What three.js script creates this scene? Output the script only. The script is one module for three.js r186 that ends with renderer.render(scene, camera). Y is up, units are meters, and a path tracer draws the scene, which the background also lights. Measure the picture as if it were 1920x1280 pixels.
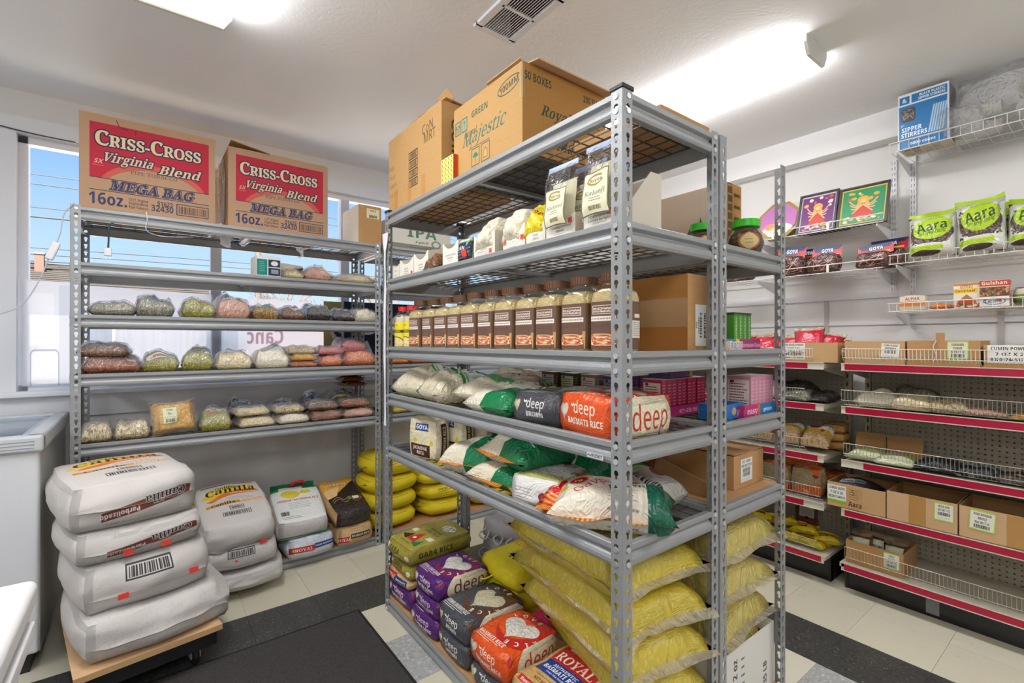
import * as THREE from 'three';
import { mergeGeometries } from 'three/addons/utils/BufferGeometryUtils.js';
import { RoundedBoxGeometry } from 'three/addons/geometries/RoundedBoxGeometry.js';
import { RectAreaLightUniformsLib } from 'three/addons/lights/RectAreaLightUniformsLib.js';
RectAreaLightUniformsLib.init();

// ---------- camera, sky, exposure ----------
const scene = new THREE.Scene();
const camera = new THREE.PerspectiveCamera(71.08, 1.5, 0.05, 300);
camera.position.set(0, 1.34, 0);
camera.rotation.y = -37.44 * Math.PI / 180;
const renderer = new THREE.WebGLRenderer();
renderer.toneMapping = THREE.LinearToneMapping;
renderer.toneMappingExposure = 1.25;
renderer.shadowMap.enabled = true;
const SKY = 0.9;             // strength of the clear winter sky outside the window
const LAMP = 25.0;            // fluorescent fixtures, face
const LAMP_SIDE = 28.0;       // fluorescent fixtures, the glowing flanks of the lens
const LENS = 0.7;           // what the eye sees of a lens
{
  const W = 64, H = 256, d = new Float32Array(W * H * 4);
  for (let y = 0; y < H; y++) {
    const el = (y + 0.5) / H * 2 - 1;             // -1 below, 0 horizon, 1 zenith
    const t = Math.pow(Math.max(0, Math.min(1, (el - 0.03) / 0.2)), 1.25);
    for (let x = 0; x < W; x++) {
      const i = (y * W + x) * 4;
      d[i] = 0.62 + (0.14 - 0.62) * t; d[i + 1] = 0.84 + (0.42 - 0.84) * t; d[i + 2] = 1.0 + (0.92 - 1.0) * t; d[i + 3] = 1;
      if (el < 0) { d[i] = 0.42; d[i + 1] = 0.42; d[i + 2] = 0.42; }
    }
  }
  const sky = new THREE.DataTexture(d, W, H, THREE.RGBAFormat, THREE.FloatType);
  sky.mapping = THREE.EquirectangularReflectionMapping; sky.magFilter = THREE.LinearFilter; sky.needsUpdate = true;
  scene.background = sky; scene.backgroundIntensity = SKY;
}
{ // winter sun, high behind the building: it lights the street outside, not the shop
  const sun = new THREE.DirectionalLight(0xfff6ec, 24);
  sun.position.set(-6, 22, 6); sun.target.position.set(0, 0, -12); sun.castShadow = true;
  Object.assign(sun.shadow.camera, { left: -25, right: 25, top: 20, bottom: -20, near: 1, far: 60 });
  sun.name = 'sun'; scene.add(sun, sun.target);
}

// ---------- helpers ----------
const R = Math.PI / 180;
let _s = 7;
const rnd = () => { _s = (_s + 0x6d2b79f5) | 0; let t = Math.imul(_s ^ (_s >>> 15), 1 | _s); t = (t + Math.imul(t ^ (t >>> 7), 61 | t)) ^ t; return ((t ^ (t >>> 14)) >>> 0) / 4294967296; };
const rr = (a, b) => a + (b - a) * rnd();
const seed = (n) => { _s = n * 7919 + 13; };
// smooth 3-D value noise
function hash3(x, y, z) { let n = Math.imul(x | 0, 374761393) + Math.imul(y | 0, 668265263) + Math.imul(z | 0, 2147483647 ^ 1274126177); n = Math.imul(n ^ (n >>> 13), 1274126177); return ((n ^ (n >>> 16)) >>> 0) / 4294967296; }
function noise3(x, y, z) {
  const X = Math.floor(x), Y = Math.floor(y), Z = Math.floor(z), f = (t) => t * t * (3 - 2 * t), u = f(x - X), v = f(y - Y), w = f(z - Z), L = (a, b, t) => a + (b - a) * t;
  return L(L(L(hash3(X, Y, Z), hash3(X + 1, Y, Z), u), L(hash3(X, Y + 1, Z), hash3(X + 1, Y + 1, Z), u), v), L(L(hash3(X, Y, Z + 1), hash3(X + 1, Y, Z + 1), u), L(hash3(X, Y + 1, Z + 1), hash3(X + 1, Y + 1, Z + 1), u), v), w) * 2 - 1;
}
const used = {};
function numbered(n) { const k = used[n] = (used[n] ?? -1) + 1; return k ? n + '_' + String(k).padStart(3, '0') : n; }
function shade(m) { m.castShadow = true; m.receiveShadow = true; return m; }
function part(parent, name, geo, mat, label) {
  const m = shade(new THREE.Mesh(geo, mat)); m.name = name; if (label) m.userData.label = label;
  parent.add(m); return m;
}
function thing(name, label, category, pos = [0, 0, 0], rot = 0, group) {
  const o = new THREE.Group(); o.name = numbered(name); scene.add(o);
  o.position.set(...pos); if (Array.isArray(rot)) o.rotation.set(...rot); else o.rotation.y = rot;
  o.userData = { label, category }; if (group) o.userData.group = group;
  return o;
}
function dup(src, label, pos, rot = 0, group) {
  const o = src.clone(); o.name = numbered(src.name.replace(/_\d{3}$/, '')); scene.add(o);
  o.position.set(...pos); if (Array.isArray(rot)) o.rotation.set(...rot); else o.rotation.y = rot;
  o.userData = { ...src.userData, label }; if (group) o.userData.group = group;
  return o;
}
function struct(name, geo, mat, parent) {
  const m = shade(new THREE.Mesh(geo, mat)); m.name = parent ? name : numbered(name); if (!parent) m.userData.kind = 'structure';
  (parent || scene).add(m); return m;
}
function structGroup(name, pos = [0, 0, 0]) { const g = new THREE.Group(); g.name = name; g.userData.kind = 'structure'; g.position.set(...pos); scene.add(g); return g; }
const merge = (l) => mergeGeometries(l.map((g) => { const h = g.index ? g.toNonIndexed() : g; for (const k of Object.keys(h.attributes)) if (!['position', 'normal', 'uv'].includes(k)) h.deleteAttribute(k); h.clearGroups?.(); h.groups = []; return h; }));
const box = (w, h, d, x = 0, y = 0, z = 0) => new THREE.BoxGeometry(w, h, d).translate(x, y, z);
const boxAt = (x0, x1, y0, y1, z0, z1) => box(x1 - x0, y1 - y0, z1 - z0, (x0 + x1) / 2, (y0 + y1) / 2, (z0 + z1) / 2);
const rbox = (w, h, d, r = 0.004, s = 2) => new RoundedBoxGeometry(w, h, d, s, Math.min(r, w / 2.01, h / 2.01, d / 2.01));
function bar(a, b, r, n = 5) { // a thin round bar between two points
  const A = new THREE.Vector3(...a), B = new THREE.Vector3(...b), d = B.clone().sub(A), g = new THREE.CylinderGeometry(r, r, d.length(), n, 1);
  g.applyQuaternion(new THREE.Quaternion().setFromUnitVectors(new THREE.Vector3(0, 1, 0), d.normalize()));
  return g.translate(...A.add(B).multiplyScalar(0.5).toArray());
}
const tube = (pts, r, n = 24, k = 6) => new THREE.TubeGeometry(new THREE.CatmullRomCurve3(pts.map((p) => new THREE.Vector3(...p))), n, r, k, false);
function sweepX(profile, len) { // profile [[z, y], ...] swept along x from 0 to len
  const s = new THREE.Shape(profile.map((p) => new THREE.Vector2(-p[0], p[1])));
  return new THREE.ExtrudeGeometry(s, { depth: len, bevelEnabled: false }).rotateY(Math.PI / 2);
}
// smooth normals across equal positions
function smooth(g) {
  const p = g.attributes.position, idx = g.index ? g.index.array : null, n = idx ? idx.length : p.count, acc = new Map(), key = (i) => Math.round(p.getX(i) * 2e4) + ',' + Math.round(p.getY(i) * 2e4) + ',' + Math.round(p.getZ(i) * 2e4);
  const keys = Array.from({ length: p.count }, (_, i) => key(i)), a = new THREE.Vector3(), b = new THREE.Vector3(), c = new THREE.Vector3();
  for (let t = 0; t < n; t += 3) {
    const i = idx ? idx[t] : t, j = idx ? idx[t + 1] : t + 1, k = idx ? idx[t + 2] : t + 2;
    a.fromBufferAttribute(p, i); b.fromBufferAttribute(p, j).sub(a); c.fromBufferAttribute(p, k).sub(a); b.cross(c);
    for (const v of [i, j, k]) { const q = acc.get(keys[v]); if (q) q.add(b); else acc.set(keys[v], b.clone()); }
  }
  const nn = new Float32Array(p.count * 3);
  for (let i = 0; i < p.count; i++) { const q = acc.get(keys[i]); if (!q) continue; const l = q.length() || 1; nn[i * 3] = q.x / l; nn[i * 3 + 1] = q.y / l; nn[i * 3 + 2] = q.z / l; }
  g.setAttribute('normal', new THREE.BufferAttribute(nn, 3)); return g;
}

// ---------- print atlas: flat printing (labels, lettering, grains, cloth) ----------
const PAGE = 2048, pages = [];
function print(w, h, draw) {
  w = Math.ceil(w); h = Math.ceil(h);
  let pg, spot;
  for (const p of pages) { spot = fit(p, w + 4, h + 4); if (spot) { pg = p; break; } }
  if (!pg) { const c = document.createElement('canvas'); c.width = c.height = PAGE; pg = { c, x: c.getContext('2d'), rows: [], y: 0, mats: {} }; pg.tex = new THREE.CanvasTexture(c); pg.tex.colorSpace = THREE.SRGBColorSpace; pages.push(pg); spot = fit(pg, w + 4, h + 4); }
  const k = pg.x; k.save(); k.beginPath(); k.rect(spot[0], spot[1], w + 4, h + 4); k.clip(); k.translate(spot[0] + 2, spot[1] + 2);
  draw(k, w, h); k.restore();
  return { pg, u0: (spot[0] + 3) / PAGE, u1: (spot[0] + 1 + w) / PAGE, v1: 1 - (spot[1] + 3) / PAGE, v0: 1 - (spot[1] + 1 + h) / PAGE, w, h };
}
function fit(p, w, h) {
  for (const r of p.rows) if (r.h >= h && r.h < h * 1.35 + 8 && r.x + w <= PAGE) { const s = [r.x, r.y]; r.x += w; return s; }
  if (p.y + h <= PAGE) { const r = { y: p.y, h, x: w }; p.rows.push(r); p.y += h; return [0, r.y]; }
  return null;
}
function remap(g, r, a = 0, n = g.attributes.uv.count) { const u = g.attributes.uv; for (let i = a; i < a + n; i++) u.setXY(i, r.u0 + (r.u1 - r.u0) * u.getX(i), r.v0 + (r.v1 - r.v0) * u.getY(i)); return g; }
const sub = (r, x0, x1, y0, y1) => ({ ...r, u0: r.u0 + (r.u1 - r.u0) * x0, u1: r.u0 + (r.u1 - r.u0) * x1, v1: r.v1 + (r.v0 - r.v1) * y0, v0: r.v1 + (r.v0 - r.v1) * y1 });
// data textures for relief (channel 1: uv in metres)
function relief(n, f, rep) {
  const d = new Uint8Array(n * n * 4); for (let y = 0; y < n; y++) for (let x = 0; x < n; x++) { const v = Math.max(0, Math.min(255, 255 * f(x / n, y / n))), i = (y * n + x) * 4; d[i] = d[i + 1] = d[i + 2] = v; d[i + 3] = 255; }
  const t = new THREE.DataTexture(d, n, n); t.wrapS = t.wrapT = THREE.RepeatWrapping; t.magFilter = THREE.LinearFilter; t.minFilter = THREE.LinearMipmapLinearFilter; t.generateMipmaps = true; t.repeat.set(rep, rep); t.channel = 1; t.needsUpdate = true; return t;
}
const wrapN = (u, v, k, s) => { const a = u * 2 * Math.PI, b = v * 2 * Math.PI; return noise3(Math.cos(a) * k + s, Math.sin(a) * k + Math.cos(b) * k, Math.sin(b) * k + s * 1.7); };
const CRUMPLE = relief(256, (u, v) => { const q = wrapN(u, v, 1.6, 3) * 0.8, a = 1 - Math.abs(wrapN(u + q * 0.08, v, 2.6, 9)), b = 1 - Math.abs(wrapN(u, v + q * 0.06, 5.2, 21)); return 0.55 * a * a + 0.35 * b * b + 0.1 * wrapN(u, v, 11, 5); }, 3.2);
const WEAVE = relief(128, (u, v) => 0.5 + 0.25 * Math.sin(u * 2 * Math.PI * 16) * Math.cos(v * 2 * Math.PI * 16) + 0.2 * wrapN(u, v, 5, 2), 6);
const GRAINY = relief(256, (u, v) => 0.5 + 0.5 * wrapN(u, v, 24, 8), 5);
function std(o) { return new THREE.MeshStandardMaterial(o); }
function phys(o) { return new THREE.MeshPhysicalMaterial(o); }
const finishes = {
  card: { roughness: 0.82 },
  paper: { roughness: 0.7 },
  glossy: { roughness: 0.35 },
  plastic: { roughness: 0.32, bumpMap: CRUMPLE, bumpScale: 0.0035 },
  film: { roughness: 0.24, bumpMap: CRUMPLE, bumpScale: 0.0045 },
  woven: { roughness: 0.62, bumpMap: WEAVE, bumpScale: 0.0012 },
  grain: { roughness: 0.75, bumpMap: GRAINY, bumpScale: 0.003 },
};
function ink(r, finish = 'card') { return r.pg.mats[finish] ??= std({ map: r.pg.tex, ...finishes[finish] }); }
const _plain = {};
function plain(hex, roughness = 0.6, metalness = 0, extra) { const k = hex + '|' + roughness + '|' + metalness + '|' + (extra ? Object.keys(extra).join() + Object.values(extra).filter((v) => typeof v !== 'object').join() : ''); return _plain[k] ??= std({ color: hex, roughness, metalness, ...extra }); }
const CLEAR = phys({ color: 0xffffff, transmission: 1, roughness: 0.08, thickness: 0, ior: 1.45, bumpMap: CRUMPLE, bumpScale: 0.01, side: THREE.DoubleSide });
CLEAR.name = 'clear_film';
const FILM = phys({ color: 0xffffff, transmission: 0.9, roughness: 0.14, thickness: 0, ior: 1.45, bumpMap: CRUMPLE, bumpScale: 0.008, side: THREE.DoubleSide });

// drawing helpers
function rect(k, c, x, y, w, h) { k.fillStyle = c; k.fillRect(x, y, w, h); }
function T(k, s, x, y, size, o = {}) { // text, (x, y) is the middle unless align is given
  k.save(); k.translate(x, y); if (o.rot) k.rotate(o.rot); if (o.mirror) k.scale(-1, 1); if (o.skew) k.transform(1, 0, -o.skew, 1, 0, 0); if (o.sx) k.scale(o.sx, 1);
  k.font = (o.w || 'bold') + ' ' + size + 'px ' + (o.f || 'sans-serif'); k.textAlign = o.align || 'center'; k.textBaseline = 'middle';
  if (o.max) { const m = k.measureText(s).width; if (m > o.max) k.scale(o.max / m, 1); }
  if (o.stroke) { k.strokeStyle = o.stroke; k.lineWidth = o.lw || 3; k.lineJoin = 'round'; k.strokeText(s, 0, 0); }
  k.fillStyle = o.c || '#222'; k.fillText(s, 0, 0); k.restore();
}
function lines(k, c, x, y, w, n, dy, lw = 1) { k.fillStyle = c; for (let i = 0; i < n; i++) { let q = x; while (q < x + w * (0.75 + 0.25 * rnd())) { const l = rr(0.04, 0.14) * w; k.fillRect(q, y + i * dy, Math.min(l, x + w - q), lw); q += l + w * 0.025; } } }
function bars(k, x, y, w, h, c = '#222', bg) { if (bg) rect(k, bg, x, y, w, h); k.fillStyle = c; let q = x; while (q < x + w) { const l = w * rr(0.012, 0.05); k.fillRect(q, y, Math.min(l, x + w - q), h); q += l + w * rr(0.012, 0.04); } }
function blob(k, c, x, y, rx, ry, rot = 0) { k.fillStyle = c; k.beginPath(); k.ellipse(x, y, rx, ry, rot, 0, 7); k.fill(); }
function poly(k, c, p) { k.fillStyle = c; k.beginPath(); p.forEach((q, i) => i ? k.lineTo(q[0], q[1]) : k.moveTo(q[0], q[1])); k.closePath(); k.fill(); }
function stroke(k, c, lw, p, close) { k.strokeStyle = c; k.lineWidth = lw; k.lineCap = k.lineJoin = 'round'; k.beginPath(); p.forEach((q, i) => i ? k.lineTo(q[0], q[1]) : k.moveTo(q[0], q[1])); if (close) k.closePath(); k.stroke(); }
function curve(k, c, lw, p) { k.strokeStyle = c; k.lineWidth = lw; k.lineCap = 'round'; k.beginPath(); k.moveTo(...p[0]); for (let i = 1; i < p.length; i++) { const m = [(p[i - 1][0] + p[i][0]) / 2, (p[i - 1][1] + p[i][1]) / 2]; k.quadraticCurveTo(p[i - 1][0], p[i - 1][1], ...m); } k.lineTo(...p[p.length - 1]); k.stroke(); }
function grains(k, w, h, cols, size = 3, n = 1) { // seeds, rice, beans seen through a bag
  rect(k, cols[0], 0, 0, w, h); const m = n * w * h / (size * size * 1.4);
  for (let i = 0; i < m; i++) blob(k, cols[(rnd() * cols.length) | 0], rnd() * w, rnd() * h, size * rr(0.5, 0.8), size * rr(0.3, 0.5), rnd() * 3);
}
function fibre(k, w, h, base, amp = 10, n = 400) { // kraft board: fibres and faint flutes
  rect(k, base, 0, 0, w, h);
  for (let i = 0; i < n; i++) { const a = rnd() < 0.5 ? 0 : 255; k.fillStyle = `rgba(${a},${a},${a},${rr(0.01, 0.05)})`; k.fillRect(rnd() * w, rnd() * h, rr(4, 30), rr(0.6, 2)); }
}

// uv1 in metres by box projection of the object's own axes
function metric(g, k = 1) {
  const p = g.attributes.position, n = g.attributes.normal, u = new Float32Array(p.count * 2);
  for (let i = 0; i < p.count; i++) {
    const x = Math.abs(n.getX(i)), y = Math.abs(n.getY(i)), z = Math.abs(n.getZ(i));
    const a = y >= x && y >= z ? [p.getX(i), p.getZ(i)] : x >= z ? [p.getZ(i), p.getY(i)] : [p.getX(i), p.getY(i)];
    u[i * 2] = a[0] * k; u[i * 2 + 1] = a[1] * k;
  }
  g.setAttribute('uv1', new THREE.BufferAttribute(u, 2)); return g;
}

// ---------- the room ----------
const CEIL = 2.67, WZ = -3.6, WX = 3.48, X0 = -3.6, Z1 = 3.0;
const SPATTER = relief(256, (u, v) => 0.5 + 0.32 * wrapN(u, v, 9, 4) + 0.25 * wrapN(u, v, 20, 14), 1.3);
const M = {
  paint: std({ color: 0xe6e4e2, roughness: 0.7, bumpMap: SPATTER, bumpScale: 0.0007 }),
  ceil: std({ color: 0xf6f6f7, roughness: 0.85, bumpMap: SPATTER, bumpScale: 0.0007 }),
  trim: plain(0xe6e6ea, 0.45),
  frameWhite: plain(0xe4e6ec, 0.4),
  white: plain(0xe9e9ea, 0.35),
  enamel: plain(0xd9dbde, 0.3),
  rack: std({ color: 0x999b9c, roughness: 0.42, metalness: 0.25, bumpMap: GRAINY, bumpScale: 0.0006 }),
  wire: std({ color: 0x5e5a55, roughness: 0.5, metalness: 0.5 }),
  zinc: std({ color: 0xd8dade, roughness: 0.3, metalness: 0.7 }),
  black: plain(0x1b1c1e, 0.5),
  blackGloss: plain(0x141417, 0.25),
  whiteWire: plain(0xe8e6e0, 0.35),
  chrome: std({ color: 0xc4c0b6, roughness: 0.28, metalness: 0.75 }),
  putty: plain(0xcfc7b4, 0.5),
  peg: plain(0xa79f8e, 0.6),
  pegBack: plain(0x9a927f, 0.8),
  glass: phys({ color: 0xffffff, transmission: 1, roughness: 0, thickness: 0, ior: 1.45 }),
};
// floor: tiles laid in a dark bordered chequer, the ones in view piece by piece
const TX = 2.525, TZ = -2.64, TS = 0.305;
{
  const cream = [0, 1, 2].map((i) => print(128, 128, (k, w, h) => { seed(40 + i); rect(k, ['#d6d0ba', '#d2ccb6', '#d9d4bf'][i], 0, 0, w, h); for (let j = 0; j < 60; j++) { k.globalAlpha = 0.25; k.strokeStyle = rnd() < 0.5 ? '#c3bca4' : '#e6e2d2'; k.lineWidth = rr(0.5, 2); k.beginPath(); const x = rnd() * w, y = rnd() * h; k.moveTo(x, y); k.lineTo(x + rr(-14, 14), y + rr(-4, 4)); k.stroke(); } for (let j = 0; j < 5; j++) { k.globalAlpha = 0.3; k.strokeStyle = '#8f8876'; k.lineWidth = 0.7; k.beginPath(); const x = rnd() * w, y = rnd() * h; k.moveTo(x, y); k.lineTo(x + rr(-20, 20), y + rr(-20, 20)); k.stroke(); } }));
  const grey = [0, 1].map((i) => print(128, 128, (k, w, h) => { seed(50 + i); rect(k, '#a6a7a4', 0, 0, w, h); for (let j = 0; j < 500; j++) blob(k, ['#8f9190', '#b9bab6', '#999b9a', '#c6c7c3'][(rnd() * 4) | 0], rnd() * w, rnd() * h, rr(1, 5), rr(0.5, 2), rnd() * 3); }));
  const dark = [0, 1].map((i) => print(128, 128, (k, w, h) => { seed(60 + i); rect(k, '#434341', 0, 0, w, h); for (let j = 0; j < 700; j++) blob(k, ['#323231', '#51514f', '#3a3a39', '#2a2a2a'][(rnd() * 4) | 0], rnd() * w, rnd() * h, rr(0.6, 3), rr(0.5, 1.6), rnd() * 3); for (let j = 0; j < 130; j++) blob(k, ['#b4b2ac', '#8a8984', '#d8d6ce'][(rnd() * 3) | 0], rnd() * w, rnd() * h, rr(0.4, 1.2), rr(0.4, 0.9), rnd() * 3); }));
  const geos = new Map(), tile = (r) => { const k = r.u0 + ',' + r.v0; if (!geos.has(k)) geos.set(k, metric(remap(new THREE.BoxGeometry(TS - 0.0012, 0.006, TS - 0.0012), r))); return geos.get(k); };
  const FL = structGroup('floor');
  part(FL, 'slab', boxAt(X0 - 0.2, WX + 0.2, -0.16, -0.0065, WZ - 0.2, Z1 + 0.2), plain(0x34322e, 0.9));
  const wax = { roughness: 0.32 }, mat = (r) => r.pg.mats.wax ??= std({ map: r.pg.tex, ...wax });
  const rest = []; let n = 0; seed(3);
  for (let i = -20; i < 4; i++) for (let j = -4; j < 19; j++) {
    const x = TX + (i + 0.5) * TS, z = TZ + (j + 0.5) * TS;
    if (x - TS / 2 < X0 || x + TS / 2 > WX || z - TS / 2 < WZ || z + TS / 2 > Z1) continue;
    const border = (j === 0 && i < 0) || (i === -1 && j >= 0), inside = i < -1 && j > 0;
    const r = border ? dark[(rnd() * 2) | 0] : inside && (i + j) % 2 === 0 ? grey[(rnd() * 2) | 0] : cream[(rnd() * 3) | 0];
    const fwd = x * 0.608 - z * 0.794, lat = x * 0.794 + z * 0.608;
    if (fwd > 0.6 && Math.abs(lat) < fwd * 1.25 && fwd > 1.55 && n < 290) { const m = part(FL, 'tile', tile(r), mat(r)); m.position.set(x, -0.003 + rr(-0.0004, 0.0002), z); m.rotation.y = ((rnd() * 4) | 0) * Math.PI / 2; n++; }
    else rest.push(remap(box(TS - 0.001, 0.006, TS - 0.001, x, -0.003, z), r));
  }
  const m = part(FL, 'outlying_tiles', merge(rest), mat(cream[0])); m.userData.kind = 'stuff';
}
{ // dark entrance carpet on the tiles
  const w = 2.6, d = 3.4, g = new THREE.PlaneGeometry(w, d, 1, 1).rotateX(-Math.PI / 2);
  const r = print(512, 512, (k, W, H) => { seed(71); rect(k, '#3b3736', 0, 0, W, H); for (let j = 0; j < 26000; j++) { k.fillStyle = ['#2b2827', '#4b4644', '#353130', '#575250', '#262322'][(rnd() * 5) | 0]; k.fillRect(rnd() * W, rnd() * H, 2, 2); } });
  const c = thing('carpet_mat', 'dark charcoal carpet mat lying on the tiles in front of the central rack', 'mat', [0.83 - w / 2, 0, -2.345 + d / 2]);
  const t = r.pg.tex; const rr4 = []; // laid in pieces of 0.65 m so that the pile keeps its size
  for (let i = 0; i < 4; i++) for (let j = 0; j < 5; j++) rr4.push(remap(box(w / 4, 0.007, d / 5, (i - 1.5) * w / 4, 0.0035, (j - 2) * d / 5), r));
  part(c, 'pile', metric(merge(rr4)), ink(r, 'grain')).userData.kind = 'stuff';
  part(c, 'edge_binding', merge([boxAt(w / 2, w / 2 + 0.012, 0, 0.006, -d / 2, d / 2), boxAt(-w / 2, w / 2 + 0.012, 0, 0.006, -d / 2 - 0.012, -d / 2)]), plain(0x1d1b1b, 0.7));
}
{ // the ceiling, open above the air vent
  const vx = 1.11, vX = 1.27, vz = -1.67, vZ = -1.35, t = 0.15;
  struct('ceiling', metric(merge([boxAt(X0 - 0.2, WX + 0.2, CEIL, CEIL + t, WZ - 0.2, vz), boxAt(X0 - 0.2, WX + 0.2, CEIL, CEIL + t, vZ, Z1 + 0.2), boxAt(X0 - 0.2, vx, CEIL, CEIL + t, vz, vZ), boxAt(vX, WX + 0.2, CEIL, CEIL + t, vz, vZ)])), M.ceil);
}
struct('wall_right', metric(boxAt(WX, WX + 0.2, -0.1, CEIL + 0.05, WZ - 0.2, Z1 + 0.2)), M.paint);
struct('wall_left', metric(boxAt(X0 - 0.2, X0, -0.1, CEIL + 0.05, WZ - 0.2, Z1 + 0.2)), M.paint);
struct('wall_front', metric(boxAt(X0 - 0.2, WX + 0.2, -0.1, CEIL + 0.05, Z1, Z1 + 0.2)), M.paint);
// window wall: a knee wall, a lintel and two ends around one long shop window
const WL = -0.555, WR = 2.86, WB = 1.055, WT = 2.455;
{
  const g = structGroup('wall_back');
  part(g, 'knee_wall', metric(boxAt(X0 - 0.2, WX + 0.2, -0.1, WB, WZ - 0.2, WZ)), M.paint);
  part(g, 'lintel_wall', metric(boxAt(X0 - 0.2, WX + 0.2, WT, CEIL + 0.05, WZ - 0.2, WZ)), M.paint);
  part(g, 'left_pier', metric(boxAt(X0 - 0.2, WL, WB, WT, WZ - 0.2, WZ)), M.paint);
  part(g, 'right_pier', metric(boxAt(WR, WX + 0.2, WB, WT, WZ - 0.2, WZ)), M.paint);
  const f = structGroup('window_1'), z0 = WZ - 0.09, z1 = WZ - 0.03, mull = [-0.1, 0.36, 1.19, 2.02];
  part(f, 'frame', merge([boxAt(WL, WR, WT - 0.05, WT, z0, z1), boxAt(WL, WR, WB, WB + 0.05, z0, z1), boxAt(WL, WL + 0.05, WB, WT, z0, z1), boxAt(WR - 0.05, WR, WB, WT, z0, z1)]), M.frameWhite);
  for (const x of mull.slice(1)) part(f, 'mullion', boxAt(x - 0.03, x + 0.03, WB + 0.05, WT - 0.05, z0 - 0.01, z1 + 0.01), plain(0xc2c9d6, 0.4));
  const edges = [WL + 0.05, 0.33, 0.39, 1.16, 1.22, 1.99, 2.05, WR - 0.05];
  for (let i = 0; i < 8; i += 2) part(f, 'pane', boxAt(edges[i], edges[i + 1], WB + 0.05, WT - 0.05, WZ - 0.062, WZ - 0.06), M.glass);
  // casing and stool inside the shop
  const c = structGroup('trim_1');
  part(c, 'casing', merge([boxAt(WL - 0.075, WL + 0.012, WB, WT + 0.075, WZ - 0.03, WZ + 0.018), boxAt(WL + 0.012, WR, WT - 0.012, WT + 0.075, WZ - 0.03, WZ + 0.018)]), M.frameWhite);
  part(c, 'stool', rbox(3.56, 0.03, 0.1, 0.008).translate(1.15, WB + 0.005, WZ + 0.02), M.frameWhite);
  part(c, 'apron', boxAt(-3.4, 2.9, WB - 0.13, WB - 0.012, WZ, WZ + 0.02), M.frameWhite);
}
{ // boxed beam along the top of the right wall and the panel strips on it
  struct('trim', metric(boxAt(WX - 0.1, WX, 2.506, CEIL, WZ, Z1)), M.ceil);
  const s = structGroup('trim_2');
  part(s, 'batten', boxAt(WX - 0.012, WX, 1.60, 1.64, WZ, Z1), M.trim);
  part(s, 'batten', boxAt(WX - 0.008, WX, 1.44, 1.455, WZ, Z1), M.trim);
  for (const z of [-1.21, -0.42]) part(s, 'cover_strip', boxAt(WX - 0.009, WX, 1.2, 1.6, z - 0.012, z + 0.012), plain(0xb9b6b0, 0.5));
}
// ---------- ceiling fittings ----------
const lensMat = std({ color: 0xf4f3ec, roughness: 0.5, emissive: 0xfffbee, emissiveIntensity: LENS }); lensMat.name = 'lamp_lens';
function fixture(x, z, w, len, label, name = 'ceiling_lamp') {
  const o = thing(name, label, 'lamp', [x, CEIL, z]);
  const h = 0.075, prof = [[-w / 2, 0], [w / 2, 0], [w / 2, -0.03], [w / 2 - 0.03, -h], [-w / 2 + 0.03, -h], [-w / 2, -0.03]];
  const s = (p, l) => new THREE.ExtrudeGeometry(new THREE.Shape(p.map((q) => new THREE.Vector2(...q))), { depth: l, bevelEnabled: false }).translate(0, 0, -l / 2);
  part(o, 'lens', s(prof.map(([a, b]) => [a * 0.985, b - 0.001]), len - 0.02), lensMat);
  for (const e of [-1, 1]) part(o, 'end_cap', s(prof.map(([a, b]) => [a * 1.03, b * 1.06]), 0.012).translate(0, 0, e * (len / 2)), plain(0xe2e1dc, 0.45));
  part(o, 'lens_rib', merge([boxAt(-w / 2 + 0.027, -w / 2 + 0.033, -h - 0.004, -h + 0.002, -len / 2 + 0.01, len / 2 - 0.01), boxAt(w / 2 - 0.033, w / 2 - 0.027, -h - 0.004, -h + 0.002, -len / 2 + 0.01, len / 2 - 0.01)]), lensMat);
  const add = (lw, lh, power, px, py, tx, ty) => { const l = new THREE.RectAreaLight(0xfbfcff, power, lw, lh); l.position.set(x + px, CEIL + py, z); l.lookAt(x + tx, CEIL + ty, z); l.name = 'lamp_light'; scene.add(l); return l; };
  add(w - 0.07, len - 0.06, LAMP * (w > 0.3 ? 0.62 : 1), 0, -h - 0.008, 0, -1).rotateZ(0);
  for (const e of [-1, 1]) { const l = new THREE.RectAreaLight(0xfbfcff, LAMP_SIDE, len - 0.06, 0.04); l.position.set(x + e * (w / 2 + 0.006), CEIL - 0.042, z); l.lookAt(x + e * 2, CEIL - 0.042 + 1.8, z); l.name = 'lamp_flank_light'; scene.add(l); }
  return o;
}
fixture(2.373, -1.48, 0.215, 1.22, 'white wraparound fluorescent ceiling lamp above the aisle beside the right wall');
fixture(0.06, -1.62, 0.42, 1.22, 'wide white fluorescent ceiling lamp nearest the shop window');
fixture(2.373, 0.9, 0.215, 1.22, 'added ceiling lamp for fill light behind the photographer along the right aisle');  // this and the lamps below are unseen, added as fill light
fixture(0.06, 0.9, 0.42, 1.22, 'wide added ceiling lamp for fill light behind the photographer above the carpet mat');
fixture(-2.2, -1.2, 0.42, 1.22, 'wide added ceiling lamp for fill light over the freezers');
fixture(-2.2, 1.2, 0.42, 1.22, 'wide added ceiling lamp for fill light in the far corner beyond the freezers');
const VENT = [1.09, -1.69];
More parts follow.
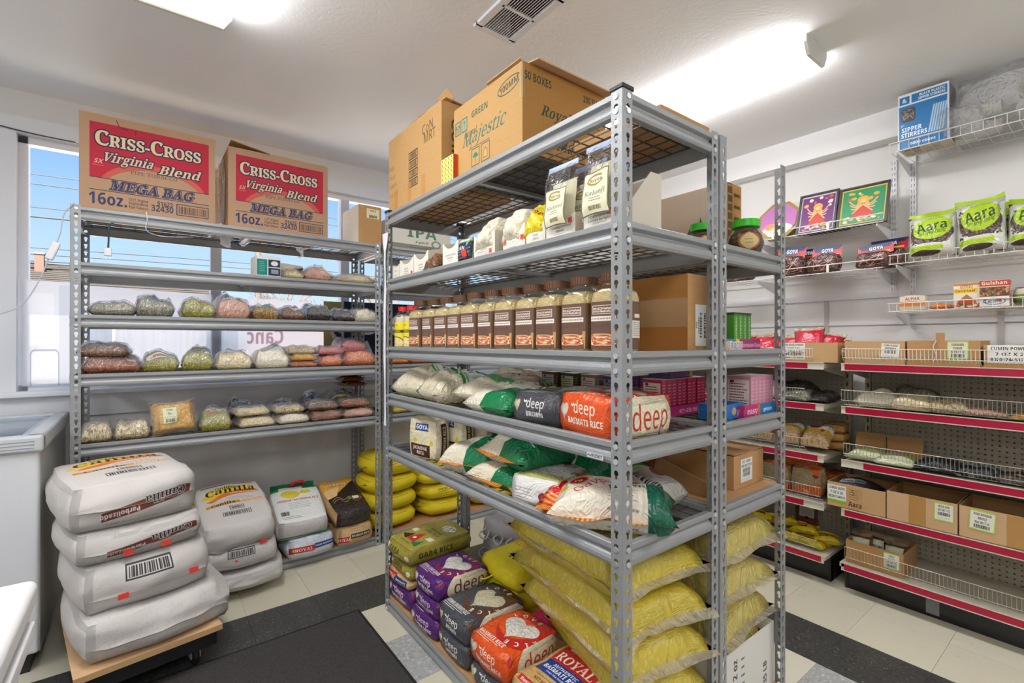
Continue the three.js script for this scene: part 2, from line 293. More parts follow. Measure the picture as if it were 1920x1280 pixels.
{ // ceiling vent: two louvred halves in a flat frame
  const x0 = 1.06, x1 = 1.43, z0 = -1.56, z1 = -1.30;
  const o = thing('ceiling_vent', 'white louvred air vent in the ceiling above the central rack', 'vent', [0, 0, 0]);
  const y = CEIL;
  part(o, 'frame', merge([boxAt(0, 0.2, y - 0.012, y, 0, 0.028), boxAt(0, 0.2, y - 0.012, y, 0.33, 0.358), boxAt(0, 0.03, y - 0.012, y, 0.02, 0.34), boxAt(0.17, 0.2, y - 0.012, y, 0.02, 0.34)]), M.trim);
  part(o, 'divider', boxAt(0.02, 0.18, y - 0.012, y - 0.002, 0.174, 0.184), M.trim);
  part(o, 'duct', merge([boxAt(0.012, 0.02, y, y + 0.5, 0.012, 0.348), boxAt(0.18, 0.188, y, y + 0.5, 0.012, 0.348), boxAt(0.02, 0.18, y, y + 0.5, 0.012, 0.02), boxAt(0.02, 0.18, y, y + 0.5, 0.34, 0.348), boxAt(0.012, 0.188, y + 0.5, y + 0.508, 0.012, 0.348)]), plain(0x8a8c8e, 0.6, 0.3));
  for (let i = 0; i < 13; i++) for (const [a, b] of [[0.028, 0.174], [0.184, 0.33]]) part(o, 'louvre', box(0.0058, 0.002, b - a).rotateZ(0.5).translate(0.034 + i * 0.0112, y - 0.007, (a + b) / 2), M.trim);
  o.position.set(VENT[0], 0, VENT[1]);
}

// ---------- boltless steel racks ----------
function flange(h) { // a strip of the post with its column of keyhole slots, in the xy plane
  const w = 0.036, s = new THREE.Shape([[0, 0], [w, 0], [w, h], [0, h]].map((p) => new THREE.Vector2(...p))), pitch = 0.0375;
  for (let y = 0.022; y < h - 0.02; y += pitch) {
    const q = [], cx = w * 0.54, r = 0.0078, t = 0.0044;
    for (let a = -58; a <= 238; a += 37) q.push(new THREE.Vector2(cx + r * Math.cos(a * R), y + 0.0055 + r * Math.sin(a * R)));
    q.push(new THREE.Vector2(cx - t, y - 0.0095), new THREE.Vector2(cx, y - 0.0135), new THREE.Vector2(cx + t, y - 0.0095));
    s.holes.push(new THREE.Path(q));
  }
  return new THREE.ExtrudeGeometry(s, { depth: 0.0022, bevelEnabled: false, curveSegments: 4 });
}
const POST_H = 1.985;
const postGeo = (() => { // outer corner at the origin; flanges along +x (facing +z) and along -z (facing -x)
  const a = flange(POST_H).translate(0.002, 0, -0.0022), b = flange(POST_H).translate(0.002, 0, -0.0022).rotateY(Math.PI / 2).translate(0.0022 , 0, 0);
  const c = new THREE.CylinderGeometry(0.0034, 0.0034, POST_H, 6, 1, true, Math.PI * 1.5, Math.PI / 2).translate(0.0034, POST_H / 2, -0.0034);
  return merge([a, b, new THREE.BoxGeometry(0.005, POST_H, 0.005).translate(0.0033, POST_H / 2, -0.0033), c]);
})();
// mirrored copies for the other three corners (x or z flipped, winding repaired)
function mirror(g, sx, sz) { const h = g.clone().scale(sx, 1, sz); if (sx * sz < 0) { const p = h.attributes; for (const k of Object.keys(p)) { const a = p[k].array, n = p[k].itemSize; for (let i = 0; i < a.length; i += 3 * n) for (let j = 0; j < n; j++) { const t = a[i + n + j]; a[i + n + j] = a[i + 2 * n + j]; a[i + 2 * n + j] = t; } } } return h; }
const posts = {}; for (const sx of [1, -1]) for (const sz of [1, -1]) posts[sx + ',' + sz] = metric(mirror(postGeo, sx, sz));
const BEAM = [[-0.016, 0], [0.0005, 0], [0.003, -0.002], [0.003, -0.015], [0.0015, -0.017], [-0.0075, -0.0225], [-0.0085, -0.0265], [0.0, -0.034], [0.003, -0.042], [0.003, -0.0505], [0.0, -0.0585], [-0.004, -0.06], [-0.018, -0.06], [-0.018, -0.056], [-0.006, -0.0555]];
function beamGeo(len) { return metric(sweepX(BEAM, len)); }
const capGeo = metric(merge([rbox(0.046, 0.012, 0.046, 0.003).translate(0.02, POST_H + 0.003, -0.02)]));
const rivet = new THREE.CylinderGeometry(0.0072, 0.0078, 0.003, 12).rotateX(Math.PI / 2);
// a rack with its outer corner (x0, z0): w along x, d along -z; shelves = heights of the beam tops
function rack(label, x0, z0, w, d, shelves, o = {}) {
  const g = thing(o.name || 'steel_rack', label, 'rack', [x0, 0, z0], 0, o.group);
  const cs = [[0, 0, 1, 1], [w, 0, -1, 1], [0, -d, 1, -1], [w, -d, -1, -1]];
  const rv = [];
  cs.forEach(([x, z, sx, sz], i) => {
    const p = part(g, 'post', posts[sx + ',' + sz], M.rack); p.position.set(x, 0, z);
    if (!o.noCap || !o.noCap.includes(i)) { const c = part(p, 'cap', mirrorCap(sx, sz), M.black); }
    for (const y of shelves) for (const [dy] of [[-0.012], [-0.05]]) {
      rv.push(rivet.clone().translate(x + sx * 0.0218, y + dy, z + sz * 0.0015));
      rv.push(rivet.clone().rotateY(Math.PI / 2).translate(x - sx * 0.0015, y + dy, z - sz * 0.0218));
    }
  });
  part(g, 'rivets', merge(rv), M.zinc).userData.kind = 'stuff';
  const L = beamGeo(w - 0.072), D = beamGeo(d - 0.072);
  for (const y of shelves) {
    const f = part(g, 'beam', L, M.rack); f.position.set(0.036, y, -0.003);
    const b = part(g, 'beam', L, M.rack); b.position.set(w - 0.036, y, -d + 0.003); b.rotation.y = Math.PI;
    const l = part(g, 'beam', D, M.rack); l.position.set(0.003, y, -d + 0.036); l.rotation.y = -Math.PI / 2;
    const r = part(g, 'beam', D, M.rack); r.position.set(w - 0.003, y, -0.036); r.rotation.y = Math.PI / 2;
    if (o.solid && o.solid.includes(y)) { part(g, 'shelf_board', box(w - 0.03, 0.012, d - 0.03, w / 2, y - 0.012, -d / 2), plain(0xb98a55, 0.75)); continue; }
    const wires = [], yy = y - 0.012;
    for (let x = 0.05; x < w - 0.02; x += o.pitch || 0.062) wires.push(box(0.0032, 0.0032, d - 0.03, x, yy, -d / 2));
    for (let z = 0.03; z < d - 0.02; z += 0.0505) wires.push(box(w - 0.03, 0.0034, 0.0034, w / 2, yy - 0.0033, -z));
    part(g, 'wire_deck', merge(wires), M.wire).userData.kind = 'stuff';
    part(g, 'deck_support', boxAt(w / 2 - 0.012, w / 2 + 0.012, yy - 0.018, yy - 0.006, -d + 0.02, -0.02), M.rack);
  }
  return g;
}
const caps = {}; function mirrorCap(sx, sz) { return caps[sx + ',' + sz] ??= mirror(capGeo, sx, sz); }
// levels of the shelves (tops of the beams)
const CS = [1.978, 1.649, 1.314, 1.082, 0.82, 0.062];        // central racks
const LS = [1.979, 1.717, 1.468, 1.185, 0.851, 0.062];       // racks along the window
// central racks: x runs across them, z along them; the long side faces the carpet (-x)
const CX = 0.954, CZ = -0.787, CL = 1.508, CD = 0.456;
function longRack(label, x0, shelves, o) { // built with its long side along z: turn by -90 degrees
  const g = rack(label, 0, 0, CL, CD, shelves, o); g.position.set(x0, 0, CZ - CL); g.rotation.y = -Math.PI / 2; return g;
}
longRack('front steel rack of the central pair, its top shelf holding the two tall brown cartons', CX, CS, { group: 'central steel racks', noCap: [3] });
longRack('rear steel rack of the central pair, without a top shelf, beside the right aisle', CX + CD + 0.009, CS.slice(1), { group: 'central steel racks', noCap: [0, 1, 2, 3] });
const LX = -0.283, LZ = -3.03, LD = 0.457, LL = 1.512;
rack('steel rack under the shop window holding the two red printed cartons on top', LX, LZ, LL, LD, LS, { group: 'window racks', noCap: [0, 1, 2, 3], solid: [0.062] });
rack('steel rack by the window behind the central rack, with yellow sacks on its lowest shelf', LX + LL + 0.02, LZ, LL, LD, LS, { group: 'window racks', noCap: [0, 1, 2, 3], solid: [0.062] });

// ---------- kit: bags, soft packs, cartons ----------
const grid = (n, m, f, uvf) => { // a sheet of (n+1)(m+1) points f(u, v), u and v from -1 to 1
  const g = new THREE.PlaneGeometry(2, 2, n, m), p = g.attributes.position, uv = g.attributes.uv;
  for (let i = 0; i < p.count; i++) { const u = p.getX(i), v = -p.getY(i); const q = f(u, v); p.setXYZ(i, q[0], q[1], q[2]); if (uvf) uv.setXY(i, ...uvf(u, v)); }
  g.computeVertexNormals(); return g;
};
const stickerMat = plain(0xe8402f, 0.5), whiteLabel = plain(0xf2efe6, 0.55);
// a filled pillow bag lying on its back: u across (x), v down the print (z); returns the surface and the parts
function pillow(parent, o) {
  const { w, l, h, seed: sd = 1, lump = 0.16, e = 2.4, mid = 0.3, n = 12, m = 14, flat = 0 } = o;
  const P = (u, v) => Math.pow(Math.max(0, 1 - Math.pow(Math.abs(u), e)) * Math.max(0, 1 - Math.pow(Math.abs(v), o.ev || e)), o.pw || 0.5);
  const S = (u, v, top, off = 0) => {
    const p = P(u, v), k = p * lump * (noise3(u * 1.6 + sd * 3.1, v * 1.6 + sd, sd * 0.7) + 0.5 * noise3(u * 4 + sd, v * 4 - sd, sd * 1.3));
    const x = w / 2 * u * (1 - 0.07 * Math.abs(u) * (1 - v * v)) + 0.012 * w * noise3(v * 2.2, sd, u), z = l / 2 * v * (1 - 0.07 * Math.abs(v) * (1 - u * u)) + 0.012 * l * noise3(u * 2.2, sd + 5, v);
    const tilt = o.slope ? o.slope * h * (v + 1) / 2 : 0;
    return [x, top ? h * (mid + (1 - mid) * p + k) * 1 + off - tilt * p : Math.max(0.001, h * mid * (1 - Math.min(1, p * (1.9 - flat)))) - off, z];
  };
  const r = o.print, mat = o.mat || ink(r, o.finish || 'film');
  const body = merge2([grid(n, m, (u, v) => S(u, v, true)), flip(grid(n, m, (u, v) => S(u, v, false)))]);
  if (r) remap(body, r);
  part(parent, o.part || 'bag', metric(smooth(body)), mat, o.label);
  if (o.seal !== null) for (const q of o.seals || [-1, 1]) {
    const L = o.sealLen || 0.018, f = grid(10, 2, (u, v) => { const b = S(u * 0.985, q, true); return [b[0], b[1] + 0.006 * (v + 1) * noise3(u * 3 + sd, q, sd) + (v + 1) * 0.5 * L * (o.sealUp || 0.15), b[2] + q * (v + 1) * 0.5 * L]; });
    if (o.sealR) remap(f, o.sealR); part(parent, 'seal', metric(f), o.seal || FILM);
  }
  for (const q of o.hems || []) part(parent, 'hem', metric(grid(2, 16, (u, v) => { const b = S(q, v * 0.99, true); return [b[0] + q * (u + 1) * 0.5 * (o.hemW || 0.02), b[1] + 0.008 * (u + 1) * noise3(v * 4 + sd, q, sd), b[2]]; })), o.hem);
  if (o.shell) part(parent, 'clear_film', metric(smooth(grid(n, m, (u, v) => { const b = S(u, v, true, 0.002), f = noise3(u * 2.5 + sd, v * 2.5, sd * 2); return [b[0] * 1.05, b[1] + 0.004 + 0.14 * h * Math.max(0, f + 0.25 * Math.abs(v)) * (1 - u * u * v * v), b[2] * 1.06]; }))), FILM);
  const patch = (name, rr0, u0, u1, v0, v1, off = 0.0018, fin = 'paper', lab) => part(parent, name, remap(metric(grid(6, 6, (u, v) => S((u0 + u1) / 2 + u * (u1 - u0) / 2, (v0 + v1) / 2 + v * (v1 - v0) / 2, true, off))), rr0), ink(rr0, fin), lab);
  const sticker = (u, v, s = 0.014) => part(parent, 'price_sticker', grid(2, 2, (a, b) => S(u + a * s / w * 2, v + b * s / l * 2, true, 0.0025)), stickerMat);
  return { S, patch, sticker };
}
function flip(g) { const i = g.index.array; for (let k = 0; k < i.length; k += 3) { const t = i[k + 1]; i[k + 1] = i[k + 2]; i[k + 2] = t; } g.computeVertexNormals(); return g; }
function merge2(l) { return mergeGeometries(l); }
// a soft brick: a box swollen and rounded, each face with its own printing. faces: px nx py ny pz nz
function softBox(parent, w, h, d, o) {
  const { seed: sd = 1, round = 0.3, lump = 0.05, s = [10, 5, 10] } = o;
  const g = new THREE.BoxGeometry(2, 2, 2, ...s), p = g.attributes.position;
  const P = (a, b, c) => {
    const q = [0, 0, 0], rd = round;
    const e = [a * Math.sqrt(1 - b * b / 2 - c * c / 2 + b * b * c * c / 3), b * Math.sqrt(1 - c * c / 2 - a * a / 2 + c * c * a * a / 3), c * Math.sqrt(1 - a * a / 2 - b * b / 2 + a * a * b * b / 3)];
    const x = a + (e[0] * 1.12 - a) * rd, z = c + (e[2] * 1.12 - c) * rd; let y = b + (e[1] * 1.1 - b) * rd * (b < 0 ? 0.6 : 1);
    const k = lump * (noise3(a * 1.4 + sd, b * 1.2 + sd * 2, c * 1.4) + 0.5 * noise3(a * 3.5 + sd, b * 3, c * 3.5 + sd));
    q[0] = x * (1 + k); q[1] = y + k * (b > 0 ? 1.2 : 0.2) + (o.sag || 0) * (1 - a * a) * (b > 0 ? -1 : 0); q[2] = z * (1 + k);
    if (o.shape) o.shape(q, a, b, c);
    return [q[0] * w / 2, Math.max(0, (q[1] + 1) * h / 2), q[2] * d / 2];
  };
  for (let i = 0; i < p.count; i++) p.setXYZ(i, ...P(p.getX(i), p.getY(i), p.getZ(i)));
  if (o.out) o.out.P = P;
  const order = ['px', 'nx', 'py', 'ny', 'pz', 'nz'], per = (k) => [(s[1] + 1) * (s[2] + 1), (s[1] + 1) * (s[2] + 1), (s[0] + 1) * (s[2] + 1), (s[0] + 1) * (s[2] + 1), (s[0] + 1) * (s[1] + 1), (s[0] + 1) * (s[1] + 1)][k];
  const mats = []; let at = 0;
  order.forEach((k, i) => { const r = o.faces?.[k] ?? o.faces?.all; if (r) remap(g, r, at, per(i)); at += per(i); mats.push(r ? ink(r, o.finish || 'plastic') : o.mat); });
  return part(parent, o.part || 'bag', metric(smooth(g)), mats.every((m) => m === mats[0]) ? mats[0] : mats, o.label);
}
const KRAFT = [0, 1, 2].map((i) => print(200, 150, (k, w, h) => { seed(90 + i); fibre(k, w, h, ['#c9a272', '#b98d5b', '#cfa97f'][i]); }));
const KIN = KRAFT[1];
const WHITEBOARD = print(120, 100, (k, w, h) => { seed(98); fibre(k, w, h, '#e6e2d8', 10, 160); });
// a closed carton, base centre at the origin
function cartonBody(parent, w, h, d, faces, base = KRAFT[0], name = 'carton', fin = 'card') {
  const g = new THREE.BoxGeometry(w, h, d).translate(0, h / 2, 0), mats = [];
  ['px', 'nx', 'py', 'ny', 'pz', 'nz'].forEach((k, i) => { const r = faces?.[k] || base; remap(g, r, i * 4, 4); mats.push(ink(r, fin)); });
  return part(parent, name, metric(g), mats.every((m) => m === mats[0]) ? mats[0] : mats);
}
// an open tray or box: four walls and a floor, each its own panel
function openBox(parent, w, h, d, o = {}) {
  const t = o.t || 0.004, base = o.base || KRAFT[0], I = o.inner || base, mk = (nm, g, rOut, face) => {
    const mats = []; ['px', 'nx', 'py', 'ny', 'pz', 'nz'].forEach((k, i) => { const r = k === face && rOut ? rOut : face && k === opp[face] ? I : base; remap(g, r, i * 4, 4); mats.push(ink(r, o.fin || 'card')); });
    return part(parent, nm, metric(g), mats);
  };
  const fh = o.fh || h;
  mk('front_panel', new THREE.BoxGeometry(w, fh, t).translate(0, fh / 2, d / 2 - t / 2), o.front, 'pz');
  mk('back_panel', new THREE.BoxGeometry(w, h, t).translate(0, h / 2, -d / 2 + t / 2), o.back, 'nz');
  for (const s of [-1, 1]) { let g = new THREE.BoxGeometry(t, h, d - 2 * t).translate(s * (w / 2 - t / 2), h / 2, 0); if (fh !== h) { const p = g.attributes.position; for (let i = 0; i < p.count; i++) if (p.getY(i) > h - 1e-4 && p.getZ(i) > 0) p.setY(i, fh); g.computeVertexNormals(); } mk('side_panel', g, s > 0 ? o.right : o.left, s > 0 ? 'px' : 'nx'); }
  mk('bottom_panel', new THREE.BoxGeometry(w - 2 * t, t, d - 2 * t).translate(0, t / 2, 0), null, null);
}
const opp = { px: 'nx', nx: 'px', pz: 'nz', nz: 'pz' };
const tapeMat = std({ color: 0xb98b4f, roughness: 0.28 });
const clearTape = std({ color: 0xd9b98d, roughness: 0.18, transparent: true, opacity: 0.45 });
const leaf = (w, d, t = 0.003) => new THREE.BoxGeometry(w, t, d);
// stamp: a small flat print just proud of a face
function stamp(parent, name, r, w, h, pos, rot = [0, 0, 0], fin = 'paper', lab) { const m = part(parent, name, remap(metric(new THREE.PlaneGeometry(w, h)), r), ink(r, fin), lab); m.position.set(...pos); m.rotation.set(...rot); return m; }
const FC = -Math.PI / 2;      // goods whose front faces the carpet (-x) or, on the right wall, the aisle
const paperLabel = (lines_, o = {}) => print(o.w || 120, o.h || 90, (k, w, h) => {
  rect(k, o.edge || o.bg || '#f4f2e8', 0, 0, w, h); const m = o.edge ? w * 0.05 : 0; rect(k, o.bg || '#f4f2e8', m, m, w - 2 * m, h - 2 * m);
  const dy = (h - 2 * m) / (lines_.length + 0.4); seed((o.seed || 1) + w);
  lines_.forEach((s, i) => { const y = m + dy * (i + 0.7); if (s === '|||') bars(k, w * 0.2, y - dy * 0.45, w * 0.6, dy * 0.9); else if (s === '~') lines(k, '#777', w * 0.15, y, w * 0.7, 2, dy * 0.35, 1); else T(k, s, w / 2, y, dy * 0.78, { c: o.c || '#2a2622', max: w * 0.86, w: o.wt || 'bold', f: o.f }); });
});
const PB = (cols, sz = 3, s = 1, w = 110, h = 110) => print(w, h, (k, a, b) => { seed(s * 13 + 5); grains(k, a, b, cols, sz); });
const film = (bg, draw, w = 180, h = 200, s = 1) => print(w, h, (k, a, b) => { seed(s * 17 + 3); if (Array.isArray(bg)) grains(k, a, b, bg, 3.2); else rect(k, bg, 0, 0, a, b); draw(k, a, b); });

// ---------- goods on the racks under the window ----------
{ // two red printed cartons
  const face = (hand) => print(560, 462, (k, w, h) => {
    seed(hand ? 11 : 12); fibre(k, w, h, '#b08c6e', 10, 900);
    k.save(); k.beginPath(); k.rect(w * 0.07, h * 0.085, w * 0.875, h * 0.575); k.clip();
    rect(k, '#b5263a', 0, 0, w, h * 0.7);
    blob(k, '#c25a4a', w * 0.53, h * 0.75, w * 0.40, h * 0.30); blob(k, '#b08c6e', w * 0.53, h * 0.78, w * 0.37, h * 0.27);
    for (let i = -4; i < 5; i++) stroke(k, 'rgba(120,60,40,.35)', 1, [[w * 0.53, h * 0.5], [w * (0.53 + i * 0.1), h * 0.7]]);
    k.restore();
    const caps = (s, x, y, big, sm) => { k.save(); k.translate(x, 0); k.scale(0.9, 1); x = 0; k.font = `bold ${big}px serif`; let q = x; for (const [i, ch] of [...s].entries()) { const z = i === 0 || s[i - 1] === '-' ? big : sm; T(k, ch, q, y + (big - z) * 0.32, z, { f: 'serif', align: 'left', c: '#e5c79f', stroke: '#2a3049', lw: 14 }); T(k, ch, q, y + (big - z) * 0.32, z, { f: 'serif', align: 'left', c: '#e5c79f', stroke: '#f0dcbc', lw: 2 }); k.font = `bold ${z}px serif`; q += k.measureText(ch).width * 0.94; } k.restore(); };
    caps('CRISS-CROSS', w * 0.1, h * 0.245, 96, 74);
    for (const [s, x, y] of [['Virginia', 0.34, 0.435], ['Blend', 0.72, 0.475]]) { T(k, s, w * x, h * y, 62, { f: 'serif', skew: 0.35, c: '#dcb68f', stroke: '#2a3049', lw: 11, max: w * 0.36 }); T(k, s, w * x, h * y, 62, { f: 'serif', skew: 0.35, c: '#e0bd98', max: w * 0.36 }); }
    T(k, 'PIPE TOBACCO', w * 0.52, h * 0.555, 26, { f: 'serif', c: '#6f5d5c', max: w * 0.4 });
    T(k, 'SX', w * 0.13, h * 0.49, 30, { skew: 0.3, c: '#d8a694' }); lines(k, '#d08a7c', w * 0.09, h * 0.53, w * 0.09, 1, 4, 3);
    rect(k, '#2f3550', w * 0.07, h * 0.66, w * 0.875, 3.4); rect(k, '#2f3550', w * 0.07, h * 0.79, w * 0.875, 3.4);
    T(k, 'MEGA BAG', w * 0.52, h * 0.728, 62, { f: 'serif', skew: 0.22, c: '#b08c6e', stroke: '#2f3550', lw: 7, max: w * 0.84 }); T(k, 'MEGA BAG', w * 0.515, h * 0.725, 62, { f: 'serif', skew: 0.22, c: '#313b5c', max: w * 0.84 });
    T(k, '16oz.', w * 0.195, h * 0.885, 78, { c: '#333d60', max: w * 0.27 });
    ['12 CT. Original', 'Virginia Blend', 'Pipe Tobacco'].forEach((s, i) => T(k, s, w * 0.335, h * (0.85 + i * 0.04), 17, { align: 'left', c: '#4a4048', max: w * 0.14 }));
    T(k, '51623', w * 0.6, h * 0.852, 30, { c: '#353a55', max: w * 0.12 }); T(k, '32430', w * 0.58, h * 0.908, 44, { c: '#353a55', max: w * 0.17 });
    k.strokeStyle = '#3a3a4c'; k.lineWidth = 4; k.strokeRect(w * 0.69, h * 0.83, w * 0.25, h * 0.12); bars(k, w * 0.705, h * 0.85, w * 0.22, h * 0.085, '#5a463f');
    if (hand) curve(k, '#3b2c30', 3, [[w * 0.68, h * 0.13], [w * 0.7, h * 0.08], [w * 0.73, h * 0.12], [w * 0.76, h * 0.07], [w * 0.79, h * 0.13]]);
    else { curve(k, '#3b2c30', 3, [[w * 0.25, h * 0.03], [w * 0.27, h * 0.1], [w * 0.33, h * 0.11]]); stroke(k, '#3b2c30', 3, [[w * 0.385, h * 0.1], [w * 0.385, h * 0.14]]); }
  });
  const a = thing('tobacco_carton', 'larger brown carton with red printed front, at the left end of the window rack top', 'carton', [0.0225, 1.979, -3.245], 0);
  cartonBody(a, 0.551, 0.458, 0.4, { pz: face(false) });
  const fl = part(a, 'flap', remap(leaf(0.548, 0.198, 0.004), KRAFT[0]), ink(KRAFT[0])); fl.position.set(0, 0.4595, 0.1);
  const b = thing('tobacco_carton', 'smaller brown carton with red printed front and a raised top flap, beside the larger one', 'carton', [0.625, 1.979, -3.245], 0.01);
  cartonBody(b, 0.535, 0.44, 0.4, { pz: face(true) });
  const f2 = part(b, 'flap', remap(leaf(0.2, 0.39, 0.004), KIN), ink(KIN)); f2.position.set(-0.155, 0.462, 0); f2.rotation.z = -0.16;
  const f3 = part(b, 'flap', remap(leaf(0.3, 0.39, 0.004), KRAFT[1]), ink(KRAFT[1])); f3.position.set(0.11, 0.443, 0);
  const c = thing('brown_carton', 'small plain brown carton with a cream label at the window rack top', 'carton', [1.163, 1.979, -3.2], 0.02);
  cartonBody(c, 0.155, 0.25, 0.29, { nx: WHITEBOARD }, KRAFT[1]);
  stamp(c, 'label', paperLabel(['SPICE', '~', '|||'], { bg: '#e6deb4', w: 90, h: 70 }), 0.085, 0.062, [0.02, 0.2, 0.1465]);
  const w = thing('plastic_wrap', 'crumpled clear plastic wrap stuffed between the two red printed cartons', 'wrap', [0.329, 1.98, -3.16], 0);
  softBox(w, 0.045, 0.36, 0.2, { mat: CLEAR, round: 0.9, lump: 0.16, seed: 5, part: 'film' });
}
// prints used by the bags
const G = {
  lentil: ['#8b4a2c', '#a5613a', '#6f3820', '#b97c52'], brown: ['#6d4a31', '#8c6543', '#59391f', '#a1835c'], yellow: ['#dba23a', '#e7b84e', '#c98a2a', '#f0cf78'], green: ['#8d8a3c', '#a8a250', '#c3b76a', '#77752e'],
  mixed: ['#c9b98a', '#6b5a46', '#e4d9b8', '#8d7c58'], pale: ['#d9c69b', '#e8d9b5', '#c8b184', '#efe3c6'], white: ['#e9e0c8', '#f3ecd8', '#d9cfb2'], pink: ['#c99a86', '#b98473', '#d8b2a0'], black: ['#35302d', '#4b4440', '#5d5751', '#262220'], orange: ['#d8764a', '#e28d5c', '#c66238', '#efab80'], rose: ['#c9787a', '#d98f8e', '#b8605f'], grey: ['#7d7a6b', '#98937f', '#5f5d50', '#b1ab94'], rice: ['#e6dcc0', '#efe8d2', '#d8cba6', '#cfc19a'],
};
const seedBag = (cols, s, o = {}) => film(cols, (k, w, h) => {
  seed(s + 70);
  if (o.tag) { rect(k, o.tagbg || '#efe9dc', w * 0.12, h * (o.ty ?? 0.5), w * 0.76, h * 0.14); T(k, o.tag, w / 2, h * ((o.ty ?? 0.5) + 0.07), h * 0.085, { c: '#3a302a', max: w * 0.6 }); }
  if (o.red) { blob(k, '#c22c44', w * 0.5, h * 0.3, w * 0.22, h * 0.05); lines(k, '#c22c44', w * 0.25, h * 0.66, w * 0.5, 2, h * 0.03, 3); }
  if (o.teal) { rect(k, '#39302f', w * 0.3, h * 0.62, w * 0.42, h * 0.12); rect(k, '#2d8a7a', w * 0.22, h * 0.79, w * 0.55, h * 0.05); }
}, 150, 160, s);
const LB = [ // [label, x0, x1, shelf, height, depth, print, options]
  ['flat clear bag of grey seeds, first from the window frame on the middle window shelf', -0.224, -0.041, 2, 0.064, 0.2, seedBag(G.grey, 1, { tag: 'ANISE', ty: 0.55 }), {}],
  ['clear bag of dry green herb leaves with a white name strip', -0.052, 0.118, 2, 0.108, 0.2, seedBag(G.grey, 2, { tag: 'ROSEMARY', ty: 0.45, teal: 1 }), { slope: 0.25 }],
  ['low silvery bag of olive seeds between the herb bag and the pinkish bag', 0.138, 0.3, 2, 0.092, 0.19, seedBag(G.green, 3), {}],
  ['clear bag of pinkish seeds with a dark and teal label', 0.297, 0.473, 2, 0.126, 0.2, seedBag(G.pink, 4, { tag: 'SESAME', ty: 0.35, teal: 1 }), { slope: 0.2 }],
  ['dark seed bag with a narrow white name strip, right of the tall tipped bag', 0.622, 0.764, 2, 0.07, 0.18, seedBag(G.brown, 6, { tag: 'CLOVES', ty: 0.6 }), {}],
  ['dark seed bag with a square cream label on the middle window shelf', 0.766, 0.914, 2, 0.098, 0.18, seedBag(G.black, 7, { tag: 'SEEDS', ty: 0.5, tagbg: '#e9e0bd' }), { slope: 0.2 }],
  ['black and white seed bag with a wide cream label', 0.915, 1.075, 2, 0.066, 0.18, seedBag(G.black, 8, { tag: 'KALONJI', ty: 0.45, tagbg: '#ece5c6' }), {}],
  ['pale blue tinted clear bag nearest the rack post on the middle window shelf', 1.06, 1.215, 2, 0.078, 0.18, seedBag(G.white, 9), {}],
  ['shiny bag of red lentils, lower of the two at the lentil shelf end', -0.252, -0.01, 3, 0.075, 0.26, seedBag(G.lentil, 10, { tag: 'RED BEAN', ty: 0.66, tagbg: '#eadfc4' }), {}],
  ['bag of small brown beans lying on top of the red lentil bag', -0.262, -0.06, 3, 0.062, 0.22, seedBag(G.brown, 11), { dy: 0.078 }],
  ['bag of green split peas with magenta printing, beside the two lentil bags', -0.02, 0.142, 3, 0.096, 0.2, seedBag(G.green, 12, { red: 1, tag: 'MOONG', ty: 0.6 }), { slope: 0.25 }],
  ['bag of green split peas with magenta printing, beside the oat flake bag', 0.148, 0.3, 3, 0.11, 0.2, seedBag(G.green, 13, { red: 1, tag: 'MOONG', ty: 0.6 }), { slope: 0.25 }],
  ['bag of pale oat flakes with a cream name label and a yellow edge', 0.302, 0.488, 3, 0.088, 0.2, seedBag(G.pale, 14, { tag: 'URAD GOTA', ty: 0.5, tagbg: '#efe6d0' }), {}],
  ['large bag of cream rice flakes with a green and red corner label', 0.488, 0.682, 3, 0.12, 0.2, seedBag(G.white, 15), { slope: 0.1, corner: 1 }],
  ['peach lentil bag, bottom one of the stack beside the cream rice flakes', 0.684, 0.842, 3, 0.036, 0.2, seedBag(G.orange, 16), {}],
  ['yellow lentil bag, middle one of the stack beside the cream rice flakes', 0.68, 0.838, 3, 0.04, 0.2, seedBag(G.yellow, 17), { dy: 0.038 }],
  ['pale brown sealed bag, top of the stack beside the cream rice flakes', 0.66, 0.828, 3, 0.042, 0.2, seedBag(G.pale, 18), { dy: 0.08 }],
  ['low orange lentil bag next to the stack of three bags', 0.845, 0.985, 3, 0.07, 0.2, seedBag(G.orange, 19), {}],
  ['rose lentil bag lying across the low orange lentil bag', 0.83, 1.0, 3, 0.052, 0.17, seedBag(G.rose, 20), { dy: 0.072 }],
  ['big sagging bag of orange lentils nearest the rack post', 0.99, 1.218, 3, 0.09, 0.26, seedBag(G.orange, 21), {}],
  ['pink wrapped bag of lentils slumped on the big orange lentil bag', 0.985, 1.17, 3, 0.072, 0.2, seedBag(G.rose, 22), { dy: 0.09, z: -3.2 }],
  ['speckled bean bag, first from the left on the bean shelf', -0.258, -0.132, 4, 0.08, 0.2, seedBag(G.mixed, 23, { red: 1 }), {}],
  ['speckled bean bag with two magenta marks, second from the left on the bean shelf', -0.13, 0.018, 4, 0.082, 0.2, seedBag(G.mixed, 24, { red: 1 }), {}],
  ['squat bag of olive lentils with a pink name strip, beside the upright yellow bag', 0.226, 0.382, 4, 0.105, 0.19, seedBag(G.green, 25, { red: 1, tag: 'MOONG DAL', ty: 0.42, tagbg: '#e8d6cf' }), { slope: 0.2 }],
];
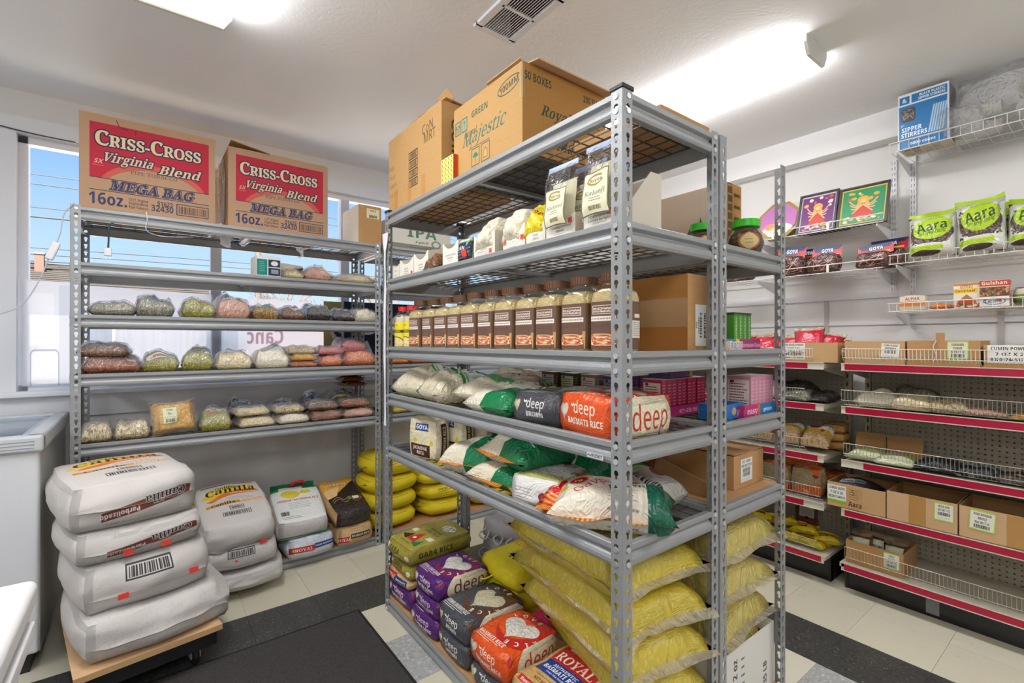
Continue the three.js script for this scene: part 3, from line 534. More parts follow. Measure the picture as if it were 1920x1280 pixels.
LB.forEach(([label, x0, x1, s, h, d, r, o], i) => {
  const t = thing('seed_bag', label, 'bag', [(x0 + x1) / 2, LS[s] + 0.002 + (o.dy || 0), (o.z || -3.045 - d / 2)], rrr(i) * 0.06);
  const p = pillow(t, { w: x1 - x0, l: d, h, print: r, seed: i + 2, slope: o.slope || 0, e: 4, mid: 0.28, lump: 0.26, n: 14, m: 12, pw: 0.42, sealLen: 0.03, sealUp: 0.5, shell: 1 });
  if (o.corner) p.patch('label', paperLabel(['DAL', '~'], { bg: '#e9e6d2', edge: '#3e5a37' }), -0.45, 0.25, -0.35, 0.3, 0.003);
});
function rrr(i) { return Math.sin(i * 12.9898) * 0.9; }
{ // upright bag of yellow lentils with a clear header, and the tall-tipped bag of the shelf above
  const t = thing('seed_bag', 'upright bag of yellow split peas with a cream label, leaning on the bean shelf', 'bag', [0.118, LS[4] + 0.004, -3.1], [0, 0.08, 0.05]);
  const up = new THREE.Group(); up.rotation.x = 1.3; up.position.set(0, 0.083, 0); up.name = 'pouch'; t.add(up);
  const p = pillow(up, { w: 0.195, l: 0.165, h: 0.07, print: seedBag(G.yellow, 40), seed: 51, e: 4, pw: 0.4, mid: 0.3, seals: [1], sealLen: 0.008, shell: 1 });
  p.patch('label', paperLabel(['CHANA', 'DALL', '~', '|||'], { bg: '#dfe0b8', edge: '#8fae4a' }), -0.55, 0.12, -0.6, 0.5, 0.003);
  const hd = part(t, 'clear_header', metric(grid(8, 6, (u, v) => [u * 0.094 + 0.012 * v, 0.2 + v * 0.04, -0.018 - 0.01 * v + 0.01 * noise3(u * 3, v * 2, 4)])), CLEAR);
  const q = thing('seed_bag', 'bag of golden seeds drawn up into a tall clear tip', 'bag', [0.548, LS[2] + 0.003, -3.13], 0.1);
  const p2 = pillow(q, { w: 0.15, l: 0.17, h: 0.1, print: seedBag(['#8d6a32', '#a8833f', '#6d4d22', '#c9a860'], 41, { teal: 1 }), seed: 44, slope: 0.4, e: 3, pw: 0.45, shell: 1 });
  part(q, 'clear_tip', metric(grid(6, 8, (u, v) => { const s = (1 - v) / 2; return [-0.01 + u * 0.06 * (1 - s * 0.75) - 0.045 * s, 0.075 + 0.12 * s, 0.0 + 0.015 * noise3(u * 3, v * 3, 8)]; })), CLEAR);
}
{ // printed dry bean packs in two rows on the bean shelf
  const pack = (cols, s, flip_) => film(cols, (k, w, h) => { seed(s);
    rect(k, '#1d2b52', w * 0.24, h * 0.3, w * 0.5, h * 0.2); T(k, 'GOYA', w * 0.49, h * 0.4, h * 0.15, { c: '#f2f2ee', rot: flip_ ? Math.PI : 0, max: w * 0.44 });
    rect(k, '#e4c437', w * 0.08, h * 0.2, w * 0.78, h * 0.08); rect(k, '#22335f', w * 0.2, h * 0.54, w * 0.6, h * 0.12); T(k, 'SPLIT PEAS', w * 0.5, h * 0.6, h * 0.07, { c: '#e9e4d2', max: w * 0.5 }); rect(k, '#e2c043', w * 0.1, h * 0.68, w * 0.75, h * 0.07); blob(k, '#e79a2b', w * 0.83, h * 0.42, w * 0.08, h * 0.09);
  }, 150, 150, s);
  const rows = [
    ['dry bean pack with navy and yellow print, front pair beside the olive lentils, upper one', 0.384, 0.575, 0.062, 0.05, -3.15, G.pale, 0], ['dry bean pack with navy and yellow print, front pair beside the olive lentils, lower one', 0.4, 0.6, 0, 0.055, -3.13, G.pale, 0],
    ['pale pea pack with navy print lying at the shelf edge, middle of the front row', 0.6, 0.79, 0, 0.055, -3.13, G.white, 0], ['pale pea pack on top of the one in the middle of the front row', 0.59, 0.77, 0.06, 0.045, -3.16, G.mixed, 0],
    ['brown bean pack with an upside down navy name, third in the front row', 0.795, 0.985, 0, 0.055, -3.13, G.lentil, 0], ['brown bean pack with upside down name, on top of the third in the front row', 0.785, 0.975, 0.06, 0.05, -3.15, G.brown, 1],
    ['red bean pack with yellow stripes nearest the post, lower one', 0.995, 1.2, 0, 0.055, -3.13, G.pink, 0], ['red bean pack with yellow stripes nearest the post, upper one', 0.99, 1.19, 0.06, 0.05, -3.16, G.lentil, 0],
    ['dark bean pack leaning at the back, behind the upper front pair', 0.38, 0.54, 0.0, 0.15, -3.34, G.black, 0], ['dark bean pack standing at the back in the middle of the bean shelf', 0.62, 0.78, 0, 0.13, -3.34, G.black, 0], ['dark bean pack with white name at the back, third from the left', 0.8, 0.96, 0, 0.165, -3.34, G.black, 0], ['dark pack with yellow edges at the back nearest the post', 0.975, 1.2, 0, 0.175, -3.34, G.black, 0],
  ];
  rows.forEach(([label, x0, x1, dy, h, z, cols, fl], i) => {
    const t = thing('bean_pack', label, 'pack', [(x0 + x1) / 2, LS[4] + 0.003 + dy, z], rrr(i + 3) * 0.12, 'dry bean packs on the bean shelf');
    pillow(t, { w: x1 - x0, l: i < 8 ? 0.19 : 0.16, h, print: pack(cols, 60 + i, fl), seed: i + 20, e: 3.4, pw: 0.38, slope: i < 8 ? 0.12 : 0.5, lump: 0.16, sealLen: 0.02, n: 12, m: 10, shell: 1 });
  });
  for (let i = 0; i < 3; i++) { const t = thing('bean_pack', ['orange edged bean pack, bottom of the pile at the back by the post', 'orange edged bean pack, middle of the pile at the back by the post', 'orange edged bean pack, top of the pile at the back by the post'][i], 'pack', [1.15 - i * 0.012, LS[4] + 0.18 + i * 0.036, -3.36], 0.2 - i * 0.15, 'dry bean packs on the bean shelf'); pillow(t, { w: 0.17, l: 0.16, h: 0.034, print: film('#9a4326', (k, w, h) => { rect(k, '#2a2420', w * 0.1, h * 0.1, w * 0.8, h * 0.8); rect(k, '#c9a23a', 0, h * 0.75, w, h * 0.1); }, 80, 80, i), seed: i + 70, n: 10, m: 8 }); }
}
{ // second shelf from the top: teal labelled box, tan bags
  const t = thing('stock_box', 'white box with a teal printed label on the second window shelf', 'box', [0.56, LS[1] + 0.001, -3.13], 0.03);
  cartonBody(t, 0.125, 0.115, 0.17, { pz: print(120, 110, (k, w, h) => { rect(k, '#dfe1e2', 0, 0, w, h); rect(k, '#1f8274', 2, h * 0.18, w * 0.42, h * 0.78); lines(k, '#bfe3da', w * 0.1, h * 0.3, w * 0.25, 6, h * 0.09, 2); rect(k, '#273548', w * 0.48, h * 0.18, w * 0.5, h * 0.36); rect(k, '#273548', w * 0.48, h * 0.58, w * 0.5, h * 0.38); blob(k, '#dfe1e2', w * 0.74, h * 0.36, w * 0.15, h * 0.12); rect(k, '#8b96a0', w * 0.6, h * 0.66, w * 0.3, h * 0.2); }) }, WHITEBOARD);
  const r = thing('opened_carton', 'cut open paper carton with a printed dark stripe, lying behind the teal labelled box', 'carton', [0.705, LS[1] + 0.001, -3.24], 0.5);
  openBox(r, 0.15, 0.1, 0.1, { base: WHITEBOARD, front: print(80, 60, (k, w, h) => { rect(k, '#cfc3b6', 0, 0, w, h); poly(k, '#33424f', [[0, h * 0.5], [w, h * 0.1], [w, h * 0.5], [0, h * 0.9]]); }) });
  [['low bag of tan grain beside the teal labelled box', 0.645, 0.765, 0.055, seedBag(G.pale, 31)], ['shiny clear bag of reddish grain with a yellow seal on the second window shelf', 0.752, 0.93, 0.085, seedBag(G.pink, 32)], ['flat tan grain bag with a yellow clip nearest the post, second window shelf', 0.94, 1.215, 0.055, seedBag(G.pale, 33)]].forEach(([l, x0, x1, h, r2], i) => {
    const b = thing('seed_bag', l, 'bag', [(x0 + x1) / 2, LS[1] + 0.002, -3.15], rrr(i) * 0.1); const p = pillow(b, { w: x1 - x0, l: 0.2, h, print: r2, seed: 80 + i, e: 2.6, lump: 0.3, pw: 0.5, slope: 0.1, shell: 1 });
    if (i) part(b, 'clip', rbox(0.03, 0.008, 0.02, 0.003).translate((x1 - x0) * 0.2, h * 0.9, 0.02), plain(0xe6cf3a, 0.5));
  });
}
// ---------- big sacks on the floor level ----------
const canillaTop = print(330, 420, (k, w, h) => {
  seed(31); rect(k, '#d3cdc8', 0, 0, w, h); for (let i = 0; i < 300; i++) { k.fillStyle = 'rgba(150,140,135,.12)'; k.fillRect(rnd() * w, rnd() * h, rr(2, 30), 1); }
  rect(k, '#8a2f23', w * 0.08, h * 0.02, w * 0.84, h * 0.018);
  poly(k, '#e8c52f', [[w * 0.06, h * 0.33], [w * 0.2, h * 0.16], [w * 0.5, h * 0.08], [w * 0.86, h * 0.1], [w * 0.9, h * 0.2], [w * 0.3, h * 0.36]]);
  poly(k, '#e2762b', [[w * 0.12, h * 0.4], [w * 0.5, h * 0.235], [w * 0.94, h * 0.2], [w * 0.95, h * 0.3], [w * 0.5, h * 0.34], [w * 0.2, h * 0.43]]);
  T(k, 'Golden', w * 0.48, h * 0.12, 34, { f: 'serif', c: '#232323', skew: 0.2 }); T(k, 'Canilla', w * 0.53, h * 0.19, 78, { f: 'serif', c: '#1c1c1c', skew: 0.15, stroke: '#efd24a', lw: 3, max: w * 0.8, rot: -0.07 }); T(k, 'Dorado', w * 0.76, h * 0.235, 26, { f: 'serif', c: '#1c1c1c', skew: 0.2 });
  T(k, 'Enriched Long Grain', w * 0.72, h * 0.285, 15, { c: '#fbe6d2' }); lines(k, '#8d8682', w * 0.45, h * 0.39, w * 0.4, 3, 9, 2);
  poly(k, '#d9912c', [[w * 0.1, h * 0.5], [w * 0.95, h * 0.46], [w * 0.96, h * 0.51], [w * 0.1, h * 0.56]]); T(k, 'Canilla', w * 0.36, h * 0.505, 34, { f: 'serif', c: '#222', rot: -0.05 }); T(k, 'Parboiled Rice', w * 0.78, h * 0.49, 16, { c: '#fff', rot: -0.04 });
  k.strokeStyle = '#333'; k.lineWidth = 3; k.strokeRect(w * 0.44, h * 0.59, w * 0.2, h * 0.08); bars(k, w * 0.46, h * 0.605, w * 0.16, h * 0.05); k.strokeRect(w * 0.32, h * 0.71, w * 0.4, h * 0.08); bars(k, w * 0.34, h * 0.72, w * 0.36, h * 0.06);
});
const canillaSide = (txt) => print(330, 120, (k, w, h) => { seed(33 + txt); rect(k, '#cdc8c3', 0, 0, w, h); if (txt) { poly(k, '#70392e', [[w * 0.22, h * 0.62], [w * 0.86, h * 0.3], [w * 0.95, h * 0.34], [w * 0.95, h * 0.52], [w * 0.22, h * 0.82]]); T(k, 'Canilla', w * 0.73, h * 0.46, 32, { f: 'serif', c: '#222', rot: Math.PI - 0.1, stroke: '#cdc8c3', lw: 4 }); T(k, 'Parbolizado', w * 0.36, h * 0.68, 18, { c: '#e7e2dd', rot: Math.PI - 0.12 }); lines(k, '#888', w * 0.25, h * 0.88, w * 0.5, 1, 6, 2); } });
const canillaBar = print(330, 120, (k, w, h) => { seed(38); rect(k, '#cfcac5', 0, 0, w, h); k.strokeStyle = '#333'; k.lineWidth = 4; k.strokeRect(w * 0.3, h * 0.08, w * 0.36, h * 0.3); bars(k, w * 0.32, h * 0.12, w * 0.32, h * 0.22); });
const sackWhite = print(160, 120, (k, w, h) => { seed(39); rect(k, '#d0cbc7', 0, 0, w, h); for (let i = 0; i < 200; i++) { k.fillStyle = 'rgba(140,130,128,.12)'; k.fillRect(rnd() * w, rnd() * h, 1, rr(2, 14)); } });
const sackEnd = print(160, 120, (k, w, h) => { seed(41); rect(k, '#cfcac5', 0, 0, w, h); poly(k, '#e2942c', [[w * 0.1, h * 0.12], [w * 0.6, h * 0.06], [w * 0.62, h * 0.3], [w * 0.1, h * 0.38]]); T(k, 'Canilla', w * 0.36, h * 0.22, 22, { f: 'serif', c: '#222' }); k.strokeStyle = '#333'; k.lineWidth = 3; k.strokeRect(w * 0.2, h * 0.5, w * 0.55, h * 0.3); bars(k, w * 0.24, h * 0.54, w * 0.47, h * 0.22); });
const seam = plain(0xe9e6e2, 0.7);
function fold(parent, P, b0, tilt = 0) { // stitched lip along the front of a sack
  part(parent, 'stitched_lip', metric(grid(20, 2, (u, v) => { const q = P(u * 0.97, b0 + tilt * u, 1); return [q[0], q[1] + 0.004 * noise3(u * 4, 1, b0 * 9) + (v + 1) * 0.004, q[2] - 0.003 + (v + 1) * (0.007 + 0.005 * noise3(u * 5, 2, 3))]; })), std({ color: 0xe4e1dd, roughness: 0.7, side: THREE.DoubleSide }));
}
const SK = {};
function riceSack(label, pos, rot, w, h, d, faces, o = {}) {
  const t = thing('rice_sack', label, 'sack', pos, rot, o.group);
  softBox(t, w, h, d, { faces: { all: sackWhite, ...faces }, finish: 'woven', round: 0.42, lump: 0.05, seed: o.seed || 1, s: [16, 8, 14], part: 'sack', shape: o.shape, out: SK });
  fold(t, SK.P, (o.fy || 0.28) * 2 - 1, o.tilt || 0.04);
  (o.stickers || []).forEach(([x, y, z, ax]) => { const m = part(t, 'price_sticker', box(0.032, 0.02, 0.0012), stickerMat); m.position.set(x, y, z); m.rotation.x = ax ?? -0.25; });
  return t;
}
// stack on the dolly beside the freezer
{
    const d = thing('dolly', 'black wooden dolly on casters under the stack of white rice sacks', 'dolly', [-0.03, 0, -2.62], 0.16);
  part(d, 'deck', rbox(0.43, 0.075, 0.67, 0.006).translate(0, 0.122, 0), M.black);
  for (const x of [-0.15, 0.15]) for (const z of [-0.26, 0.26]) {
    const c = part(d, 'caster', merge([box(0.05, 0.008, 0.06, x, 0.08, z), boxAt(x - 0.018, x - 0.014, 0.03, 0.08, z - 0.018, z + 0.022), boxAt(x + 0.014, x + 0.018, 0.03, 0.08, z - 0.018, z + 0.022)]), M.zinc);
    part(c, 'wheel', new THREE.TorusGeometry(0.032, 0.012, 8, 20).rotateY(Math.PI / 2).translate(x, 0.042, z), M.black); part(c, 'hub', new THREE.CylinderGeometry(0.022, 0.022, 0.014, 16).rotateZ(Math.PI / 2).translate(x, 0.042, z), plain(0x77777a, 0.4));
  }
  const cb = thing('cardboard_sheet', 'tan cardboard sheet laid on the dolly under the white rice sacks', 'cardboard', [-0.03, 0.163, -2.62], 0.16);
  part(cb, 'sheet', metric(remap(new THREE.BoxGeometry(0.46, 0.006, 0.69), KRAFT[2])), ink(KRAFT[2])); part(cb, 'bent_edge', remap(new THREE.BoxGeometry(0.46, 0.022, 0.004).translate(0, -0.008, 0.347), KRAFT[0]), ink(KRAFT[0]));
  const g = 'white rice sacks stacked on the dolly', R0 = 0.2;
  riceSack('plain white rice sack with a spread right corner, bottom of the dolly stack', [-0.015, 0.17, -2.59], R0, 0.48, 0.158, 0.62, {}, { seed: 2, group: g, fy: 0.35, stickers: [[0.02, 0.128, 0.25, -0.9]], shape: (q, a, b, c) => { if (a > 0.2 && b < 0.3) { q[0] *= 1 + 0.2 * (a - 0.2); q[1] *= 1 + 0.1 * a; } } });
  riceSack('white rice sack with a black barcode on its front, second from bottom on the dolly', [-0.045, 0.326, -2.62], R0 + 0.02, 0.44, 0.185, 0.58, { pz: canillaBar }, { seed: 3, group: g, stickers: [[-0.09, 0.06, 0.3, -0.1], [0.14, 0.075, 0.298, -0.1]] });
  riceSack('white rice sack with a brown band, second from the top on the dolly', [-0.07, 0.508, -2.63], R0 + 0.02, 0.43, 0.125, 0.57, { pz: canillaSide(1), px: sackEnd }, { seed: 4, group: g, stickers: [[-0.05, 0.03, 0.296, -0.1], [0.07, 0.028, 0.296, -0.1]] });
  riceSack('white rice sack with yellow and orange lettering, topmost on the dolly', [-0.085, 0.63, -2.64], R0 + 0.01, 0.43, 0.18, 0.58, { pz: canillaSide(2), py: canillaTop, px: sackEnd }, { seed: 5, group: g, fy: 0.42 });
}
// goods on the bottom board of the window rack
{
  const Y = 0.066, g = 'white rice sacks on the window rack';
  riceSack('white rice sack slumped over the rack edge, bottom of the pile of three', [0.42, Y - 0.02, -3.06], -0.03, 0.39, 0.1, 0.5, {}, { seed: 6, group: g, fy: 0.25 });
  riceSack('white rice sack with one red price sticker, middle of the pile of three', [0.4, Y + 0.09, -3.06], 0.0, 0.37, 0.12, 0.48, { pz: canillaBar }, { seed: 7, group: g, fy: 0.12, stickers: [[-0.02, 0.06, 0.248, -0.2]] });
  const top = riceSack('white rice sack with a big yellow and orange name, topmost of three', [0.38, Y + 0.24, -3.08], [0.24, 0.02, 0], 0.36, 0.15, 0.5, { py: canillaTop, px: sackEnd, nx: sackEnd }, { seed: 8, group: g, fy: 0.1, stickers: [[0.11, 0.035, 0.255, -0.2]] });
  // jasmine rice with a red ring on a patterned blue and red bag
  const jas = print(220, 230, (k, w, h) => { seed(51); rect(k, '#e9ebe6', 0, 0, w, h); rect(k, '#1e7d43', 0, 0, w * 0.18, h * 0.12); rect(k, '#1e7d43', w * 0.7, 0, w * 0.3, h * 0.08); blob(k, '#e5d43c', w * 0.4, h * 0.24, w * 0.2, h * 0.12); blob(k, '#e5d43c', w * 0.72, h * 0.2, w * 0.12, h * 0.06); T(k, 'PREMIUM THAI JASMINE RICE', w * 0.52, h * 0.42, 18, { c: '#b2433f', max: w * 0.86 }); lines(k, '#4f8f66', w * 0.3, h * 0.5, w * 0.5, 4, 11, 2); bars(k, w * 0.1, h * 0.72, w * 0.16, h * 0.1); lines(k, '#555', w * 0.1, h * 0.86, w * 0.4, 2, 8, 2); });
  const royalBlue = print(230, 110, (k, w, h) => { seed(52); rect(k, '#d6dbe2', 0, 0, w, h); for (let i = 0; i < 900; i++) { k.fillStyle = ['#b3bccb', '#eef1f4', '#9fabbf'][(rnd() * 3) | 0]; k.fillRect(rnd() * w, rnd() * h, rr(2, 6), 1.5); } rect(k, '#c22a35', 0, h * 0.36, w * 0.54, h * 0.3); rect(k, '#2b3f8c', w * 0.54, h * 0.32, w * 0.46, h * 0.26); T(k, 'ROYAL', w * 0.32, h * 0.51, 25, { f: 'serif', c: '#f3ead8' }); T(k, 'SONA MASOORI', w * 0.77, h * 0.44, 13, { c: '#eee' }); blob(k, '#d9a43a', w * 0.1, h * 0.5, 8, 10); });
  const a = thing('rice_bag', 'pale speckled rice bag with a red and blue name band, under the jasmine rice bag', 'bag', [0.775, Y, -3.17], 0.03);
  softBox(a, 0.28, 0.12, 0.42, { faces: { all: sub(royalBlue, 0, 1, 0, 0.3), pz: royalBlue }, finish: 'plastic', round: 0.35, seed: 9, lump: 0.06 });
  const b = thing('rice_bag', 'white jasmine rice bag with yellow maps and a green top, on the speckled rice bag', 'bag', [0.745, Y + 0.17, -3.18], [0.3, -0.04, 0]);
  softBox(b, 0.3, 0.12, 0.4, { faces: { all: sackWhite, py: jas }, finish: 'plastic', round: 0.35, seed: 10, lump: 0.05 });
  part(b, 'green_seam', box(0.26, 0.004, 0.006, 0, 0.026, 0.2), plain(0x1f6d45, 0.5));
  const tg = part(b, 'green_header', metric(grid(8, 2, (u, v) => [u * 0.13, 0.07 + 0.03 * (1 - v), -0.2 + 0.004 * noise3(u * 4, v, 2)])), std({ color: 0x1c7a45, roughness: 0.4, side: THREE.DoubleSide }));
  part(b, 'carry_ring', new THREE.TorusGeometry(0.036, 0.009, 8, 24).rotateX(0.5).translate(0.03, 0.125, -0.19), plain(0xc9262c, 0.4));
  const tan = print(240, 120, (k, w, h) => { seed(53); fibre(k, w, h, '#cda877'); rect(k, '#c22a35', 0, h * 0.5, w * 0.3, h * 0.32); T(k, 'ROYAL', w * 0.15, h * 0.66, 26, { f: 'serif', c: '#f6ecd9' }); rect(k, '#2b2522', w * 0.34, h * 0.38, w * 0.56, h * 0.26); T(k, 'BASMATI RICE', w * 0.62, h * 0.51, 22, { c: '#e8dcc2', max: w * 0.52 }); lines(k, '#6d5638', w * 0.35, h * 0.14, w * 0.5, 2, 12, 2); lines(k, '#6d5638', w * 0.36, h * 0.72, w * 0.5, 1, 8, 2); });
  const c = thing('rice_bag', 'tan basmati rice bag with a black name strip, lowest bag beside the yellow sacks', 'bag', [1.045, Y, -3.19], 0.02);
  softBox(c, 0.23, 0.12, 0.42, { faces: { all: KRAFT[0], pz: tan }, finish: 'plastic', round: 0.35, seed: 11, lump: 0.06 });
  const tig = print(200, 230, (k, w, h) => { seed(54); rect(k, '#dfa42c', 0, 0, w, h * 0.5); rect(k, '#2e2724', 0, h * 0.42, w, h * 0.6); poly(k, '#2e2724', [[w, h * 0.1], [w, h * 0.5], [w * 0.25, h * 0.5]]); poly(k, '#e4c08a', [[0, h * 0.32], [w * 0.5, h * 0.22], [w * 0.3, h * 0.5], [0, h * 0.55]]); T(k, 'Sun Valley', w * 0.42, h * 0.16, 26, { c: '#fff3d6', skew: 0.2, stroke: '#6b3b10', lw: 3 }); for (const q of [0, 14]) curve(k, '#c98b3c', 3, [[w * 0.1, h * 0.62 + q], [w * 0.3, h * 0.52 + q], [w * 0.4, h * 0.7 + q], [w * 0.6, h * 0.56 + q], [w * 0.7, h * 0.76 + q], [w * 0.95, h * 0.6 + q]]); rect(k, '#e9e4dc', w * 0.66, h * 0.6, w * 0.2, h * 0.08); blob(k, '#3f9a4b', w * 0.56, h * 0.64, 9, 9); for (let i = 0; i < 240; i++) blob(k, '#433a36', rnd() * w, h * (0.72 + 0.28 * rnd()), 3, 2); });
  const d = thing('rice_bag', 'black and mustard rice bag with a white barcode, on the tan basmati bag', 'bag', [1.03, Y + 0.17, -3.19], [0.32, 0.06, 0]);
  softBox(d, 0.24, 0.11, 0.4, { faces: { all: KRAFT[0], py: tig, pz: sub(tig, 0, 1, 0.8, 1) }, finish: 'plastic', round: 0.35, seed: 12, lump: 0.06 });
}
{ // yellow sacks on the second window rack
  const yl = print(220, 150, (k, w, h) => { seed(61); rect(k, '#e6cf1d', 0, 0, w, h); for (let i = 0; i < 160; i++) { k.fillStyle = 'rgba(190,160,10,.25)'; k.fillRect(rnd() * w, rnd() * h, rr(2, 16), 1); } T(k, 'DESI', w * 0.3, h * 0.25, 22, { c: '#2e2814', rot: -0.1 }); stroke(k, '#d0621c', 6, [[w * 0.2, h * 0.45], [w * 0.6, h * 0.25]]); lines(k, '#3a3218', w * 0.35, h * 0.52, w * 0.45, 1, 8, 3); k.strokeStyle = '#5b4d14'; k.lineWidth = 2; k.strokeRect(w * 0.66, h * 0.2, w * 0.14, h * 0.2); });
  const yp = print(160, 100, (k, w, h) => { seed(62); rect(k, '#e2ca18', 0, 0, w, h); lines(k, '#6a5b15', w * 0.2, h * 0.14, w * 0.6, 1, 8, 2); for (let i = 0; i < 120; i++) { k.fillStyle = 'rgba(180,150,10,.25)'; k.fillRect(rnd() * w, rnd() * h, rr(2, 16), 1); } });
  const Y = 0.066; // four courses in the left column, four in the middle, two beyond the centre rack
  const spots = [[1.35, 0, 0.37], [1.345, 1, 0.37], [1.35, 2, 0.37], [1.36, 3, 0.38], [1.76, 0, 0.38], [1.77, 1, 0.4], [1.73, 2, 0.36], [2.2, 0, 0.38], [2.18, 1, 0.38]];
  const where = ['left column, lowest', 'left column, second from the bottom', 'left column, third from the bottom', 'left column, topmost with printed lettering', 'middle column, lowest', 'middle column, second from the bottom', 'middle column, topmost', 'far column behind the central rack, lower', 'far column behind the central rack, upper'];
  spots.forEach(([x, k, w], i) => {
    const t = thing('flour_sack', 'yellow sack on the far window rack, ' + where[i], 'sack', [x + rrr(i) * 0.02, Y + k * 0.117, -3.26], rrr(i + 2) * 0.12, 'yellow sacks on the far window rack');
    softBox(t, w, k === 3 ? 0.15 : 0.115, 0.36, { faces: { all: yp, py: yl, pz: k === 3 || i === 5 || i === 6 ? yl : yp }, finish: 'woven', round: 0.75, lump: 0.05, seed: 30 + i, part: 'sack' });
    for (const s of [-1, 1]) part(t, 'ear', metric(grid(4, 3, (u, v) => [s * (w / 2 * 0.99 + 0.01 * (v + 1)), 0.05 + u * 0.022 + 0.006 * v, 0.06 * u + 0.02])), ink(yp, 'woven'));
  });
}
{ // goods on the far window rack: a printed beer carton above, dark packs lower down
  const f = print(260, 170, (k, w, h) => { seed(66); rect(k, '#e0dfd2', 0, 0, w, h); T(k, 'International', w * 0.48, h * 0.12, 26, { c: '#6d7369', max: w * 0.5 }); T(k, 'IPA', w * 0.5, h * 0.42, 82, { c: '#5e8a74', max: w * 0.5 }); rect(k, '#8a887c', 0, h * 0.82, w, h * 0.18); T(k, '4-pack', w * 0.5, h * 0.72, 18, { f: 'serif', skew: 0.3, c: '#55564e' }); blob(k, '#8f9187', w * 0.74, h * 0.74, 22, 22); blob(k, '#e0dfd2', w * 0.74, h * 0.74, 14, 14); lines(k, '#55564e', w * 0.3, h * 0.9, w * 0.4, 1, 4, 3); });
  const c = thing('beer_carton', 'white carton with big green letters on the far window rack top', 'carton', [1.55, LS[0] + 0.001, -3.22], 0);
  cartonBody(c, 0.46, 0.21, 0.3, { pz: f }, WHITEBOARD);
  [['orange and navy snack pack lying on the far window rack, first behind the post', 1.36, 0.19], ['orange and navy snack pack on the far window rack, second behind the post', 1.57, 0.2], ['orange and navy snack pack on the far window rack, third behind the post', 1.78, 0.2]].forEach(([l, x, w], i) => { const t = thing('snack_pack', l, 'pack', [x, LS[3] + 0.002, -3.14], rrr(i) * 0.1, 'snack packs on the far window rack'); pillow(t, { w, l: 0.18, h: 0.05, print: film('#d8742a', (k, a, b) => { rect(k, '#27314a', a * 0.2, b * 0.5, a * 0.7, b * 0.16); T(k, 'DAL', a * 0.55, b * 0.58, b * 0.12, { c: '#eee' }); rect(k, '#e8b53a', 0, b * 0.72, a, b * 0.12); }, 100, 100, i + 4), seed: 90 + i, n: 10, m: 8 }); });
  [['dark snack pack on the bean level of the far window rack, nearest the post', 1.42], ['yellow edged dark pack on the bean level of the far window rack, second', 1.64], ['yellow edged dark pack on the bean level of the far window rack, third', 1.86]].forEach(([l, x], i) => { const t = thing('snack_pack', l, 'pack', [x, LS[4] + 0.002, -3.14], rrr(i) * 0.1, 'snack packs on the far window rack'); pillow(t, { w: 0.2, l: 0.18, h: 0.05, print: film('#c9b13a', (k, a, b) => { rect(k, '#3a2f28', a * 0.1, b * 0.2, a * 0.8, b * 0.5); }, 80, 80, i + 14), seed: 95 + i, n: 10, m: 8 }); });
  const bk = thing('black_carton', 'long dark printed carton on the bean level at the back of the far window rack', 'carton', [1.75, LS[4] + 0.001, -3.36], 0);
  cartonBody(bk, 0.75, 0.17, 0.14, { pz: print(220, 60, (k, w, h) => { rect(k, '#2c2d33', 0, 0, w, h); for (let i = 0; i < 9; i++) stroke(k, '#5d6069', 1.5, [[w * i / 9, h], [w * (i + 0.6) / 9, 0]]); }) }, KIN);
}

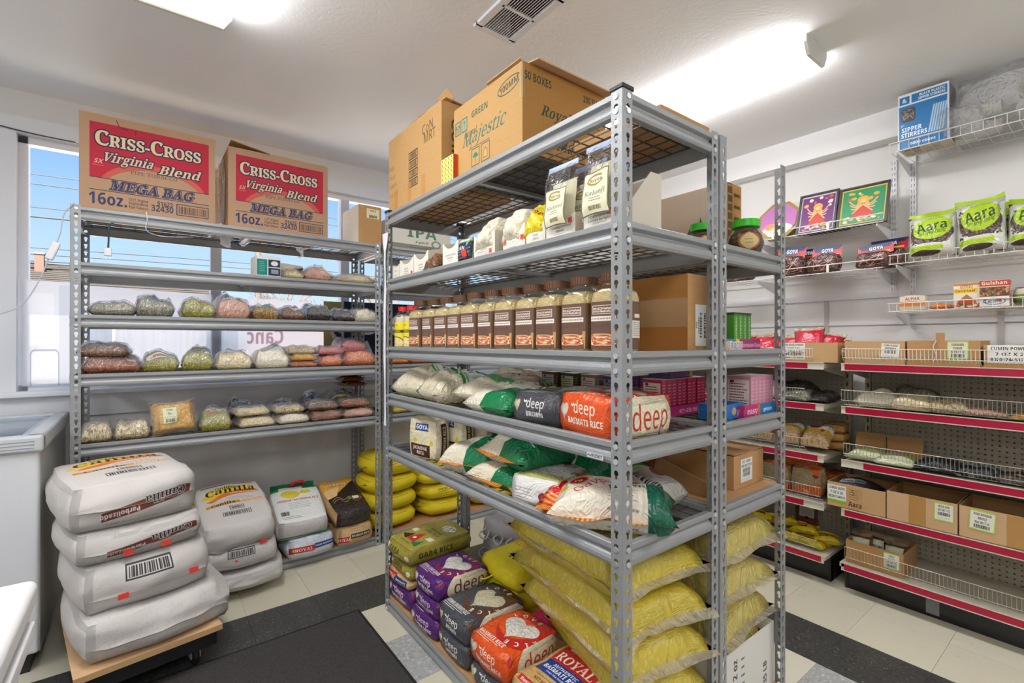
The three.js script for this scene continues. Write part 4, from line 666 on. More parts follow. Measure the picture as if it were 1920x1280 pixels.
// ---------- goods on the central racks (fronts face the carpet) ----------
// local axes of goods turned by FC: +z = towards the carpet (-x), +x = towards the photographer (+z)
const ccy = (t, w, h) => ({ t, w, h });
{ // top shelf
  const con = print(330, 220, (k, w, h) => { seed(101); fibre(k, w, h, '#b8905a', 10, 700); ['RED', 'BLUE', 'GREEN', 'YELLOW'].forEach((s, i) => { T(k, s, w * 0.04, h * (0.4 + i * 0.12), 15, { align: 'left', c: '#7a5a34', w: 'normal' }); k.strokeStyle = '#8a6a44'; k.strokeRect(w * 0.005, h * (0.37 + i * 0.12), 9, 10); }); for (let i = 0; i < 4; i++) { k.strokeStyle = '#3c2f22'; k.lineWidth = 3; k.strokeRect(w * 0.43, h * (0.36 + i * 0.115), w * 0.16, h * 0.085); bars(k, w * 0.45, h * (0.372 + i * 0.115), w * 0.12, h * 0.06, '#4a3a2a'); } T(k, 'CoN', w * 0.77, h * 0.19, 34, { w: 'normal', c: '#4a3722', rot: -0.05 }); T(k, 'MRT', w * 0.8, h * 0.31, 34, { w: 'normal', c: '#4a3722' }); for (const q of [0.13, 0.4, 0.66]) rect(k, 'rgba(178,120,58,.6)', w * q, h * 0.72, w * 0.07, h * 0.28); });
  const side = print(220, 160, (k, w, h) => { seed(102); fibre(k, w, h, '#b58a52', 10, 400); T(k, 'CoN', w * 0.2, h * 0.4, 40, { w: 'normal', c: '#33261a', rot: 1.57 }); T(k, 'MRT', w * 0.2, h * 0.76, 40, { w: 'normal', c: '#33261a', rot: 1.57 }); });
  const c = thing('brown_carton', 'tan carton with hand lettering and four barcodes, left on the central rack top', 'carton', [1.152, 1.978, -2.02], FC);
  cartonBody(c, 0.54, 0.365, 0.36, { pz: con, px: side }, KRAFT[0]);
  for (const [x, r] of [[-0.12, 0.14], [0.15, -0.3]]) { const f = part(c, 'flap', remap(leaf(0.26, 0.17, 0.003), KRAFT[0]), ink(KRAFT[0])); f.position.set(x, 0.375, 0.08); f.rotation.z = r * 0.15; f.rotation.x = -0.08; }
  const f3 = part(c, 'flap', remap(new THREE.BoxGeometry(0.06, 0.05, 0.003), KRAFT[1]), ink(KRAFT[1])); f3.position.set(0.255, 0.385, 0.15); f3.rotation.set(0.4, 0.5, 0.3);
  part(c, 'tape', merge([box(0.05, 0.002, 0.362, 0.0, 0.366, 0)]), clearTape);
  const roy = print(360, 250, (k, w, h) => { seed(103); fibre(k, w, h, '#bb935a', 10, 700); k.strokeStyle = '#2f7f78'; T(k, 'GREEN', w * 0.42, h * 0.22, 28, { c: '#4b5a4a', w: 'bold' }); k.lineWidth = 3; k.strokeStyle = '#3f4a40'; k.beginPath(); k.ellipse(w * 0.83, h * 0.17, 52, 20, -0.1, 0, 7); k.stroke(); T(k, '100MM', w * 0.83, h * 0.17, 26, { c: '#3f4a40', rot: -0.1 }); for (const [x, s] of [[0.03, 1], [0.14, 0]]) { k.strokeStyle = '#2b6f6c'; k.lineWidth = 4; k.strokeRect(w * x, h * 0.2, 30, 42); if (s) { stroke(k, '#2b6f6c', 4, [[w * x + 9, h * 0.2 + 36], [w * x + 9, h * 0.2 + 10], [w * x + 4, h * 0.2 + 18]]); stroke(k, '#2b6f6c', 4, [[w * x + 21, h * 0.2 + 36], [w * x + 21, h * 0.2 + 10], [w * x + 26, h * 0.2 + 18]]); } else { poly(k, '#2b8d88', [[w * x + 7, h * 0.2 + 8], [w * x + 23, h * 0.2 + 8], [w * x + 15, h * 0.2 + 24]]); rect(k, '#2b8d88', w * x + 13, h * 0.2 + 20, 4, 16); } } T(k, 'Royal', w * 0.28, h * 0.43, 26, { f: 'serif', skew: 0.4, c: '#6b5a3a' }); T(k, 'Majestic', w * 0.48, h * 0.5, 58, { f: 'serif', skew: 0.4, c: '#3f6a62', w: 'normal' }); curve(k, '#6b5a3a', 3, [[w * 0.24, h * 0.6], [w * 0.2, h * 0.55], [w * 0.26, h * 0.5], [w * 0.3, h * 0.6], [w * 0.26, h * 0.66]]); for (const [x, s] of [[0.3, 0], [0.45, 1]]) { k.strokeStyle = '#3a5a58'; k.lineWidth = 3; k.strokeRect(w * x, h * 0.67, 42, 54); if (!s) { k.fillStyle = '#1f7a74'; k.beginPath(); k.arc(w * x + 21, h * 0.67 + 28, 14, Math.PI, 0); k.fill(); stroke(k, '#1f7a74', 3, [[w * x + 21, h * 0.67 + 28], [w * x + 21, h * 0.67 + 46]]); } else { poly(k, '#c99d5e', [[w * x + 10, h * 0.67 + 44], [w * x + 10, h * 0.67 + 24], [w * x + 20, h * 0.67 + 14], [w * x + 30, h * 0.67 + 24], [w * x + 30, h * 0.67 + 44]]); stroke(k, '#3a5a58', 2, [[w * x + 10, h * 0.67 + 44], [w * x + 10, h * 0.67 + 24], [w * x + 20, h * 0.67 + 14], [w * x + 30, h * 0.67 + 24], [w * x + 30, h * 0.67 + 44]], true); } } lines(k, '#6e5634', w * 0.22, h * 0.91, w * 0.5, 3, 8, 2.5); lines(k, '#6e5634', w * 0.28, h * 0.64, w * 0.34, 1, 4, 3); });
  const right = print(420, 290, (k, w, h) => { seed(104); fibre(k, w, h, '#b5833f', 10, 900); for (let i = 0; i < w; i += 6) { k.fillStyle = 'rgba(120,80,30,.10)'; k.fillRect(i, 0, 2, h); } T(k, '50 BOXES', w * 0.17, h * 0.14, 38, { c: '#3d4836', max: w * 0.3 }); T(k, '200 TUBES', w * 0.84, h * 0.13, 34, { c: '#3d4836', max: w * 0.28 }); T(k, 'Royal', w * 0.38, h * 0.47, 50, { f: 'serif', skew: 0.4, c: '#37493c' }); T(k, 'Majestic', w * 0.66, h * 0.74, 110, { f: 'serif', skew: 0.4, c: '#37493c', w: 'normal', max: w * 0.5 }); curve(k, '#37493c', 5, [[w * 0.4, h * 0.82], [w * 0.36, h * 0.7], [w * 0.44, h * 0.62], [w * 0.5, h * 0.76], [w * 0.42, h * 0.9]]); lines(k, '#37493c', w * 0.72, h * 0.36, w * 0.2, 3, 12, 3); });
  const m = thing('brown_carton', 'large open tan carton with green script print and a raised flap, central rack top', 'carton', [1.2, 1.978, -1.465], FC);
  cartonBody(m, 0.445, 0.298, 0.41, { pz: roy, px: right }, KRAFT[0]);
  const g1 = part(m, 'flap', metric(remap(leaf(0.2, 0.38, 0.004), KRAFT[2])), ink(KRAFT[2])); g1.position.set(0.165, 0.316, -0.02); g1.rotation.z = -0.17;
  const g2 = part(m, 'flap', remap(leaf(0.235, 0.38, 0.003), KRAFT[0]), ink(KRAFT[0])); g2.position.set(-0.1, 0.303, 0);
  const g3 = part(m, 'flap', remap(new THREE.BoxGeometry(0.2, 0.004, 0.06), KRAFT[0]), ink(KRAFT[0])); g3.position.set(0.1, 0.31, 0.17); g3.rotation.x = -0.3;
  part(m, 'tape', merge([box(0.012, 0.12, 0.0016, 0.214, 0.235, 0.2055), box(0.0016, 0.12, 0.01, 0.2232, 0.235, 0.2)]), clearTape);
  const s = thing('cardboard_sheet', 'grey cardboard sheet showing under the large open tan carton', 'cardboard', [1.2, 1.9725, -1.46], FC);
  part(s, 'sheet', new THREE.BoxGeometry(0.42, 0.004, 0.4), plain(0x6f6a66, 0.8));
  const yb = print(110, 130, (k, w, h) => { seed(105); rect(k, '#e7c832', 0, 0, w, h); for (let y = 0; y < 6; y++) for (let x = 0; x < 4; x++) { rect(k, '#f0e6b0', x * w / 4 + 3, y * h / 6 + 3, w / 4 - 6, h / 6 - 7); rect(k, '#4a6ea0', x * w / 4 + 7, y * h / 6 + 5, 8, 8); rect(k, '#d5a51f', x * w / 4 + 5, y * h / 6 + 15, w / 4 - 10, 3); } });
  const y = thing('tea_box', 'small yellow patterned box with a red side, between the two tan cartons', 'box', [1.0, 1.978, -1.7], FC);
  cartonBody(y, 0.098, 0.11, 0.06, { pz: yb, px: print(60, 110, (k, w, h) => { rect(k, '#d7b12a', 0, 0, w, h); rect(k, '#c5382a', 0, 0, w * 0.35, h); rect(k, '#8a9fb0', w * 0.5, h * 0.3, w * 0.4, h * 0.6); }) }, yb, 'box', 'glossy');
  const br = thing('brown_carton', 'flat brown carton lying behind the tan cartons on the central rack top', 'carton', [1.27, 1.978, -0.98], FC);
  cartonBody(br, 0.34, 0.028, 0.25, {}, KRAFT[1]);
}
// second shelf: a row of white display boxes with scooped fronts
const dispMat = ink(WHITEBOARD);
function displayBox(label, z0, z1, h, lip, o = {}) { // scooped front, sides rising to the back
  const w = z1 - z0, t = thing('display_box', label, 'display box', [0.985, CS[1] + 0.001, (z0 + z1) / 2], FC), d = o.d || 0.24;
  const front = new THREE.Shape(); front.moveTo(-w / 2, 0); front.lineTo(w / 2, 0); front.lineTo(w / 2, h); front.lineTo(w * 0.42, h * 0.98); front.bezierCurveTo(w * 0.25, lip, -w * 0.25, lip, -w * 0.42, h * 0.98); front.lineTo(-w / 2, h);
  const fg = new THREE.ExtrudeGeometry(front, { depth: 0.0018, bevelEnabled: false, curveSegments: 10 });
  part(t, 'front_panel', fg, plain(0xe8e3d6, 0.7));
  const sd = new THREE.Shape([[0, 0], [0, h], [-0.05, h * 1.1], [-d * 0.75, h * (o.rise || 1.6)], [-d, h * (o.rise || 1.6)], [-d, 0]].map((p) => new THREE.Vector2(...p)));
  for (const s of [-1, 1]) { const g = new THREE.ExtrudeGeometry(sd, { depth: 0.0018, bevelEnabled: false }).rotateY(-Math.PI / 2).translate(s * (w / 2 - 0.001) + 0.0009, 0, 0); part(t, 'side_panel', g, plain(0xdcd2c0, 0.75)); }
  part(t, 'back_panel', box(w, h * (o.rise || 1.6), 0.002, 0, h * (o.rise || 1.6) / 2, -d), plain(0xdcd2c0, 0.75));
  part(t, 'bottom_panel', box(w - 0.004, 0.002, d, 0, 0.001, -d / 2), plain(0xdcd2c0, 0.75));
  stamp(t, 'label', print(90, 45, (k, a, b) => { seed(z0 * 100 | 0); rect(k, '#e8e3d6', 0, 0, a, b); (o.txt || ['ROYAL', 'SEEDS']).forEach((q, i) => T(k, q, a / 2, b * (0.28 + i * 0.3), b * 0.24, { c: '#5c5850', f: 'serif', max: a * 0.9 })); lines(k, '#8b857a', a * 0.25, b * 0.82, a * 0.5, 1, 3, 2); }), Math.min(w * 0.8, 0.1), 0.036, [0, Math.max(0.02, lip * 0.55), 0.0026]);
  for (const [x, q] of o.stick || []) { const m = part(t, 'price_sticker', box(0.016, 0.016, 0.001), stickerMat); m.position.set(x * w, q, 0.0028); }
  return t;
}
displayBox('narrow white display box nearest the left post on the second shelf', -2.27, -2.19, 0.07, 0.055, { txt: ['SEED', ''] });
displayBox('white display box with one red sticker, second from the left post', -2.185, -2.035, 0.085, 0.05, { stick: [[0.38, 0.012]] });
displayBox('white display box with a faint red mark, third from the left post', -2.03, -1.89, 0.092, 0.05, { stick: [[0.36, 0.006]] });
displayBox('tall white display box beside the dark blue packet, second shelf', -1.76, -1.635, 0.095, 0.06, { txt: ['CUMIN SEEDS', 'WHOLE'] });
displayBox('white display box stuffed with clear film, right of the dark blue packet', -1.52, -1.385, 0.085, 0.058, { stick: [[0.3, 0.018]], txt: ['BLACK PEPPER', 'WHOLE'] });
displayBox('white display box with two red stickers and a yellow bag, second shelf', -1.335, -1.215, 0.08, 0.04, { stick: [[-0.4, 0.03], [0.38, 0.035]], rise: 1.9, txt: ['', ''] });
displayBox('wide white display box beside the pouch box, second shelf', -1.208, -1.115, 0.07, 0.035, { rise: 1.4, txt: ['INDIA', 'SPICES'] });
displayBox('white display box holding the first cream labelled clear pouch', -1.11, -0.985, 0.065, 0.045, { stick: [[0.34, 0.045]], rise: 1.9, txt: ['Nutmeg Ground', 'Spice'] });
displayBox('white display box behind the corner post holding a clear pouch', -0.95, -0.83, 0.06, 0.05, { stick: [[0.3, 0.04]], rise: 2.8, d: 0.19, txt: ['Nutri Crushed', 'Lovers by Spice'] });
function pouch(label, z, y, w, h, lab, lean = 0.12, x = 1.0) {
  const t = thing('clear_pouch', label, 'pouch', [x, y, z], [0, FC, 0]);
  const u = new THREE.Group(); u.name = 'pouch'; u.rotation.x = Math.PI / 2 - lean; u.position.y = h / 2; t.add(u);
  const p = pillow(u, { w, l: h, h: 0.04, mat: CLEAR, seed: z * 10, e: 4, pw: 0.35, seal: null });
  p.patch('label', lab, -0.72, 0.72, -0.15, 0.98, 0.002);
  part(u, 'contents', metric(smooth(grid(8, 8, (a, b) => [a * w * 0.4, 0.004 + 0.022 * (1 - a * a) * (1 - b * b), h * (0.1 + 0.35 * b)]))), std({ color: 0xcfc9a8, roughness: 0.8, side: THREE.DoubleSide }));
  part(u, 'zip_strip', box(w * 0.97, 0.003, 0.016, 0, 0.016, -h * 0.46), plain(0x9fb2de, 0.35));
  return t;
}
const herbLabel = (n) => print(110, 150, (k, w, h) => { seed(111); rect(k, '#efe7c6', 0, 0, w, h); k.strokeStyle = '#4a4636'; k.lineWidth = 3; k.strokeRect(3, 3, w - 6, h - 6); k.strokeStyle = '#9a8430'; k.lineWidth = 6; k.beginPath(); k.ellipse(w * 0.5, h * 0.2, w * 0.3, h * 0.1, 0, 0.4, 5.6); k.stroke(); T(k, 'Bayou', w / 2, h * 0.2, 17, { f: 'serif', c: '#5a4c26' }); T(k, n, w / 2, h * 0.5, 22, { f: 'serif', c: '#7b8a72', max: w * 0.8, skew: 0.2 }); lines(k, '#7a7462', w * 0.3, h * 0.6, w * 0.4, 2, 9, 3); bars(k, w * 0.3, h * 0.8, w * 0.4, h * 0.1, '#5a5436'); });
pouch('clear zip pouch with a cream label, in the white box beside the corner post', -1.045, 1.672, 0.13, 0.2, herbLabel('Blackseed'));
pouch('second clear zip pouch standing behind the cream labelled one', -1.0, 1.675, 0.13, 0.2, herbLabel('Blackseed'), 0.12, 1.07);
pouch('third clear zip pouch at the back of the white box', -0.97, 1.675, 0.13, 0.185, herbLabel('Blackseed'), 0.12, 1.13);
pouch('clear zip pouch with a cream label, partly hidden by the corner post', -0.885, 1.672, 0.135, 0.215, herbLabel('Kalonji'));
{
  const t = thing('spice_packet', 'dark blue spice packet with a red sticker among the white display boxes', 'packet', [0.99, 1.65, -1.575], FC);
  const u = new THREE.Group(); u.name = 'packet'; u.rotation.x = 1.45; u.position.y = 0.045; t.add(u);
  const p = pillow(u, { w: 0.098, l: 0.09, h: 0.03, print: film('#2c3a4a', (k, w, h) => { rect(k, '#cfd7dc', 0, 0, w, h * 0.22); rect(k, '#6aa04a', 0, h * 0.2, w, h * 0.05); T(k, 'ALAN', w * 0.4, h * 0.5, 26, { c: '#d8dde0' }); lines(k, '#9fb0bb', w * 0.1, h * 0.65, w * 0.6, 3, 14, 4); }, 110, 110, 3), seed: 4, seal: null }); p.sticker(0.4, 0.5);
  [['clear bag of brown spice slumped between two white display boxes', -1.83, 0.1, G.brown, 0.07], ['pale film bag bulging above the white display box', -1.45, 0.12, G.white, 0.1], ['clear bag of white spice above the boxes with red stickers', -1.29, 0.11, G.white, 0.1], ['yellow printed spice bag leaning out of the wide white display box', -1.17, 0.1, null, 0.09]].forEach(([l, z, w, c, h], i) => {
    const b = thing('spice_bag', l, 'bag', [i === 0 ? 1.02 : 1.04, i === 0 ? 1.651 : 1.7, z], [0, FC, 0]);
    const v = new THREE.Group(); v.name = 'bag'; v.rotation.x = i === 0 ? 0.5 : 0.9; b.add(v); if (i) v.position.y = 0.02; else v.position.y = 0.02;
    pillow(v, { w, l: 0.14, h: h * 0.6, print: c ? seedBag(c, 140 + i) : film('#e8d22a', (k, a, bb) => { T(k, 'turmeric', a / 2, bb * 0.5, 22, { c: '#8a2a1e', skew: 0.2 }); rect(k, '#c7322a', a * 0.7, 0, a * 0.3, bb * 0.2); }, 110, 110, 5), seed: 150 + i, e: 3, lump: 0.3 });
  });
}
// third shelf: eleven big rice jars and two yellow bottles
{
  const lab = print(300, 200, (k, w, h) => { // wraps the four faces: front, right, back, left
    seed(121); rect(k, '#6d5143', 0, 0, w, h);
    for (const x of [0, w / 2]) { const W = w / 4; k.strokeStyle = '#e6d6c6'; k.lineWidth = 3; k.strokeRect(x + W * 0.28, h * 0.09, W * 0.44, h * 0.17); T(k, 'BROWN', x + W / 2, h * 0.15, 13, { c: '#f0e4d6', max: W * 0.38 }); T(k, 'BASMATI', x + W / 2, h * 0.21, 11, { c: '#f0e4d6', max: W * 0.36 }); rect(k, '#efe7dc', x + W * 0.05, h * 0.31, W * 0.82, h * 0.1); T(k, 'Brown Basmati Rice', x + W * 0.45, h * 0.36, 10, { c: '#6a4a3a', f: 'serif', max: W * 0.72 }); lines(k, '#5d4236', x + W * 0.2, h * 0.48, W * 0.5, 2, 8, 3); blob(k, '#d9b08a', x + W * 0.45, h * 0.8, W * 0.4, h * 0.13); for (let i = 0; i < 130; i++) blob(k, ['#e8cfa6', '#c9683a', '#e0a878', '#f0e2c4', '#a8472a'][(rnd() * 5) | 0], x + W * (0.45 + (rnd() - 0.5) * 0.7), h * (0.8 + (rnd() - 0.5) * 0.2), 5, 3, rnd() * 3); rect(k, '#7a3f3a', x + W * 0.1, h * 0.92, W * 0.7, h * 0.03); for (let i = 0; i < 5; i++) stroke(k, '#cf9f5a', 3, [[x + W * 0.95, h], [x + W * (0.82 + i * 0.04), h * 0.62]]); }
    for (const x of [w / 4, w * 0.75]) { const W = w / 4; rect(k, '#654529', x, 0, W, h); rect(k, '#ddd5cb', x + W * 0.5, h * 0.4, W * 0.42, h * 0.36); lines(k, '#6c6560', x + W * 0.53, h * 0.44, W * 0.36, 8, h * 0.038, 2); rect(k, '#e6ddd0', x + W * 0.55, h * 0.26, W * 0.3, h * 0.08); }
  });
  const grain = print(140, 100, (k, w, h) => { seed(122); grains(k, w, h, ['#c8b27a', '#d6c592', '#b49c62', '#e0d2a4'], 3); });
  const sq = (n, w, d, r) => { // rounded square outline
    const q = []; for (let i = 0; i < n; i++) { const a = i / n * 2 * Math.PI, c = Math.cos(a), s = Math.sin(a), e = 2 / 5; q.push([Math.sign(c) * Math.pow(Math.abs(c), e) * w / 2, Math.sign(s) * Math.pow(Math.abs(s), e) * d / 2]); } return q;
  };
  function loft(prof, n = 40) { // prof: [y, width, squareness 0..1]
    const pos = [], uv = [], idx = [];
    prof.forEach(([y, w, k], j) => { const a = sq(n, w, w); for (let i = 0; i <= n; i++) { const t = i / n * 2 * Math.PI, [x, z] = a[i % n]; pos.push(x * k + Math.cos(t) * w / 2 * (1 - k), y, z * k + Math.sin(t) * w / 2 * (1 - k)); uv.push(((1.125 - 0.25 + (0.5 - i / n) + 1) % 1.0001), j / (prof.length - 1)); } });
    for (let j = 0; j < prof.length - 1; j++) for (let i = 0; i < n; i++) { const a = j * (n + 1) + i; idx.push(a, a + n + 1, a + 1, a + 1, a + n + 1, a + n + 2); }
    const g = new THREE.BufferGeometry(); g.setAttribute('position', new THREE.Float32BufferAttribute(pos, 3)); g.setAttribute('uv', new THREE.Float32BufferAttribute(uv, 2)); g.setIndex(idx); g.computeVertexNormals(); return g;
  }
  const W = 0.108, shell = [[0.0, W * 0.9, 1], [0.006, W, 1], [0.1, W, 1], [0.104, W * 0.985, 1], [0.108, W, 1], [0.15, W, 1], [0.165, W * 0.98, 0.8], [0.178, W * 0.88, 0.4], [0.186, W * 0.76, 0.1], [0.19, W * 0.66, 0], [0.203, W * 0.66, 0]];
  const PET = phys({ color: 0xffffff, transmission: 1, roughness: 0.06, thickness: 0, ior: 1.5 });
  function jar(label) {
    const t = thing('rice_jar', label, 'jar', [0, 0, 0], FC, 'big jars of brown rice');
    part(t, 'jar_body', metric(loft(shell)), PET);
    const inside = loft([[0.004, W * 0.88, 1], [0.01, W * 0.97, 1], [0.15, W * 0.97, 1], [0.168, W * 0.93, 0.75], [0.178, W * 0.7, 0.4], [0.179, 0.001, 0]]);
    part(t, 'rice', metric(remap(inside, grain)), ink(grain, 'grain'));
    // a label sleeve: faces of the square body
    const sl = loft([[0.012, W * 1.006, 1], [0.142, W * 1.006, 1]], 48); const u = sl.attributes.uv, p = sl.attributes.position;
    for (let i = 0; i < u.count; i++) { const s = i % 49, a = s / 48; let f = (0.25 + 0.125 - a + 2) % 1; if (s === 48) f = (0.375 - 1 + 2) % 1; u.setX(i, f); }
    // close the seam where f wraps
    part(t, 'label', metric(remap(unwrap(sl, 48), lab)), ink(lab, 'glossy'));
    const lid = new THREE.CylinderGeometry(W * 0.37, W * 0.37, 0.022, 36).translate(0, 0.21, 0), rb = []; for (let i = 0; i < 30; i++) rb.push(box(0.0024, 0.019, 0.0026).translate(0, 0.2095, W * 0.37).rotateY(i / 30 * Math.PI * 2));
    const L = part(t, 'lid', merge([lid, ...rb]), plain(0x6a4426, 0.45)); part(t, 'neck', new THREE.CylinderGeometry(W * 0.335, W * 0.335, 0.012, 24, 1, true).translate(0, 0.196, 0), PET);
    return t;
  }
  function unwrap(g, n) { // each quad keeps its own uv so that no texel run crosses the seam
    const h = g.toNonIndexed(), u = h.attributes.uv; for (let i = 0; i < u.count; i += 3) { const a = [u.getX(i), u.getX(i + 1), u.getX(i + 2)], m = Math.max(...a); for (let j = 0; j < 3; j++) if (m - a[j] > 0.5) u.setX(i + j, a[j] + 1 > 1 ? 1 : a[j] + 1); } return h;
  }
  const zs = [[-2.035, 'first brown rice jar after the yellow bottles'], [-1.912, 'second brown rice jar from the yellow bottles'], [-1.797, 'third brown rice jar from the yellow bottles'], [-1.682, 'fourth brown rice jar from the yellow bottles'], [-1.568, 'fifth brown rice jar from the yellow bottles'], [-1.455, 'middle brown rice jar of the row of eleven'], [-1.342, 'fifth brown rice jar from the corner post'], [-1.228, 'fourth brown rice jar from the corner post'], [-1.114, 'third brown rice jar from the corner post'], [-1.0, 'second brown rice jar from the corner post'], [-0.882, 'nearest brown rice jar, half hidden by the corner post, its rice lumpy']];
  let first; seed(77);
  zs.forEach(([z, l], i) => { const pos = [1.035 + rr(-0.004, 0.004), CS[2] - 0.007, z], rot = FC + rr(-0.07, 0.07); if (!first) { first = jar(l); first.position.set(...pos); first.rotation.y = rot; } else { const c = dup(first, l, pos, rot, 'big jars of brown rice'); } });
  const yl = print(100, 130, (k, w, h) => { seed(123); rect(k, '#e8d51e', 0, 0, w, h); T(k, 'corn', w / 2, h * 0.12, 13, { c: '#8a7a18' }); rect(k, '#2a2418', w * 0.1, h * 0.32, w * 0.8, h * 0.11); T(k, 'POPCORN', w / 2, h * 0.375, 12, { c: '#e8d51e' }); blob(k, '#7a6418', w / 2, h * 0.82, w * 0.45, h * 0.24); blob(k, '#ecd9a0', w / 2, h * 0.84, w * 0.4, h * 0.22); for (let i = 0; i < 60; i++) blob(k, '#d9c07a', w * (0.2 + rnd() * 0.6), h * (0.7 + rnd() * 0.25), 3, 2, rnd() * 3); });
  [['yellow labelled bottle with a red cap, beside the left rack post', -2.238], ['yellow labelled bottle with a red cap, beside the first rice jar', -2.135]].forEach(([l, z]) => {
    const t = thing('yellow_bottle', l, 'bottle', [1.03, CS[2] - 0.007, z], FC, 'yellow labelled bottles');
    const b = new THREE.LatheGeometry([[0, 0], [0.043, 0], [0.046, 0.005], [0.046, 0.145], [0.042, 0.16], [0.03, 0.175], [0.025, 0.18], [0.025, 0.188]].map((p) => new THREE.Vector2(...p)), 28); part(t, 'bottle_body', metric(b), PET);
    part(t, 'contents', new THREE.CylinderGeometry(0.043, 0.043, 0.15, 24).translate(0, 0.079, 0), plain(0xd9cfae, 0.8));
    part(t, 'label', remap(new THREE.CylinderGeometry(0.0466, 0.0466, 0.118, 28, 1, true, -1.3, 2.6).translate(0, 0.068, 0), yl), ink(yl, 'glossy')); part(t, 'label_back', new THREE.CylinderGeometry(0.0465, 0.0465, 0.118, 20, 1, true, 1.3, 2 * Math.PI - 2.6).translate(0, 0.068, 0), plain(0xe3cf1c, 0.4));
    part(t, 'cap', new THREE.CylinderGeometry(0.029, 0.029, 0.02, 24).translate(0, 0.196, 0), plain(0xd4242c, 0.35));
  });
  const jb = thing('clear_bag', 'rumpled clear bag behind the yellow bottles at the left post', 'bag', [1.16, CS[2] - 0.008, -2.2], 0); softBox(jb, 0.12, 0.16, 0.12, { mat: CLEAR, round: 0.8, lump: 0.14, seed: 9 });
  // corrugated carton spanning behind the corner
  const sh = paperLabel(['S52', 'CLEARED', '|||', '~', '|||'], { w: 150, h: 100, bg: '#e9e9e4' });
  const box1 = print(260, 200, (k, w, h) => { seed(124); fibre(k, w, h, '#b67e3c', 10, 500); for (let i = 0; i < w; i += 5) { k.fillStyle = 'rgba(220,190,150,.10)'; k.fillRect(i, 0, 2, h * 0.52); } rect(k, '#a56c2c', 0, h * 0.53, w, h * 0.47); });
  const c = thing('brown_carton', 'brown carton with a torn wide tape and white shipping label, beside the rice jars', 'carton', [1.372, CS[2] - 0.008, -1.025], FC);
  cartonBody(c, 0.38, 0.243, 0.11, { pz: box1, px: KRAFT[1] }, KRAFT[1]);
  part(c, 'tape', box(0.382, 0.09, 0.0012, 0, 0.125, 0.0555), clearTape);
  stamp(c, 'shipping_label', sh, 0.13, 0.062, [0.1912, 0.085, -0.016], [0, Math.PI / 2, 0], 'paper').rotation.set(0, Math.PI / 2, Math.PI / 2, 'YXZ');
}

// ---------- rice bags and flour sacks on the central racks ----------
const heart = (k, cx, cy, s, cols) => { k.fillStyle = cols[0]; k.beginPath(); for (let t = 0; t < 6.3; t += 0.1) k.lineTo(cx + 16 * Math.pow(Math.sin(t), 3) * s, cy - (13 * Math.cos(t) - 5 * Math.cos(2 * t) - 2 * Math.cos(3 * t) - Math.cos(4 * t)) * s); k.fill(); for (let i = 0; i < 420; i++) { const t = rnd() * 2 * Math.PI, q = Math.sqrt(rnd()), x = 16 * Math.pow(Math.sin(t), 3), y = -(13 * Math.cos(t) - 5 * Math.cos(2 * t) - 2 * Math.cos(3 * t) - Math.cos(4 * t)); blob(k, cols[(rnd() * cols.length) | 0], cx + x * q * s, cy + y * q * s, s * 0.9, s * 0.3, rnd() * 3); } };
const riceCol = ['#dcd8cc', '#efece2', '#bdb8a8', '#f6f4ee', '#a8a498'];
const arcText = (k, s, cx, cy, r, a0, da, size, c) => [...s].forEach((ch, i) => T(k, ch, cx + r * Math.cos(a0 + i * da), cy + r * Math.sin(a0 + i * da), size, { c, rot: a0 + i * da + Math.PI / 2 }));
function heartBag(col, band, name, lines_, ink2, grainCol, s) {
  const top = print(230, 300, (k, w, h) => { seed(s); rect(k, col, 0, 0, w, h); k.save(); k.beginPath(); k.ellipse(w * 0.66, h * 0.42, w * 0.5, h * 0.42, 0, 0, 7); k.clip(); rect(k, band, 0, 0, w, h); k.restore(); k.fillStyle = col; k.beginPath(); k.ellipse(w * 0.5, h * 0.42, w * 0.34, h * 0.27, 0, 0, 7); k.fill(); heart(k, w * 0.55, h * 0.42, 5.2, grainCol); arcText(k, 'LOVE', w * 0.55, h * 0.42, w * 0.46, -2.5, 0.4, 34, '#f3efe8'); arcText(k, 'RICE', w * 0.55, h * 0.42, w * 0.46, 0.1, 0.4, 34, '#f3efe8'); k.save(); T(k, name, w * 0.4, h * 0.86, 30, { c: '#f3efe8', max: w * 0.72 }); k.restore(); stroke(k, '#f3efe8', 3, [[w * 0.05, h * 0.92], [w * 0.66, h * 0.92]]); stroke(k, '#f3efe8', 3, [[w * 0.05, h * 0.955], [w * 0.45, h * 0.955]]); });
  const front = print(240, 110, (k, w, h) => { seed(s + 1); rect(k, col, 0, 0, w, h); heart(k, w * 0.12, h * 0.42, 1.6, grainCol); T(k, 'deep', w * 0.56, h * 0.32, 44, { c: '#f3efe8', w: 'normal' }); blob(k, '#f3efe8', w * 0.33, h * 0.26, 9, 6); blob(k, col, w * 0.33, h * 0.22, 6, 4); lines_.forEach((q, i) => T(k, q, w * 0.55, h * (0.66 + i * 0.2), 24, { c: '#f3efe8', max: w * 0.7 })); });
  const side = print(250, 110, (k, w, h) => { seed(s + 2); rect(k, col, 0, 0, w, h); k.save(); k.beginPath(); k.ellipse(w * 0.6, h * 0.6, w * 0.42, h * 0.8, 0, 0, 7); k.clip(); grains(k, w, h, G.rice, 3); k.restore(); T(k, 'deep', w * 0.62, h * 0.52, 92, { c: ink2, w: 'normal', max: w * 0.66 }); blob(k, band, w * 0.06, h * 0.2, 12, 20); });
  return { py: top, pz: front, px: side, all: sub(top, 0, 0.1, 0.9, 1) };
}
const ORANGE = heartBag('#e0551f', '#c22a1e', 'BASMATI RICE', ['BASMATI RICE'], '#b3341f', riceCol, 201);
